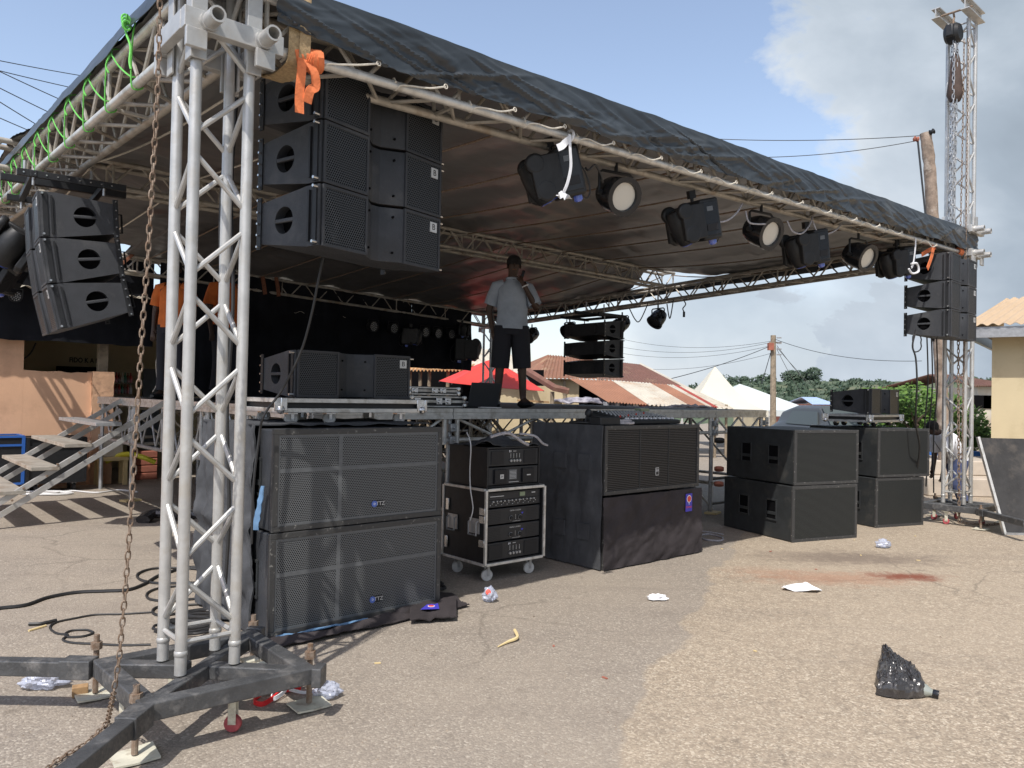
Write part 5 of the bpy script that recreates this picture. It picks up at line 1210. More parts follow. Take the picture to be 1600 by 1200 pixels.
MB().box(1.405, 1.42, -.45, .42, .02, .63).build('end_drape', 'cover2', cv2, smooth=False, bevel=.004)
for b in (1.05, 1.35):
    for z in (.86, .25): stp = MB(); stp.add([S(3.69, b-.07, z), S(3.69, b+.07, z), S(3.69, b+.07, z+.14), S(3.69, b-.07, z+.14), S(3.715, b-.07, z), S(3.715, b+.07, z), S(3.715, b+.07, z+.14), S(3.715, b-.07, z+.14)], [(0, 1, 2, 3), (4, 5, 6, 7), (0, 1, 5, 4), (2, 3, 7, 6), (0, 3, 7, 4), (1, 2, 6, 5)]); loc_(stp.build('handle_flap', 'cover', smooth=False), cv2)
aS, zS = PB(1076, 785, .81)
stk = MB().box(-.052, .052, 0, .002, -.085, .085).build('sticker', 'purple', smooth=False); stk.location = S(aS, .806, zS); stk.rotation_euler = (0, 0, PSI); tag(stk, 'violet sticker with a red round emblem on the cloth of the middle stack', 'sticker')
MB().lathe([(0, 0), (.036, 0), (.036, .001), (0, .001)], (0, -.001, .035), (0, -1, 0), 20).build('emblem_ring', 'paper', stk); MB().lathe([(0, 0), (.029, 0), (.029, .0012), (0, .0012)], (0, -.0025, .035), (0, -1, 0), 20).build('emblem', 'redp', stk)
text('sticker_text', 'SOUND', .026, 'redp', stk, (0, -.0006, -.045), (pi/2, 0, 0), .0006)
MB().box(-.004, .004, -.0018, -.0008, -.02, .01).build('emblem_stem', 'paper', stk, smooth=False)
# ground skirt under the near left stack
def skirt(s, t):
    a = lerp(.60, 2.12, s); front = lerp(.62, .66, s)+.02*fbm(s*6, 1); 
    b = lerp(.86, front-.02*(1-abs(2*s-1)), t); 
    z = .012+.028*abs(fbm(s*5+t*2, t*2.5, 3))+(.03*math.exp(-((t-.55-.3*sin(s*5))**2)*60))
    return S(a, b, z)
gs = thing('ground_cloth', 'rumpled black cloth spread on the road under the near left subwoofers', 'cloth', S(1.3, .7, 0), PSI)
loc_(MB().grid(skirt, 90, 20, .006).build('cloth', 'cover2'), gs)
q = G(690, 950); e_ = ab(q)
loc_(MB().grid(lambda s, t: G(lerp(640, 713, s), lerp(938, 972, t)-6*sin(s*pi)*(1-t)+5*(1-s)*t)+V((0, 0, .03+.02*fbm(s*4, t*4)+.02*sin(t*pi))), 20, 10, .008).build('folded_corner', 'cover2'), gs)
loc_(MB().grid(lambda s, t: S(lerp(.72, 1.35, s), lerp(.74, .77, t), .035+.01*fbm(s*6, t)), 20, 3, .004).build('blue_lining', 'lining'), gs)
p = [G(x, y)+V((0, 0, .062)) for x, y in [(657, 967), (686, 966), (684, 957), (667, 959)]]
lb2 = loc_(MB().slab(p, .002).build('printed_label', 'purple', smooth=False), gs)
cc_ = (p[0]+p[1]+p[2]+p[3])/4
loc_(MB().lathe([(0, 0), (.024, 0), (.024, .001), (0, .001)], cc_+V((0, 0, .0035)), (0, 0, 1), 20).build('emblem_ring', 'paper'), gs); loc_(MB().lathe([(0, 0), (.019, 0), (.019, .001), (0, .001)], cc_+V((0, 0, .005)), (0, 0, 1), 20).build('emblem', 'redp'), gs)
# ================================================================ AMPLIFIER RACKS
aL, _ = PB(757, 893, 1.1); aR, _ = PB(848, 885, 1.1); rw = aR-aL; zt = 1.5-(770-617.8)*5.95/1200
rk = thing('amp_rack', 'wheeled flight case rack with silver edges and three amplifiers, between the stacks', 'rack', S(aL, 1.10, 0), PSI)
rd, z0, z1 = .56, .15, zt
sh_ = MB(); sh_.box(0, .018, 0, rd, z0, z1); sh_.box(rw-.018, rw, 0, rd, z0, z1); sh_.box(.0185, rw-.0185, rd-.018, rd, z0, z1); sh_.box(.0185, rw-.0185, .0, rd-.0185, z0, z0+.018); sh_.box(.0185, rw-.0185, 0, rd-.0185, z1-.018, z1)
sh_.build('case_shell', 'blk', rk, smooth=False)
e = MB()
for x in (0, rw):
    e.bar((x, -.004, z0), (x, -.004, z1), .022); e.bar((x, rd, z0), (x, rd, z1), .022)
    for z in (z0, z1): e.bar((x, .008, z), (x, rd-.012, z), .022)
for z in (z0, z1):
    for y in (-.004, rd): e.bar((.012, y, z), (rw-.012, y, z), .022)
e.build('edging', 'alu', rk, smooth=False, bevel=.003)
fit = MB()
for z in (z0+.17, z0+.36, z1-.17):
    fit.boxm((-.012, .03, z), (.01, .07, .06)); fit.boxm((rw+.012, .03, z), (.01, .05, .045))
fit.boxm((-.012, rd-.07, z1-.16), (.01, .04, .1)); fit.boxm((-.012, rd-.06, z0+.12), (.01, .04, .1))
fit.build('latch', 'chrome', rk, bevel=.004)
for y in (.13, .42):
    hd = MB(); hd.path([(-.012, y-.05, z0+.34), (-.03, y-.05, z0+.33), (-.03, y-.05, z0+.23), (-.03, y+.05, z0+.23), (-.03, y+.05, z0+.33), (-.012, y+.05, z0+.34)], .007, 6); hd.boxm((-.008, y, z0+.30), (.006, .13, .12)); hd.build('side_handle', 'steelgrey', rk)
for x in (.09, rw-.09):
    for y in (.08, rd-.09):
        f = MB().box(x-.04, x+.04, y-.035, y+.035, z0-.018, z0-.012); f.box(x-.012, x+.012, y-.024, y-.020, .045, z0-.018); f.box(x-.012, x+.012, y+.020, y+.024, .045, z0-.018); f = f.build('caster_fork', 'steelgrey', rk)
        MB().lathe([(.012, -.018), (.03, -.018), (.047, -.012), (.05, 0), (.047, .012), (.03, .018), (.012, .018)], (x, y, .05), (.3, 1, 0), 18).build('caster_wheel', 'wheel', f)
def amp(parent, x0, x1, za, zb_, y, kind, root=None):
    f = MB().box(x0, x1, y, y+.40, za+.004, zb_-.004).build('amplifier', 'amp', parent, smooth=False, bevel=.003)
    w = x1-x0; h = zb_-za; k = MB(); lt = MB(); bl = MB()
    if kind == 'pro':
        for i in (0, 1): k.lathe([(.016, 0), (.016, .012), (.012, .014), (0, .014)], (x0+w*(.44+.17*i), y-.001, za+h*.32), (0, -1, 0), 14)
        k.build('knob', 'ampd', f); r2 = MB()
        for i in (0, 1): r2.path([(x0+w*(.44+.17*i)+.019*cos(t*pi/8), y-.004, za+h*.32+.019*sin(t*pi/8)) for t in range(16)], .0012, 4, closed=True)
        r2.build('knob_ring', 'steelgrey', f)
        for i in range(4): lt.box(x0+w*.523, x0+w*.53, y-.003, y-.001, za+h*(.25+.08*i), za+h*(.28+.08*i))
        lt.box(x0+w*.47, x0+w*.62, y-.003, y-.001, za+h*.10, za+h*.115); lt.build('marking', 'badge', f, smooth=False)
        text('amp_lettering', 'CROSS X AUDIO', .016, 'badge', f, (x0+w*.52, y-.002, za+h*.78), (pi/2, 0, 0), .0006)
        bl.add([(x0+w*.63, y-.002, za+h*.62), (x0+w*.68, y-.002, za+h*.62), (x0+w*.655, y-.002, za+h*.50)], [(0, 1, 2)]); bl.build('blue_mark', 'blueled', f, smooth=False)
        for s_ in (.03, .72):
            v_ = MB()
            for i in range(8): v_.box(x0+w*s_+.001, x0+w*(s_+.22), y-.0015, y-.0005, za+h*(.12+.1*i), za+h*(.15+.1*i))
            v_.build('vent', 'ampd', f, smooth=False)
    elif kind == 'ev':
        for i in range(4):
            k.lathe([(.011, 0), (.011, .012), (0, .013)], (x0+w*(.43+.06*i), y-.001, za+h*.30), (0, -1, 0), 12)
            lt.box(x0+w*(.43+.06*i)-.0015, x0+w*(.43+.06*i)+.0015, y-.003, y-.001, za+h*.46, za+h*.72)
        k.build('knob', 'steelgrey', f); lt.box(x0+w*.48, x0+w*.54, y-.003, y-.001, za+h*.83, za+h*.86); lt.build('marking', 'badge', f, smooth=False)
        text('amp_lettering', 'EV', .024, 'paper', f, (x0+w*.42, y-.002, za+h*.83), (pi/2, 0, 0), .0006)
        for s_ in (.04, .70): MB().box(x0+w*s_, x0+w*(s_+.25), y-.006, y-.0005, za+h*.12, za+h*.88).build('vent', 'ampd', f, smooth=False, bevel=.003)
    elif kind == 'panel':
        for s_ in (.10, .66): MB().box(x0+w*s_, x0+w*(s_+.24), y-.018, y-.0005, za+h*.10, za+h*.86).build('vent_cover', 'ampd', f, smooth=False, bevel=.004)
        MB().box(x0+w*.40, x0+w*.56, y-.003, y-.0005, za+h*.28, za+h*.82).build('display', mat('amp_display', (.10, .11, .12), .3), f, smooth=False)
        for i in range(6): lt.box(x0+w*.415, x0+w*.545, y-.0045, y-.0032, za+h*(.34+.075*i), za+h*(.36+.075*i))
        lt.box(x0+w*.40, x0+w*.60, y-.003, y-.001, za+h*.13, za+h*.16); lt.box(x0+w*.74, x0+w*.82, y-.020, y-.0185, za+h*.46, za+h*.52); lt.build('marking', 'badge', f, smooth=False)
        MB().box(x0+w*.20, x0+w*.27, y-.020, y-.0185, za+h*.36, za+h*.60).build('logo_plate', 'badge', f, smooth=False); text('amp_lettering', 'EV', .022, 'ink', f, (x0+w*.235, y-.0205, za+h*.48), (pi/2, 0, 0), .0005)
    elif kind == 'rows':
        MB().box(x0+w*.60, x0+w*.70, y-.003, y-.0005, za+h*.62, za+h*.88).build('display', 'lcd', f, smooth=False)
        for i in range(26): lt.box(x0+w*(.05+.034*i), x0+w*(.05+.034*i)+.006, y-.003, y-.001, za+h*(.16+.10*((i*7) % 3)), za+h*(.20+.10*((i*7) % 3)))
        for i in range(12): k.lathe([(.007, 0), (.007, .01), (0, .011)], (x0+w*(.10+.07*i), y-.001, za+h*.40), (0, -1, 0), 8)
        k.build('knob', 'steelgrey', f); lt.box(x0+w*.05, x0+w*.3, y-.003, y-.001, za+h*.70, za+h*.74); lt.box(x0+w*.83, x0+w*.9, y-.003, y-.001, za+h*.76, za+h*.82); lt.build('marking', 'badge', f, smooth=False)
        MB().box(x0+w*.02, x1-w*.02, y-.0012, y-.0005, za+h*.49, za+h*.51).build('seam', 'dark', f, smooth=False)
    return f
ih = z1-z0-.05; y_ = .02
amp(rk, .03, rw-.03, z0+.02, z0+.02+ih*.27, y_, 'ev'); amp(rk, .03, rw-.03, z0+.025+ih*.27, z0+.02+ih*.52, y_, 'pro'); amp(rk, .03, rw-.03, z0+.025+ih*.52, z0+.02+ih*.77, y_, 'pro'); amp(rk, .03, rw-.03, z0+.025+ih*.77, z1-.022, y_, 'rows')
rk2 = thing('amp_rack', 'black rack with two amplifiers stacked on top of the flight case rack', 'rack', S(aL-.0, 1.13, z1+.013), PSI)
h2_ = .325
sh_ = MB(); sh_.box(.03, .045, 0, .50, 0, h2_); sh_.box(rw-.045, rw-.03, 0, .50, 0, h2_); sh_.box(.0455, rw-.0455, .485, .50, 0, h2_); sh_.box(.0455, rw-.0455, 0, .4845, h2_-.012, h2_); sh_.box(.0455, rw-.0455, 0, .4845, 0, .012)
sh_.build('case_shell', 'blk', rk2, smooth=False)
amp(rk2, .05, rw-.05, .014, .165, .004, 'panel'); amp(rk2, .05, rw-.05, .168, h2_-.014, .004, 'ev')
o = MB().grid(lambda s, t: V((lerp(0, rw*.95, s), lerp(-.02, .40, t), .03*abs(fbm(s*3, t*3, 2))+.04*sin(s*pi)*sin(t*pi)+(.05*math.exp(-((s-t)**2)*40)))), 30, 20, .006).build('folded_cloth', 'cover'); o.location = S(aL, 1.16, z1+.013+h2_+.004); o.rotation_euler = (0, 0, PSI); tag(o, 'crumpled dark cloth lying on top of the amplifier racks', 'cloth')
tag(MB().path(bez([S(aL+.05, 1.12, 1.17), S(aL+.2, 1.08, 1.20), S(aL+.35, 1.08, 1.13), S(aL+.42, 1.07, 1.10)], 6), .013, 6).build('grey_hose', 'gcable', origin=S(aL, 1.1, 1.17)), 'pale grey cable end drooping over the left front of the amplifier racks', 'cable')
tag(MB().path(bez([S(aL+.38, 1.14, 1.19), S(aL+.5, 1.08, 1.17), S(aL+.58, 1.07, 1.11), S(aL+.64, 1.07, 1.09)], 6), .010, 6).build('grey_hose', 'gcable', origin=S(aL+.4, 1.1, 1.17)), 'pale grey cable end drooping over the right front of the amplifier racks', 'cable')
tag(MB().path(bez([S(aL-.05, 1.3, 1.2), S(aL-.07, 1.22, 1.1), S(aL-.05, 1.25, .9), S(aL-.08, 1.2, .75), S(aL-.05, 1.2, .6), S(aL-.06, 1.22, .5)], 6), .005, 5).build('thin_cable', 'wcable', origin=S(aL, 1.3, 1.2)), 'thin pale cable hanging down the side of the amplifier rack', 'cable')
# things on the stage and on the stacks
def fcase(label, loc, rz, w, d, h):
    r = thing('flight_case', label, 'flight case', loc, rz); MB().box(0, w, 0, d, 0, h).build('body', 'blk', r, smooth=False)
    e = MB()
    for z in (.012, h*.48, h*.58, h-.012):
        e.bar((-.0, -.004, z), (w, -.004, z), .010, .013); e.bar((0, .003, z), (0, d, z), .010, .013)
    for x in (0, w): e.bar((x, -.005, 0.0), (x, -.005, h), .02, .012)
    e.build('edging', 'alu', r, smooth=False); c = MB()
    for x in (.03, w*.45, w*.62): c = MB(); c.boxm((x+.03, -.014, h*.55), (.07, .012, h*.55)); c.lathe([(0, -.01), (.02, -.01), (.02, .01), (0, .01)], (x+.03, -.022, h*.5), (0, 1, 0), 10); c.build('latch', 'chrome', r, bevel=.003)
    for x in (0, w):
        for z in (.02, h-.02): MB().lathe([(0, -.025), (.02, -.018), (.026, 0), (.02, .018), (0, .025)], (x, -.006, z), n=8).build('ball_corner', 'chrome', r)
    return r
aF, _ = PB(640, 630, 2.45); aF2, _ = PB(722, 630, 2.45)
fcase('lower of two flat black flight cases with silver edges left of the laptop', S(aF, 2.42, SZ+.004), PSI, aF2-aF, .45, .115)
fcase('upper of two flat black flight cases with silver edges left of the laptop', S(aF-.02, 2.44, SZ+.122), PSI, (aF2-aF)*.93, .43, .085)
aQ, _ = PB(776, 634, 2.36); aP, _ = PB(730, 634, 2.36)
lp = thing('laptop', 'open dark laptop with its back to the camera on the stage beside the standing man', 'laptop', S(aP, 2.36, SZ+.003), PSI); w = aQ-aP
MB().box(0, w, -.0, .30, 0, .018).build('base', 'blk', lp, bevel=.004); MB().slab([(0, -.0, .02), (w, -.0, .02), (w-.0, -.06, .255), (0, -.06, .255)], .009).build('lid', mat('laptop_lid', (.03, .034, .040), .35), lp, bevel=.003)
scrib('charger_cable', S(aP+.22, 2.30, SZ+.005), .10, 2.5, .005, 'wcable', 'pale charger cable coiled in front of the laptop', seed=5, sq=.3)
mx = thing('mixing_desk', 'black mixing desk with rows of small knobs on the middle stack', 'mixer', S(4.20, .98, 1.262), PSI)
MB().add([(0, 0, 0), (.80, 0, 0), (.80, .52, 0), (0, .52, 0), (0, 0, .035), (.80, 0, .035), (.80, .52, .115), (0, .52, .115)], [(0, 1, 2, 3), (4, 5, 6, 7), (0, 1, 5, 4), (1, 2, 6, 5), (2, 3, 7, 6), (3, 0, 4, 7)]).build('case', 'blk', mx, bevel=.008)
kb = MB(); kr = MB(); fd = MB()
for i in range(16):
    for j in range(6): y = .14+.055*j; (kr if (i*5+j*3) % 23 == 0 else kb).lathe([(.008, 0), (.007, .016), (0, .017)], (.05+.046*i, y, .04+y*.154), (0, -.15, 1), 7)
    fd.boxm((.05+.046*i, .06+.03*((i*5) % 3)/2, .052), (.018, .03, .014))
kb.build('knob_rows', 'steelgrey', mx); kr.build('coloured_knobs', 'redp', mx); fd.build('fader', 'paper', mx, smooth=False)
MB().boxm((.72, .42, .125), (.14, .08, .03)).build('meter', 'lcd', mx)
scrib('coiled_cable', S(4.02, .98, 1.262), .13, 7, .012, 'gcable', 'bundle of pale grey cable on the middle stack in front of the desk', seed=8, sq=.5)
scrib('coiled_cable', S(3.86, 1.18, 1.262), .15, 6, .007, 'cable', 'tangle of thin black cables on the left end of the middle stack', seed=11, sq=.8)
o = MB().box(-.12, .12, -.07, .07, 0, .07).build('power_box', 'blk', bevel=.006); o.location = S(3.86, .96, 1.262); o.rotation_euler = (0, 0, PSI-.1); tag(o, 'small black power box on the front left corner of the middle stack', 'box')
mi_ = thing('microphone', 'black microphone with round head standing up on the middle stack cables', 'microphone', S(3.80, 1.12, 1.27), PSI)
MB().lathe([(0, 0), (.028, .008), (.036, .035), (.028, .062), (0, .07)], (0, 0, .06), (.3, -.2, 1), 12).build('head', 'blk', mi_); MB().tube((-.02, .01, 0), (0, 0, .07), .012, 8).build('grip', 'blk', mi_)
# ================================================================ STAGE LIGHTS
def par(label, pos, d, s=1., m_='lens', group='par can spotlights under the roof', up=.16):
    r = thing('par_can', label, 'spotlight', pos, group=group); d = V(d).normalized()
    MB().lathe([(0, -.16), (.05, -.155), (.10, -.12), (.125, -.05), (.13, .03), (.13, .10), (.142, .102), (.142, .125), (.105, .125), (.100, .10), (.090, .055), (0, .05)], (0, 0, 0), d, 24).build('housing', 'blkg', r).scale = (s,)*3
    MB().lathe([(.099, .103), (.08, .085), (.05, .072), (.02, .066), (0, .066)], (0, 0, 0), d, 24).build('reflector', m_, r).scale = (s,)*3
    ax = V((0, 0, 1)).cross(d).normalized(); y = MB()
    y.path([ax*.145*s, ax*.145*s+V((0, 0, up*.9*s)), ax*.12*s+V((0, 0, up*s)), -ax*.12*s+V((0, 0, up*s)), -ax*.145*s+V((0, 0, up*.9*s)), -ax*.145*s], .011*s, 6, flat=d)
    y.tube(ax*.12*s, ax*.165*s, .02*s, 10); y.tube(-ax*.12*s, -ax*.165*s, .02*s, 10)
    y.tube((0, 0, up*s), (0, 0, up*s+.07), .014, 8); y.build('yoke', 'blk', r); return r
def atpx(px, py, b): a, z = PB(px, py, b); p = S(a, b, z); return p
dirP = (U*.75-VV*.75+V((0, 0, -.55)))
par('spotlight with pale lens, nearest of the three between the moving heads', atpx(962, 304, .10), V((.42, -.80, -.34)), 1.0)
par('spotlight with pale lens and a tag, second of the three between the moving heads', atpx(1189, 361, .10), V((.50, -.80, -.38)), 1.05)
par('spotlight with pale lens, farthest of the three between the moving heads', atpx(1341, 399, .10), V((.50, -.80, -.40)), 1.05)
p = V((0, 0, 0)); b_, z_ = PA(1028, 497, 9.5)
par('lone dark spotlight hanging from the right roof beam against the sky', S(9.5, b_, z_), -U*.7+VV*.1+V((0, 0, -.75)), 1.05, 'blk')
for px, py, lb in ((890, 515, 'left dark spotlight hanging in front of the rear speaker column'), (972, 506, 'right dark spotlight beside the top of the rear speaker column'), (831, 523, 'small dark spotlight to the right of the standing man at his hip')):
    b_, z_ = PA(px, py, 9.3); par(lb, S(9.3, b_, z_), -U*.8+V((0, 0, -.45)), 1.0, 'blk', up=.14)
def moving_head(label, pos, rz, tilt=.0, s=1., group='moving head lights on the front roof beam', roll=0.):
    r = thing('moving_head', label, 'stage light', pos, group=group, rot=(tilt, roll, rz)); r.scale = (s,)*3
    # slab-like base standing upright at local +x, yoke arms at -x, head between
    MB().box(-.02, .17, -.14, .14, -.19, .17).build('base', 'blk', r, bevel=.02); fp = MB().box(.0, .15, -.146, -.1405, -.15, .14).build('front_panel', 'blkg', r, bevel=.003); MB().box(.04, .10, -.149, -.1465, .06, .10).build('label_plate', 'grFrame', fp, smooth=False); MB().box(.02, .13, -.152, -.1465, -.11, -.05).build('vent_block', 'ampd', fp, smooth=False, bevel=.003)
    f = MB().box(.1705, .176, -.10, .10, -.10, .13).build('side_panel', 'blkg', r, bevel=.004)
    MB().box(.1765, .178, -.05, .04, .06, .10).build('display', 'amp', f, smooth=False)
    for s_ in (-1, 1):
        a = MB()
        a.lathe([(0, -.03), (.065, -.03), (.075, -.015), (.075, .015), (.065, .03), (0, .03)], (-.17, s_*.135, .09), (0, 1, 0), 18)
        a.lathe([(0, -.03), (.070, -.03), (.080, -.015), (.080, .015), (.070, .03), (0, .03)], (-.13, s_*.135, -.11), (0, 1, 0), 18)
        a.boxm((-.10, s_*.135, -.01), (.22, .055, .30)); a.build('yoke_arm', 'blk', r, bevel=.012)
    h = MB().lathe([(0, -.16), (.07, -.15), (.10, -.09), (.11, 0), (.10, .10), (.085, .15), (.07, .16)], (-.14, 0, -.03), (.35, 0, -1), 20).build('head', 'blk', r)
    MB().lathe([(0, .145), (.068, .15), (.072, .165), (.05, .168), (0, .175)], (-.14, 0, -.03), (.35, 0, -1), 18).build('lens', 'blens', h)
    c = MB().tube((0, 0, .12), (0, 0, .22), .015, 8); c.boxm((0, 0, .23), (.06, .05, .07)); c.tube((.04, .0, .15), (.12, 0, .15), .02, 8); c.build('clamp', 'blk', r)
    MB().lathe([(0, 0), (.035, 0), (.035, .03), (.02, .045), (0, .045)], (.115, -.05, -.19), (0, .0, -1), 14).build('cap', 'blens', r)
    cb = MB().path(bez([(.17, .05, .1), (.24, .06, -.02), (.25, .05, -.16), (.20, .02, -.22), (.15, .0, -.16)], 6), .006, 5).build('power_cable', 'cable', r); return r
for (px, py, rz, tl_, rl, lb) in [(868, 272, .15, .15, -.28, 'nearest moving head light, tied with a white ribbon, beside the near hanging speakers'), (1086, 345, .30, .1, -.25, 'moving head light between the first and second spotlights'), (1262, 386, .35, .1, -.22, 'moving head light between the second and third spotlights'), (1402, 408, .4, .1, -.22, 'moving head light beside the right hanging speakers')]:
    moving_head(lb, atpx(px, py, .10), rz, tl_, .92, roll=rl)
rbn = MB(); q = atpx(888, 222, -.16)
band(rbn, bez([atpx(890, 210, -.17), atpx(891, 235, -.18), atpx(892, 260, -.18), atpx(887, 285, -.18), atpx(880, 302, -.17)], 5), .022, .003, U)
band(rbn, bez([atpx(892, 216, -.16), atpx(884, 222, -.19), atpx(878, 228, -.18), atpx(871, 231, -.17)], 4), .045, .003, V((0, 0, 1)))
band(rbn, bez([atpx(880, 302, -.17), atpx(884, 308, -.18), atpx(888, 310, -.17)], 4), .05, .003, U); band(rbn, bez([atpx(880, 302, -.17), atpx(874, 306, -.18), atpx(870, 305, -.17)], 4), .04, .003, U)
rbn.path([atpx(891, 212, -.12)+VV*(-.03*cos(t*pi/5))+V((0, 0, .035*sin(t*pi/5))) for t in range(10)], .01, 5, closed=True)
tag(rbn.build('white_ribbon', 'white', origin=q), 'white plastic ribbon tied round the front beam beside the nearest moving head', 'ribbon')
rb2 = MB(); band(rb2, bez([atpx(1431, 372, -.15), atpx(1430, 390, -.16), atpx(1427, 412, -.16), atpx(1424, 418, -.16)], 4), .03, .003, U)
rb2.path(bez([atpx(1424, 412, -.16), atpx(1433, 412, -.18), atpx(1435, 424, -.18), atpx(1425, 427, -.17), atpx(1420, 420, -.16)], 4), .012, 5)
tag(rb2.build('white_ribbon', 'white', origin=atpx(1431, 372, -.15)), 'white ribbon loop tied beside the farthest moving head near the right tower', 'ribbon')
sb_ = MB(); band(sb_, bez([atpx(1459, 385, -.16), atpx(1456, 400, -.17), atpx(1449, 420, -.17)], 4), .06, .004, U); band(sb_, bez([atpx(1440, 398, -.1), atpx(1450, 392, -.1), atpx(1462, 386, -.1)], 4), .05, .004, V((0, 0, 1)))
tag(sb_.build('orange_strap', 'orange', origin=atpx(1459, 385, -.16)), 'orange strap end hanging over the top of the right hanging speakers', 'strap')
sb_ = MB()
for k in range(5): sb_.path([S(9.15+k*.02, -.12, zr(9.2, 0))+VV*(.04*cos(t*pi/5))+V((0, 0, .04*sin(t*pi/5))) for t in range(10)], .013, 5, closed=True)
tag(sb_.build('orange_strap', 'orange', origin=S(9.2, -.12, 3.4)), 'small orange strap wound round the beam end at the right tower', 'strap')
# looping cables between the lights
for k, (x0, y0, xm, ym, x1, y1) in enumerate([(1105, 335, 1135, 345, 1160, 318), (1165, 330, 1180, 350, 1215, 345), (1230, 345, 1252, 365, 1270, 338), (1270, 345, 1290, 366, 1315, 350), (915, 262, 930, 258, 942, 285)]):
    tag(MB().path(bez([atpx(x0, y0, .0), atpx((x0+xm)/2-3, (y0+ym)/2+6, -.02), atpx(xm, ym, -.03), atpx((x1+xm)/2+3, (y1+ym)/2+2, -.02), atpx(x1, y1, .0)], 6), .008, 5).build('light_cable', 'gcable' if k < 4 else 'cable', origin=atpx(xm, ym, 0)), f'{ord_[k]} loop of cable drooping between the lights of the front beam', 'cable', 'cables drooping from the front beam')
# LED pars on the rear beam
def ledpar(px, py, lb, s=1.):
    a, z = PB(px, py, 9.0); r = thing('led_par', lb, 'stage light', S(a, 9.0, z), PSI, group='round LED lights on the rear beam')
    MB().lathe([(0, .12), (.07, .12), (.10, .05), (.105, -.02), (.105, -.04), (.095, -.04), (.092, -.02), (0, -.02)], (0, 0, 0), (-.15, 1, .1), 20).build('housing', 'blk', r); l = MB()
    d = V((-.15, 1, .1)).normalized(); ax = d.orthogonal().normalized(); ay = d.cross(ax)
    for rr, n in ((.0, 1), (.035, 6), (.07, 12)):
        for i in range(n): c = ax*rr*cos(2*pi*i/n)+ay*rr*sin(2*pi*i/n)-d*.02; l.lathe([(0, 0), (.013, 0), (.011, .008), (0, .010)], c, -d, 8)
    l.build('led_lens', 'steelgrey', r); MB().path([(-.11, 0, 0), (-.11, 0, .13), (.11, 0, .13), (.11, 0, 0)], .008, 5).build('yoke', 'blk', r); r.scale = (s,)*3
for i, (x, y) in enumerate([(583, 510), (615, 513), (664, 519), (684, 521), (705, 522), (24, 463)]): ledpar(x, y, ['round LED light on the rear beam, first on the left', 'round LED light on the rear beam, second', 'round LED light on the rear beam, third', 'round LED light on the rear beam, fourth', 'round LED light on the rear beam, last on the right', 'round LED light in front of the backdrop at the left edge'][i], 1.0 if i < 5 else .8)
for px, py, b, rz, s, lb in [(728, 545, 8.9, 2.4, 1.25, 'big dark moving head light at the right end of the rear beam'), (642, 525, 9.0, 2.2, .9, 'dark moving head light between the LED lights of the rear beam'), (20, 385, 4.6, 1.4, 1.1, 'tilted moving head light left of the left speaker column'), (2, 418, 4.9, 1.0, 1.1, 'dark moving head light cut by the left edge'), (722, 515, 8.9, 1.2, .7, 'small dark light at the right end of the rear beam')]:
    a, z = PB(px, py, b); moving_head(lb, S(a, b, z), PSI+rz, .5 if b < 6 else 0, s, group='dark moving head lights at the back and left')
for px, py, lb in [(775, 470, 'first'), (930, 510, 'second')]: pass
def hang(p, ln, lb, m='cable', r=.01, plug=True):
    mb = MB().path(bez([p, p+V((.03, .02, -ln*.3)), p+V((-.02, 0, -ln*.7)), p+V((.0, 0, -ln))], 6), r, 5)
    if plug: mb.tube(p+V((0, 0, -ln)), p+V((0, 0, -ln-.09)), .02, 8)
    return tag(mb.build('hanging_cable', m, origin=p), lb, 'cable')
b_, z_ = PA(1069, 475, 9.4); hang(S(9.4, b_, z_+.05), .18, 'short cable end hanging under the right beam right of the lone spotlight')
for k, (x0, x1) in enumerate([(983, 1012), (1042, 1052), (838, 852)]):
    b0, z0_ = PA(x0, 490-k*6, 9.4); b1, z1_ = PA(x1, 484-k*6, 9.4)
    tag(MB().path(bez([S(9.4, b0, z0_+.1), S(9.4, b0*.65+b1*.35, z0_-.12), S(9.4, b0*.4+b1*.6, z1_-.18), S(9.4, b1, z1_+.1)], 6), .010, 5).build('hanging_cable', 'cable', origin=S(9.4, b0, z0_)), ['cable loop under the right beam between the rear column and the lone spotlight', 'small cable loop just right of the lone spotlight', 'small cable loop under the right beam near the standing man'][k], 'cable')
p = P(1432, 517, 9.0)
tag(MB().path(bez([P(1432, 515, 9.), P(1426, 540, 9.), P(1431, 560, 9.), P(1433, 600, 9.), P(1431, 660, 9.2), P(1437, 700, 9.4), P(1430, 745, 9.6), P(1422, 760, 9.7), P(1420, 820, 9.75)], 6), .011, 5).build('hanging_cable', 'cable', origin=p), 'black cable hanging from the right speaker column down to the ground', 'cable')
tag(MB().path([P(1432+7*cos(t*pi/8)+1.5*sin(t), 536+14*sin(t*pi/8), 9.) for t in range(17)], .008, 5).build('hanging_cable', 'cable', origin=P(1432, 536, 9.)), 'small coil of cable under the right speaker column', 'cable')
for k, (x, yb) in enumerate([(1455, 760), (1463, 770), (1448, 745)]): tag(MB().path(bez([P(x, 515, 9.6), P(x+2, 600, 9.7), P(x-4, 680, 9.8), P(x-8+4*k, yb, 10.)], 6), .009, 5).build('hanging_cable', 'cable', origin=P(x, 515, 9.6)), ['left', 'middle', 'right'][k-2 if k == 2 else k+1]+' of the thin cables hanging beside the crooked wooden pole', 'cable')
tag(MB().path(bez([P(505, 403, 4.4), P(497, 440, 4.4), P(487, 490, 4.42), P(470, 550, 4.45), P(440, 610, 4.5), P(412, 650, 4.5), P(404, 690, 4.52), P(396, 760, 4.5), P(393, 850, 4.5)], 6), .008, 6).build('hanging_cable', 'cable', origin=P(505, 403, 4.4)), 'black cable swinging from the bottom near speaker down across the lone cabinet', 'cable')
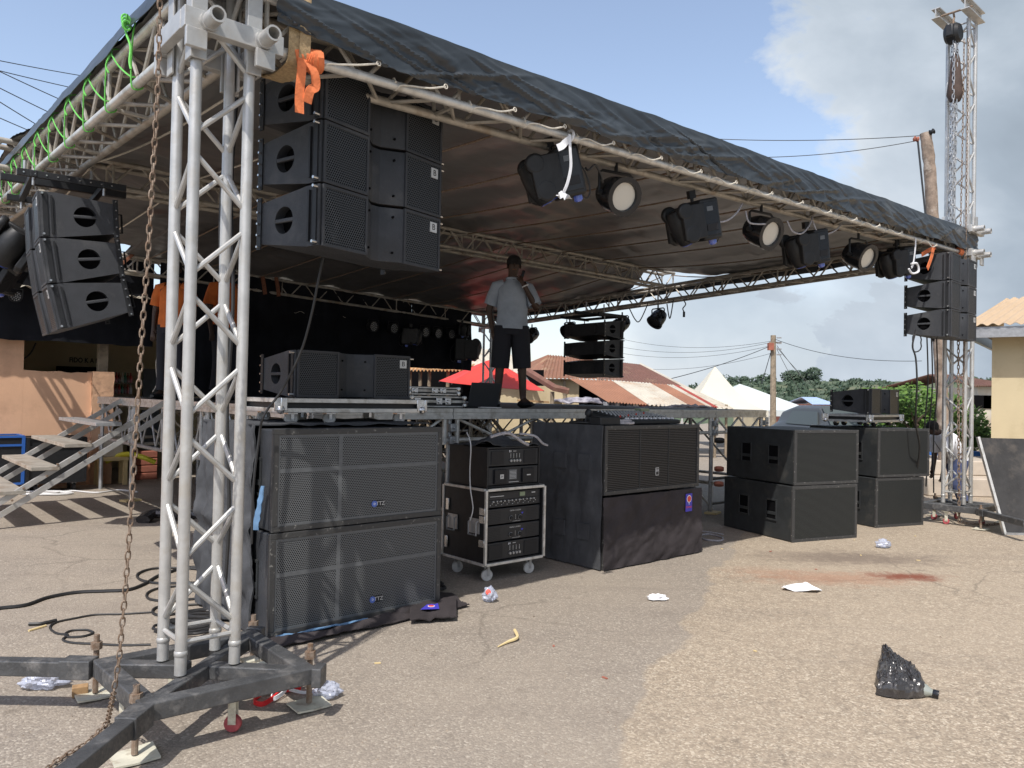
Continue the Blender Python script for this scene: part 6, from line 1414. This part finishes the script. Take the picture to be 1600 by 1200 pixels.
for k, (x, l) in enumerate([(352, 0), (368, 0)]): tag(MB().path([P(x+3*sin(i*.7+k)-i*.7, 95+i*38, 4.15) for i in range(23)], .010, 5).build('hanging_cable', 'cable', origin=P(x, 95, 4.15)), ['left', 'right'][k]+' of two black cables running down behind the near tower', 'cable', 'cables behind the near tower')

# ================================================================ PEOPLE
def skinned(verts, edges, rad, sub=2, root=0):
    me = bpy.data.meshes.new('tmp'); me.from_pydata([V(v) for v in verts], edges, []); ob = bpy.data.objects.new('tmp', me); COL.objects.link(ob)
    md = ob.modifiers.new('s', 'SKIN'); md.use_smooth_shade = True
    for i, r in enumerate(rad): me.skin_vertices[0].data[i].radius = r if hasattr(r, '__len__') else (r, r)
    me.skin_vertices[0].data[root].use_root = True
    sb = ob.modifiers.new('b', 'SUBSURF'); sb.levels = sub; sb.render_levels = sub
    dg = bpy.context.evaluated_depsgraph_get(); out = bpy.data.meshes.new_from_object(ob.evaluated_get(dg)); bpy.data.objects.remove(ob)
    vs = [v.co.copy() for v in out.vertices]; fs = [tuple(p.vertices) for p in out.polygons]; bpy.data.meshes.remove(out)
    return vs, fs
def person(label, loc, rz, J, shirt, trousers, shoes='blk', long=False, headdir=(0, -1, 0), hold=None, group=None, sc=1.):
    r = thing('person', label, 'person', loc, rz, group=group); r.scale = (sc,)*3
    n = list(J); ix = {k: i for i, k in enumerate(n)}; vs = [J[k][0] for k in n]; rd = [J[k][1] for k in n]
    ch = [['pelvis', 'waist', 'chest', 'neckb', 'neck', 'jaw', 'head', 'crown'], ['chest', 'shL', 'elL', 'wrL', 'haL'], ['chest', 'shR', 'elR', 'wrR', 'haR'], ['pelvis', 'hipL', 'knL', 'anL', 'toL'], ['pelvis', 'hipR', 'knR', 'anR', 'toR']]
    ed = [(ix[a], ix[b]) for c in ch for a, b in zip(c, c[1:])]
    # fingers
    for s in 'LR':
        w, h = V(J['wr'+s][0]), V(J['ha'+s][0]); d = (h-w).normalized(); sd = d.cross(V((0, 1, 0)))
        sd = sd.normalized() if sd.length > .1 else V((1, 0, 0)); cu = sd.cross(d)
        for k, (o, l) in enumerate([(-.027, .055), (-.009, .065), (.009, .062), (.026, .048)]):
            b0 = h+sd*o; i0 = len(vs); vs += [b0+d*.012, b0+d*l*.6+cu*.008, b0+d*l+cu*.028]; rd += [.0095, .0085, .007]; ed += [(ix['ha'+s], i0), (i0, i0+1), (i0+1, i0+2)]
        i0 = len(vs); t = w+d*.03+sd*.03*(1 if s == 'L' else -1); vs += [t, t+d*.035+cu*.015]; rd += [.011, .009]; ed += [(ix['wr'+s], i0), (i0, i0+1)]
    a, f = skinned(vs, ed, rd)
    b = MB().add(a, f); hd = V(J['head'][0]); f_ = V(headdir).normalized(); sd = f_.cross(V((0, 0, 1))).normalized()
    b.lathe([(0, -.02), (.011, -.012), (.015, 0), (.008, .018), (0, .02)], hd+f_*.095+V((0, 0, -.022)), (0, 0, 1), 8)     # nose
    for s in (-1, 1): b.lathe([(0, -.008), (.020, -.005), (.028, 0), (.02, .006), (0, .008)], hd+sd*s*.077+V((0, 0, -.02)), sd*s, 10)
    b.build('body', 'skin', r, ang=80)
    ey = MB()
    for s in (-1, 1): ey.lathe([(0, -.008), (.010, 0), (0, .006)], hd+f_*.083+sd*s*.032+V((0, 0, .004)), f_, 8)
    ey.build('eyes', 'ink', r)
    MB().boxm(hd+f_*.086+V((0, 0, -.062)), (.046, .008, .012), Matrix.Rotation(math.atan2(f_.y, f_.x)+pi/2, 3, 'Z')).build('lips', 'rustc', r, bevel=.004)
    cr_ = V(J['crown'][0]); hb = MB()
    hb.lathe([(.080, -.015), (.088, .02), (.085, .06), (.065, .095), (.035, .115), (0, .122)], hd-f_*.010+V((0, 0, .0)), (-f_.x*.22, -f_.y*.22, 1), 20); hb.build('hair', 'hair', r)
    g = lambda k, s=1.: (V(J[k][0]), s)
    # shirt: torso tube plus sleeves
    pv, wa, chs, nb = (V(J[k][0]) for k in ('pelvis', 'waist', 'chest', 'neckb'))
    low = pv+(pv-wa)*.25; sx = J['_w'][0] if '_w' in J else 1
    return r, b
def clothes(r, J, shirt, trousers, shorts=False, collar=True, hem=.0, w=1.):
    pv, wa, chs, nb, nk = (V(J[k][0]) for k in ('pelvis', 'waist', 'chest', 'neckb', 'neck')); up = (nb-pv).normalized()
    up_ = None; shl, shr = V(J['shL'][0]), V(J['shR'][0]); acr = (shr-shl).normalized()
    m = MB(); cs = [(pv-up*(.06+hem), .185*w, .135), (pv+up*.02, .18*w, .135), (wa, .172*w, .128), (wa.lerp(chs, .5), .182*w, .130), (chs, .190*w, .130), (chs.lerp(nb, .45), .188*w, .115), (chs.lerp(nb, .75), .145*w, .095), (chs.lerp(nb, .95), .095, .075), (nb+up*.02, .066, .064)]
    rings = []; nn = 28; fr = acr.cross(up).normalized()
    vs = []
    for i, (c, rx, ry) in enumerate(cs):
        for k in range(nn):
            t = 2*pi*k/nn; wr = 1+.05*fbm(k*.5, i*.6)+.035*sin(k*1.6+i*.9)
            vs.append(c+acr*cos(t)*rx*wr+fr*sin(t)*ry*wr)
    fs = [(i*nn+k, i*nn+(k+1) % nn, (i+1)*nn+(k+1) % nn, (i+1)*nn+k) for i in range(len(cs)-1) for k in range(nn)]
    m.add(vs, fs+[tuple(range(nn))[::-1]])
    for s in 'LR':
        a, e = V(J['sh'+s][0]), V(J['el'+s][0]); m.path([chs.lerp(a, .55)+up*.06, a, a.lerp(e, .35), a.lerp(e, .78)], 0, 14, rs=[.070, .074, .078, .080])
    sh = m.build('shirt', shirt, r, ang=60)
    if collar: MB().path([nb+up*.03+acr*cos(t*pi/8)*.068+fr*sin(t*pi/8)*.066+up*.012*cos(t*pi/8*1)*0 for t in range(17)], .014, 6).build('collar', shirt, sh)
    t_ = MB(); fr_ = fr
    vs = []; cs = [(pv+up*.06, .165, .122), (pv-up*.06, .172, .130), (pv-up*.13, .170, .128)]
    for c, rx, ry in cs:
        for k in range(nn): t = 2*pi*k/nn; vs.append(c+acr*cos(t)*rx+fr*sin(t)*ry)
    t_.add(vs, [(i*nn+k, i*nn+(k+1) % nn, (i+1)*nn+(k+1) % nn, (i+1)*nn+k) for i in range(2) for k in range(nn)]+[tuple(range(nn)), tuple(range(2*nn, 3*nn))])
    for s in 'LR':
        h_, k_, a_ = V(J['hip'+s][0]), V(J['kn'+s][0]), V(J['an'+s][0])
        pts = [h_+up*.03, h_.lerp(k_, .4), h_.lerp(k_, .85), k_+(a_-k_)*.12] if shorts else [h_+up*.03, h_.lerp(k_, .5), k_, k_.lerp(a_, .5), a_+(k_-a_)*.08]
        t_.path(pts, 0, 16, rs=[.108, .112, .108, .104] if shorts else [.105, .095, .078, .07, .075])
    t_.build('shorts' if shorts else 'trousers', trousers, r, ang=60)
    so_ = MB()
    for s in 'LR':
        a, t = V(J['an'+s][0]), V(J['to'+s][0]); d = (t-a); d.z = 0; d = d.normalized() if d.length > .01 else V((0, -1, 0)); b_ = V((a.x, a.y, a.z-.05))
        so_.path([b_-d*.07, b_-d*.03, b_+d*.08, b_+d*.16, b_+d*.20], 0, 12, flat=(0, 0, 1), rs=[(.03, .035), (.045, .042), (.04, .048), (.03, .046), (.016, .03)])
    so_.build('shoes', 'blk', r)
def std(arms, legs=(.11, .13), lean=0.):
    J = {'pelvis': ((0, 0, .96), (.15, .11)), 'waist': ((0, 0, 1.10), (.13, .10)), 'chest': ((0, .01, 1.30), (.15, .11)), 'neckb': ((0, .005, 1.455), .065), 'neck': ((0, -.005, 1.52), .054), 'jaw': ((0, -.022, 1.575), (.062, .066)), 'head': ((0, -.012, 1.645), (.078, .088)), 'crown': ((0, 0, 1.70), (.062, .07)),
         'hipL': ((-.095, 0, .90), .085), 'knL': ((-legs[0], -.02, .50), .058), 'anL': ((-legs[1], .02, .09), .040), 'toL': ((-legs[1]-.03, -.13, .035), .032),
         'hipR': ((.095, 0, .90), .085), 'knR': ((legs[0], -.02, .50), .058), 'anR': ((legs[1], .02, .09), .040), 'toR': ((legs[1]+.03, -.13, .035), .032)}
    for s, (sh, el, wr, ha) in zip('LR', arms): J['sh'+s] = (sh, .058); J['el'+s] = (el, .042); J['wr'+s] = (wr, .028); J['ha'+s] = (ha, (.036, .018))
    return J
down = lambda s: ((s*.185, .01, 1.40), (s*.245, .03, 1.12), (s*.235, -.03, .88), (s*.23, -.05, .79))
J = std([((-.18, .01, 1.39), (-.265, .05, 1.12), (-.225, .0, .90), (-.20, -.04, .82)), ((.185, .01, 1.38), (.285, -.05, 1.13), (.135, -.15, 1.37), (.085, -.14, 1.455))], legs=(.125, .15))
J['head'] = ((.012, -.03, 1.64), (.078, .088)); J['crown'] = ((.012, -.012, 1.70), (.062, .07)); J['jaw'] = ((.008, -.04, 1.57), (.062, .066)); J['hipL'] = ((-.10, 0, .90), .09); J['toR'] = ((.22, -.11, .035), .032)
aM, zM = PB(797, 634, 3.0); pM = S(aM, 3.0, SZ+.002)
hgt = P(800, 399, pM.y).z-SZ
r, _ = person('man in grey-blue polo and black shorts standing on stage, one hand raised to his face', pM, radians(4), J, 'polo', 'shorts', sc=hgt/1.76)
clothes(r, J, 'polo', 'shorts', shorts=True)
MB().boxm((.10, -.125, 1.50), (.035, .012, .14), Matrix.Rotation(.3, 3, 'Y')).build('phone', 'blkg', r, bevel=.003)
MB().path([V((.135, -.155, 1.385))+V((cos(t*pi/6)*.032, sin(t*pi/6)*.03, cos(t*pi/6)*.015)) for t in range(12)], .008, 6, closed=True).build('wristband', 'white', r)
J2 = std([down(-1), down(1)])
for px, pyt, b, lb, rz in [(268, 407, 6.6, 'person in orange t-shirt at the left stage edge, left of the tower columns', .0), (352, 407, 6.8, 'second person in an orange t-shirt, seen between the columns of the near tower', .9)]:
    a, z = PB(px, 620, b); p = S(a, b, SZ+.002); hh = P(px, pyt, p.y).z-SZ
    r, _ = person(lb, p, rz, J2, 'orangeshirt', 'shorts', sc=hh/1.76); clothes(r, J2, 'orangeshirt', 'shorts', collar=False)
# person bending behind the right tower
J3 = {'pelvis': ((.10, .05, .72), (.14, .12)), 'waist': ((.03, .02, .84), (.13, .11)), 'chest': ((-.10, 0, 1.0), (.15, .12)), 'neckb': ((-.20, 0, 1.08), .062), 'neck': ((-.25, -.01, 1.11), .053), 'jaw': ((-.30, -.02, 1.11), (.062, .066)), 'head': ((-.35, -.02, 1.14), (.08, .085)), 'crown': ((-.40, 0, 1.17), (.06, .065)),
      'shL': ((-.17, -.17, 1.02), .058), 'elL': ((-.27, -.20, .76), .042), 'wrL': ((-.32, -.22, .54), .028), 'haL': ((-.33, -.22, .46), (.036, .018)),
      'shR': ((-.15, .17, 1.02), .058), 'elR': ((-.10, .24, .76), .042), 'wrR': ((-.15, .2, .55), .028), 'haR': ((-.16, .2, .47), (.036, .018)),
      'hipL': ((.10, -.08, .68), .085), 'knL': ((-.02, -.10, .38), .058), 'anL': ((.12, -.10, .09), .042), 'toL': ((-.02, -.11, .035), .03), 'hipR': ((.10, .12, .68), .085), 'knR': ((.16, .13, .40), .058), 'anR': ((.30, .13, .09), .042), 'toR': ((.18, .13, .035), .03)}
q = P(1487, 780, 11.2)
r, _ = person('person in a white shirt and blue jeans bending over behind the right tower', (q.x, q.y, 0), .15, J3, 'white', 'jeans', headdir=(-.6, 0, -.8)); clothes(r, J3, 'white', 'jeans', collar=False)

# ================================================================ SMALL THINGS ON THE ROAD
def gpath(name, pts, r, m, label, cat='cable', z=.0):
    return tag(MB().path(bez([G(x, y)+V((0, 0, r+z)) for x, y in pts], 8), r, 6).build(name, m, origin=G(*pts[0])), label, cat)
gpath('cable', [(-20, 957), (0, 953), (40, 948), (75, 936), (120, 928), (165, 926), (200, 924), (225, 915), (245, 903), (262, 897), (290, 889), (330, 888)], .012, 'cable', 'thick black cable running in from the left edge to the near tower')
gpath('cable', [(320, 892), (270, 889), (235, 891), (215, 899), (220, 908), (245, 913), (280, 913), (320, 912)], .010, 'cable', 'black cable loop on the road left of the near subwoofers')
gpath('cable', [(330, 915), (285, 917), (248, 921), (230, 929), (234, 938), (262, 941), (300, 938), (330, 936)], .009, 'cable', 'thin brownish cable loop left of the near tower, second from the back')
gpath('cable', [(330, 945), (280, 948), (248, 950), (238, 957), (245, 963), (262, 963), (300, 956), (330, 952)], .009, 'cable', 'small cable loop beside the feet of the near tower')
gpath('cable', [(240, 958), (190, 961), (150, 962), (115, 968), (88, 974), (78, 982), (88, 991), (106, 994), (98, 1001), (112, 1006), (150, 1008), (190, 1010), (235, 1009)], .007, 'cable', 'thin cable curling over the open road in front of the stairs')
gpath('cable', [(146, 990), (135, 986), (112, 987), (102, 992), (106, 997), (130, 996), (146, 991)], .007, 'cable', 'small ring of thin cable on the open road')
gpath('cable', [(45, 978), (65, 977), (88, 972)], .012, 'cable', 'short thick black cable end with a taped joint')
for k in range(4): scrib('coiled_cable', G(292+k*9, 985-k*7)+V((0, 0, .01)), .17-.02*k, 3, .009, 'cable', ['outermost', 'second', 'third', 'innermost'][k]+' coil of black cable behind the feet of the near tower', seed=20+k, sq=.8)
for k in range(5):
    scrib('coiled_cable', S(2.15+.05*k, 1.25+.12*k, .01), .16, 2.5, .008, 'cable', ord_[k]+' black cable tangle left of the amplifier rack, counting from the front', seed=30+k, sq=.7)
gpath('cable', [(1090, 838), (1108, 836), (1128, 841), (1126, 846), (1105, 845), (1092, 840)], .010, 'gcable', 'pale cable loop on the road between the middle and front right stacks')
gpath('cable', [(1088, 830), (1112, 833), (1130, 836)], .008, 'gcable', 'short pale cable at the right foot of the middle stack')
def crumple(name, m, label, px, py, sx, sy, sz, seed, cat='litter', n=22, rz=0.):
    def fn(a, b):
        th = a*2*pi; ph = (b-.5)*pi; d = V((cos(th)*cos(ph), sin(th)*cos(ph), sin(ph)))
        k = 1+.38*fbm(d.x*1.7+seed, d.y*1.7, d.z*1.7)+.12*fbm(d.x*5, d.y*5+seed, d.z*5)
        return V((d.x*sx*k, d.y*sy*k, max(-sz*.85, d.z*sz*k)+sz*.85))
    o = MB().grid(fn, n*2, n).build(name, m, ang=25); o.location = G(px, py)+V((0, 0, .002)); o.rotation_euler = (0, 0, rz); return tag(o, label, cat)
crumple('plastic_bag', 'plas', 'crumpled clear plastic water sachet on the road left of the near tower base', 70, 1075, .10, .055, .045, 2.3, rz=.3)
o = crumple('plastic_bag', 'plas', 'crumpled clear plastic with blue print beside the red strap', 512, 1090, .06, .045, .04, 5.1)
o = crumple('plastic_bag', 'plas', 'clear plastic cup-like wrapper with blue print in front of the amplifier rack', 765, 940, .05, .05, .055, 8.2)
crumple('plastic_bag', 'plas', 'tiny clear plastic on the road in front of the front right stack', 1380, 856, .07, .05, .045, 3.7)
crumple('paper_scrap', 'paper', 'small white crumpled plastic on the road right of the middle of the road', 1027, 938, .075, .04, .022, 6.4)
sc_ = MB().lathe([(0, 0), (.018, 0), (.02, .01), (0, .012)], (0, 0, 0), (0, 0, 1), 10); o = sc_.build('wrapper_print', 'redp'); o.parent = [x for x in COL.objects if x.get('label', '').startswith('clear plastic cup')][0]; o.location = (-.01, -.035, .075); o.rotation_euler = (1.2, 0, 0)
o = MB().grid(lambda s, t: V((lerp(-.13, .13, s)+.03*t, lerp(-.10, .10, t)*(1-.45*s), .008+.05*abs(s-.45)**1.2*(1-t)+.045*t*t*(1-abs(2*s-1))+.01*fbm(s*4, t*4))), 16, 12, .002).build('paper_scrap', 'paper'); o.location = G(1250, 922); o.rotation_euler = (0, 0, -.45); tag(o, 'torn white sheet of paper on the reddish patch of road', 'paper')
o = MB().box(-.035, .035, -.025, .025, 0, .05).build('wood_block', 'brown', bevel=.004, smooth=False); o.location = G(125, 1087); o.rotation_euler = (0, 0, .5); tag(o, 'small brown wood block on the road beside the left jack', 'wood block')
o = MB().path(bez([G(778, 1012)+V((0, 0, .006)), G(793, 1006)+V((0, 0, .012)), G(808, 1001)+V((0, 0, .02)), G(804, 992)+V((0, 0, .03))], 6), 0, 6, rs=[.004+.006*min(1, i/9) for i in range(19)]).build('corn_husk', 'straw', origin=G(795, 1005)); tag(o, 'dry straw-coloured husk on the open road', 'husk')
o = MB().path([G(45, 987)+V((0, 0, .006)), G(72, 979)+V((0, 0, .006))], .007, 6).build('stick', 'straw', origin=G(45, 987)); tag(o, 'short pale stick beside the cable end on the open road', 'stick')
for k, (x, y) in enumerate([(1275, 890), (1345, 868), (1128, 858), (1204, 862), (1180, 1018), (590, 1037), (865, 1010), (1435, 876), (1335, 844), (945, 1060), (1430, 838)]):
    o = MB().boxm((0, 0, .004), (.035 if k % 2 else .02, .012, .005)).build('litter_chip', 'straw' if k % 3 else 'brownmat', smooth=False); o.location = G(x, y); o.rotation_euler = (0, 0, k*1.3)
    tag(o, 'tiny chip of litter on the road, no bigger than a finger', 'litter', 'tiny chips of litter scattered on the road')
# red strap near the right jack
m = MB(); f = lambda x, y, z=0: G(x, y)+V((0, 0, .012+z))
band(m, bez([f(470, 1080), f(440, 1085, .01), f(415, 1088, .01), f(400, 1094), f(398, 1101), f(410, 1104), f(425, 1099, .01), f(440, 1090, .02)], 6), .022, .008, (0, 0, 1))
band(m, bez([f(452, 1082, .02), f(470, 1077, .03), f(488, 1075, .02), f(497, 1075)], 5), .03, .008, (0, 0, 1))
tag(m.build('red_strap', 'red', origin=G(430, 1095)), 'bright red strap looped on the road under the near tower base', 'strap')
m = MB(); band(m, bez([f(415, 1082), f(440, 1078, .03), f(452, 1076, .04), f(446, 1088, .02), f(432, 1097, .01), f(424, 1098, .01), f(428, 1092, .03)], 5), .02, .005, (0, 0, 1)); band(m, bez([f(452, 1084, .01), f(475, 1086), f(490, 1082)], 5), .015, .005, (0, 0, 1))
tag(m.build('white_strap', 'white', origin=G(440, 1090)), 'pale strap tangled with the red strap on the road', 'strap')
# black bag with bottle
bg_ = thing('black_bag', 'crumpled black plastic bag lying on the open road, a bottle sticking out of it', 'plastic bag', G(1405, 1085), 0)
O = G(1405, 1085)
ol = [G(x, y)-O for x, y in [(1378, 1030), (1402, 1042), (1428, 1056), (1443, 1078), (1446, 1090), (1428, 1094), (1400, 1094), (1371, 1088), (1368, 1072), (1372, 1052)]]
cb_ = sum(ol, V((0, 0, 0)))/len(ol)
def olp(t):
    k = t*len(ol); i = int(k) % len(ol); return ol[i].lerp(ol[(i+1) % len(ol)], k-int(k))
def bagf(s, t):
    s2 = s*2 if s <= .5 else (1-s)*2; top = s <= .5; r_ = sin(s2*pi/2); p = cb_.lerp(olp(t), r_*(1+.05*fbm(t*9, s*3)))
    h = .085*sqrt(max(0, 1-r_*r_))*(1+.22*fbm(p.x*9, p.y*9, 2))+.022*abs(fbm(p.x*26, p.y*34, 5, 4))+.010*max(0, 1-abs(fbm(p.x*9+p.y*7, p.y*5, 8, 2))*5)
    tail = max(0, 1-(p-ol[0]).length/.16)
    z = (h+.03*r_) if top else .006
    return V((p.x+.012*fbm(t*13, s*5, 2), p.y+.012*fbm(t*11, s*6, 7), max(.004, z+tail*.03*(1 if top else .7))))
MB().grid(bagf, 60, 90).build('bag', 'bag', bg_, ang=14)
bo = thing('bottle', 'small bottle with a black cap sticking out of the black bag', 'bottle', G(1436, 1086)+V((0, 0, .032)))
ax = V((.8, -.55, -.10)).normalized()
MB().lathe([(0, -.06), (.032, -.055), (.034, 0), (.033, .03), (.018, .055), (.016, .065)], (0, 0, 0), ax, 20).build('body', mat('bottle_glass', (.26, .28, .25), .10, spec=.9), bo); MB().lathe([(.018, .062), (.020, .065), (.020, .09), (.0, .092)], (0, 0, 0), ax, 18).build('cap', 'blkg', bo)
MB().lathe([(.0345, -.02), (.0345, .015)], (0, 0, 0), ax, 20).build('label', 'yellow', bo)
# leaning board at the right
b0 = G(1569, 835); lb = thing('leaning_board', 'dark board with an aluminium edge leaning at the right edge of the picture', 'board', b0)
tl3 = P(1527, 684, 9.2)-b0; tr3 = P(1700, 678, 9.6)-b0; br3 = P(1740, 838, 9.0)-b0; br3.z = .0
tr3 = tl3+(br3)*1.0
MB().slab([V((0, 0, .01)), br3+V((0, 0, .01)), tr3, tl3], -.02).build('panel', mat('board_face', (.035, .034, .034), .7, var=.25, vs=5, stain_or_glow=(.085, .075, .065), ss=3.5, bump=.2, bs=30), lb, smooth=False)
e = MB(); e.bar((0, -.012, .0), tl3+V((0, -.012, .01)), .03, .045, up=(0, 1, 0)); e.build('edge_strip', 'alu', lb, smooth=False, bevel=.003)
MB().bar(V((0, -.02, .012)), br3+V((0, -.02, .012)), .03, .025).build('bottom_strip', 'steelgrey', lb, smooth=False)

st_ = MB(); rg = random.Random(4)
for i in range(2600):
    y = 1.6+rg.random()**1.7*9; x = rg.uniform(-.72, .72)*y
    a_, b_ = ab(V((x, y, 0)))
    if -.6 < a_ < 9 and .55 < b_ < 2.6 and rg.random() < .8: continue
    s = rg.uniform(.0016, .0055)*(1.8 if rg.random() < .04 else 1); c = V((x, y, s*.5))
    q = [c+V((rg.uniform(.6, 1.3)*s*cos(k*2.1+i), rg.uniform(.6, 1.3)*s*sin(k*2.1+i), -s*.5)) for k in range(3)]+[c+V((rg.uniform(-.4, .4)*s, rg.uniform(-.4, .4)*s, s*rg.uniform(.4, .9)))]
    st_.add(q, [(0, 1, 2), (0, 1, 3), (1, 2, 3), (2, 0, 3)])
g_ = st_.build('loose_grit', mat('grit', (.38, .32, .25), .9, col2=(.16, .12, .09), vs=1.5, world=True), smooth=False); tag(g_, kind='stuff')
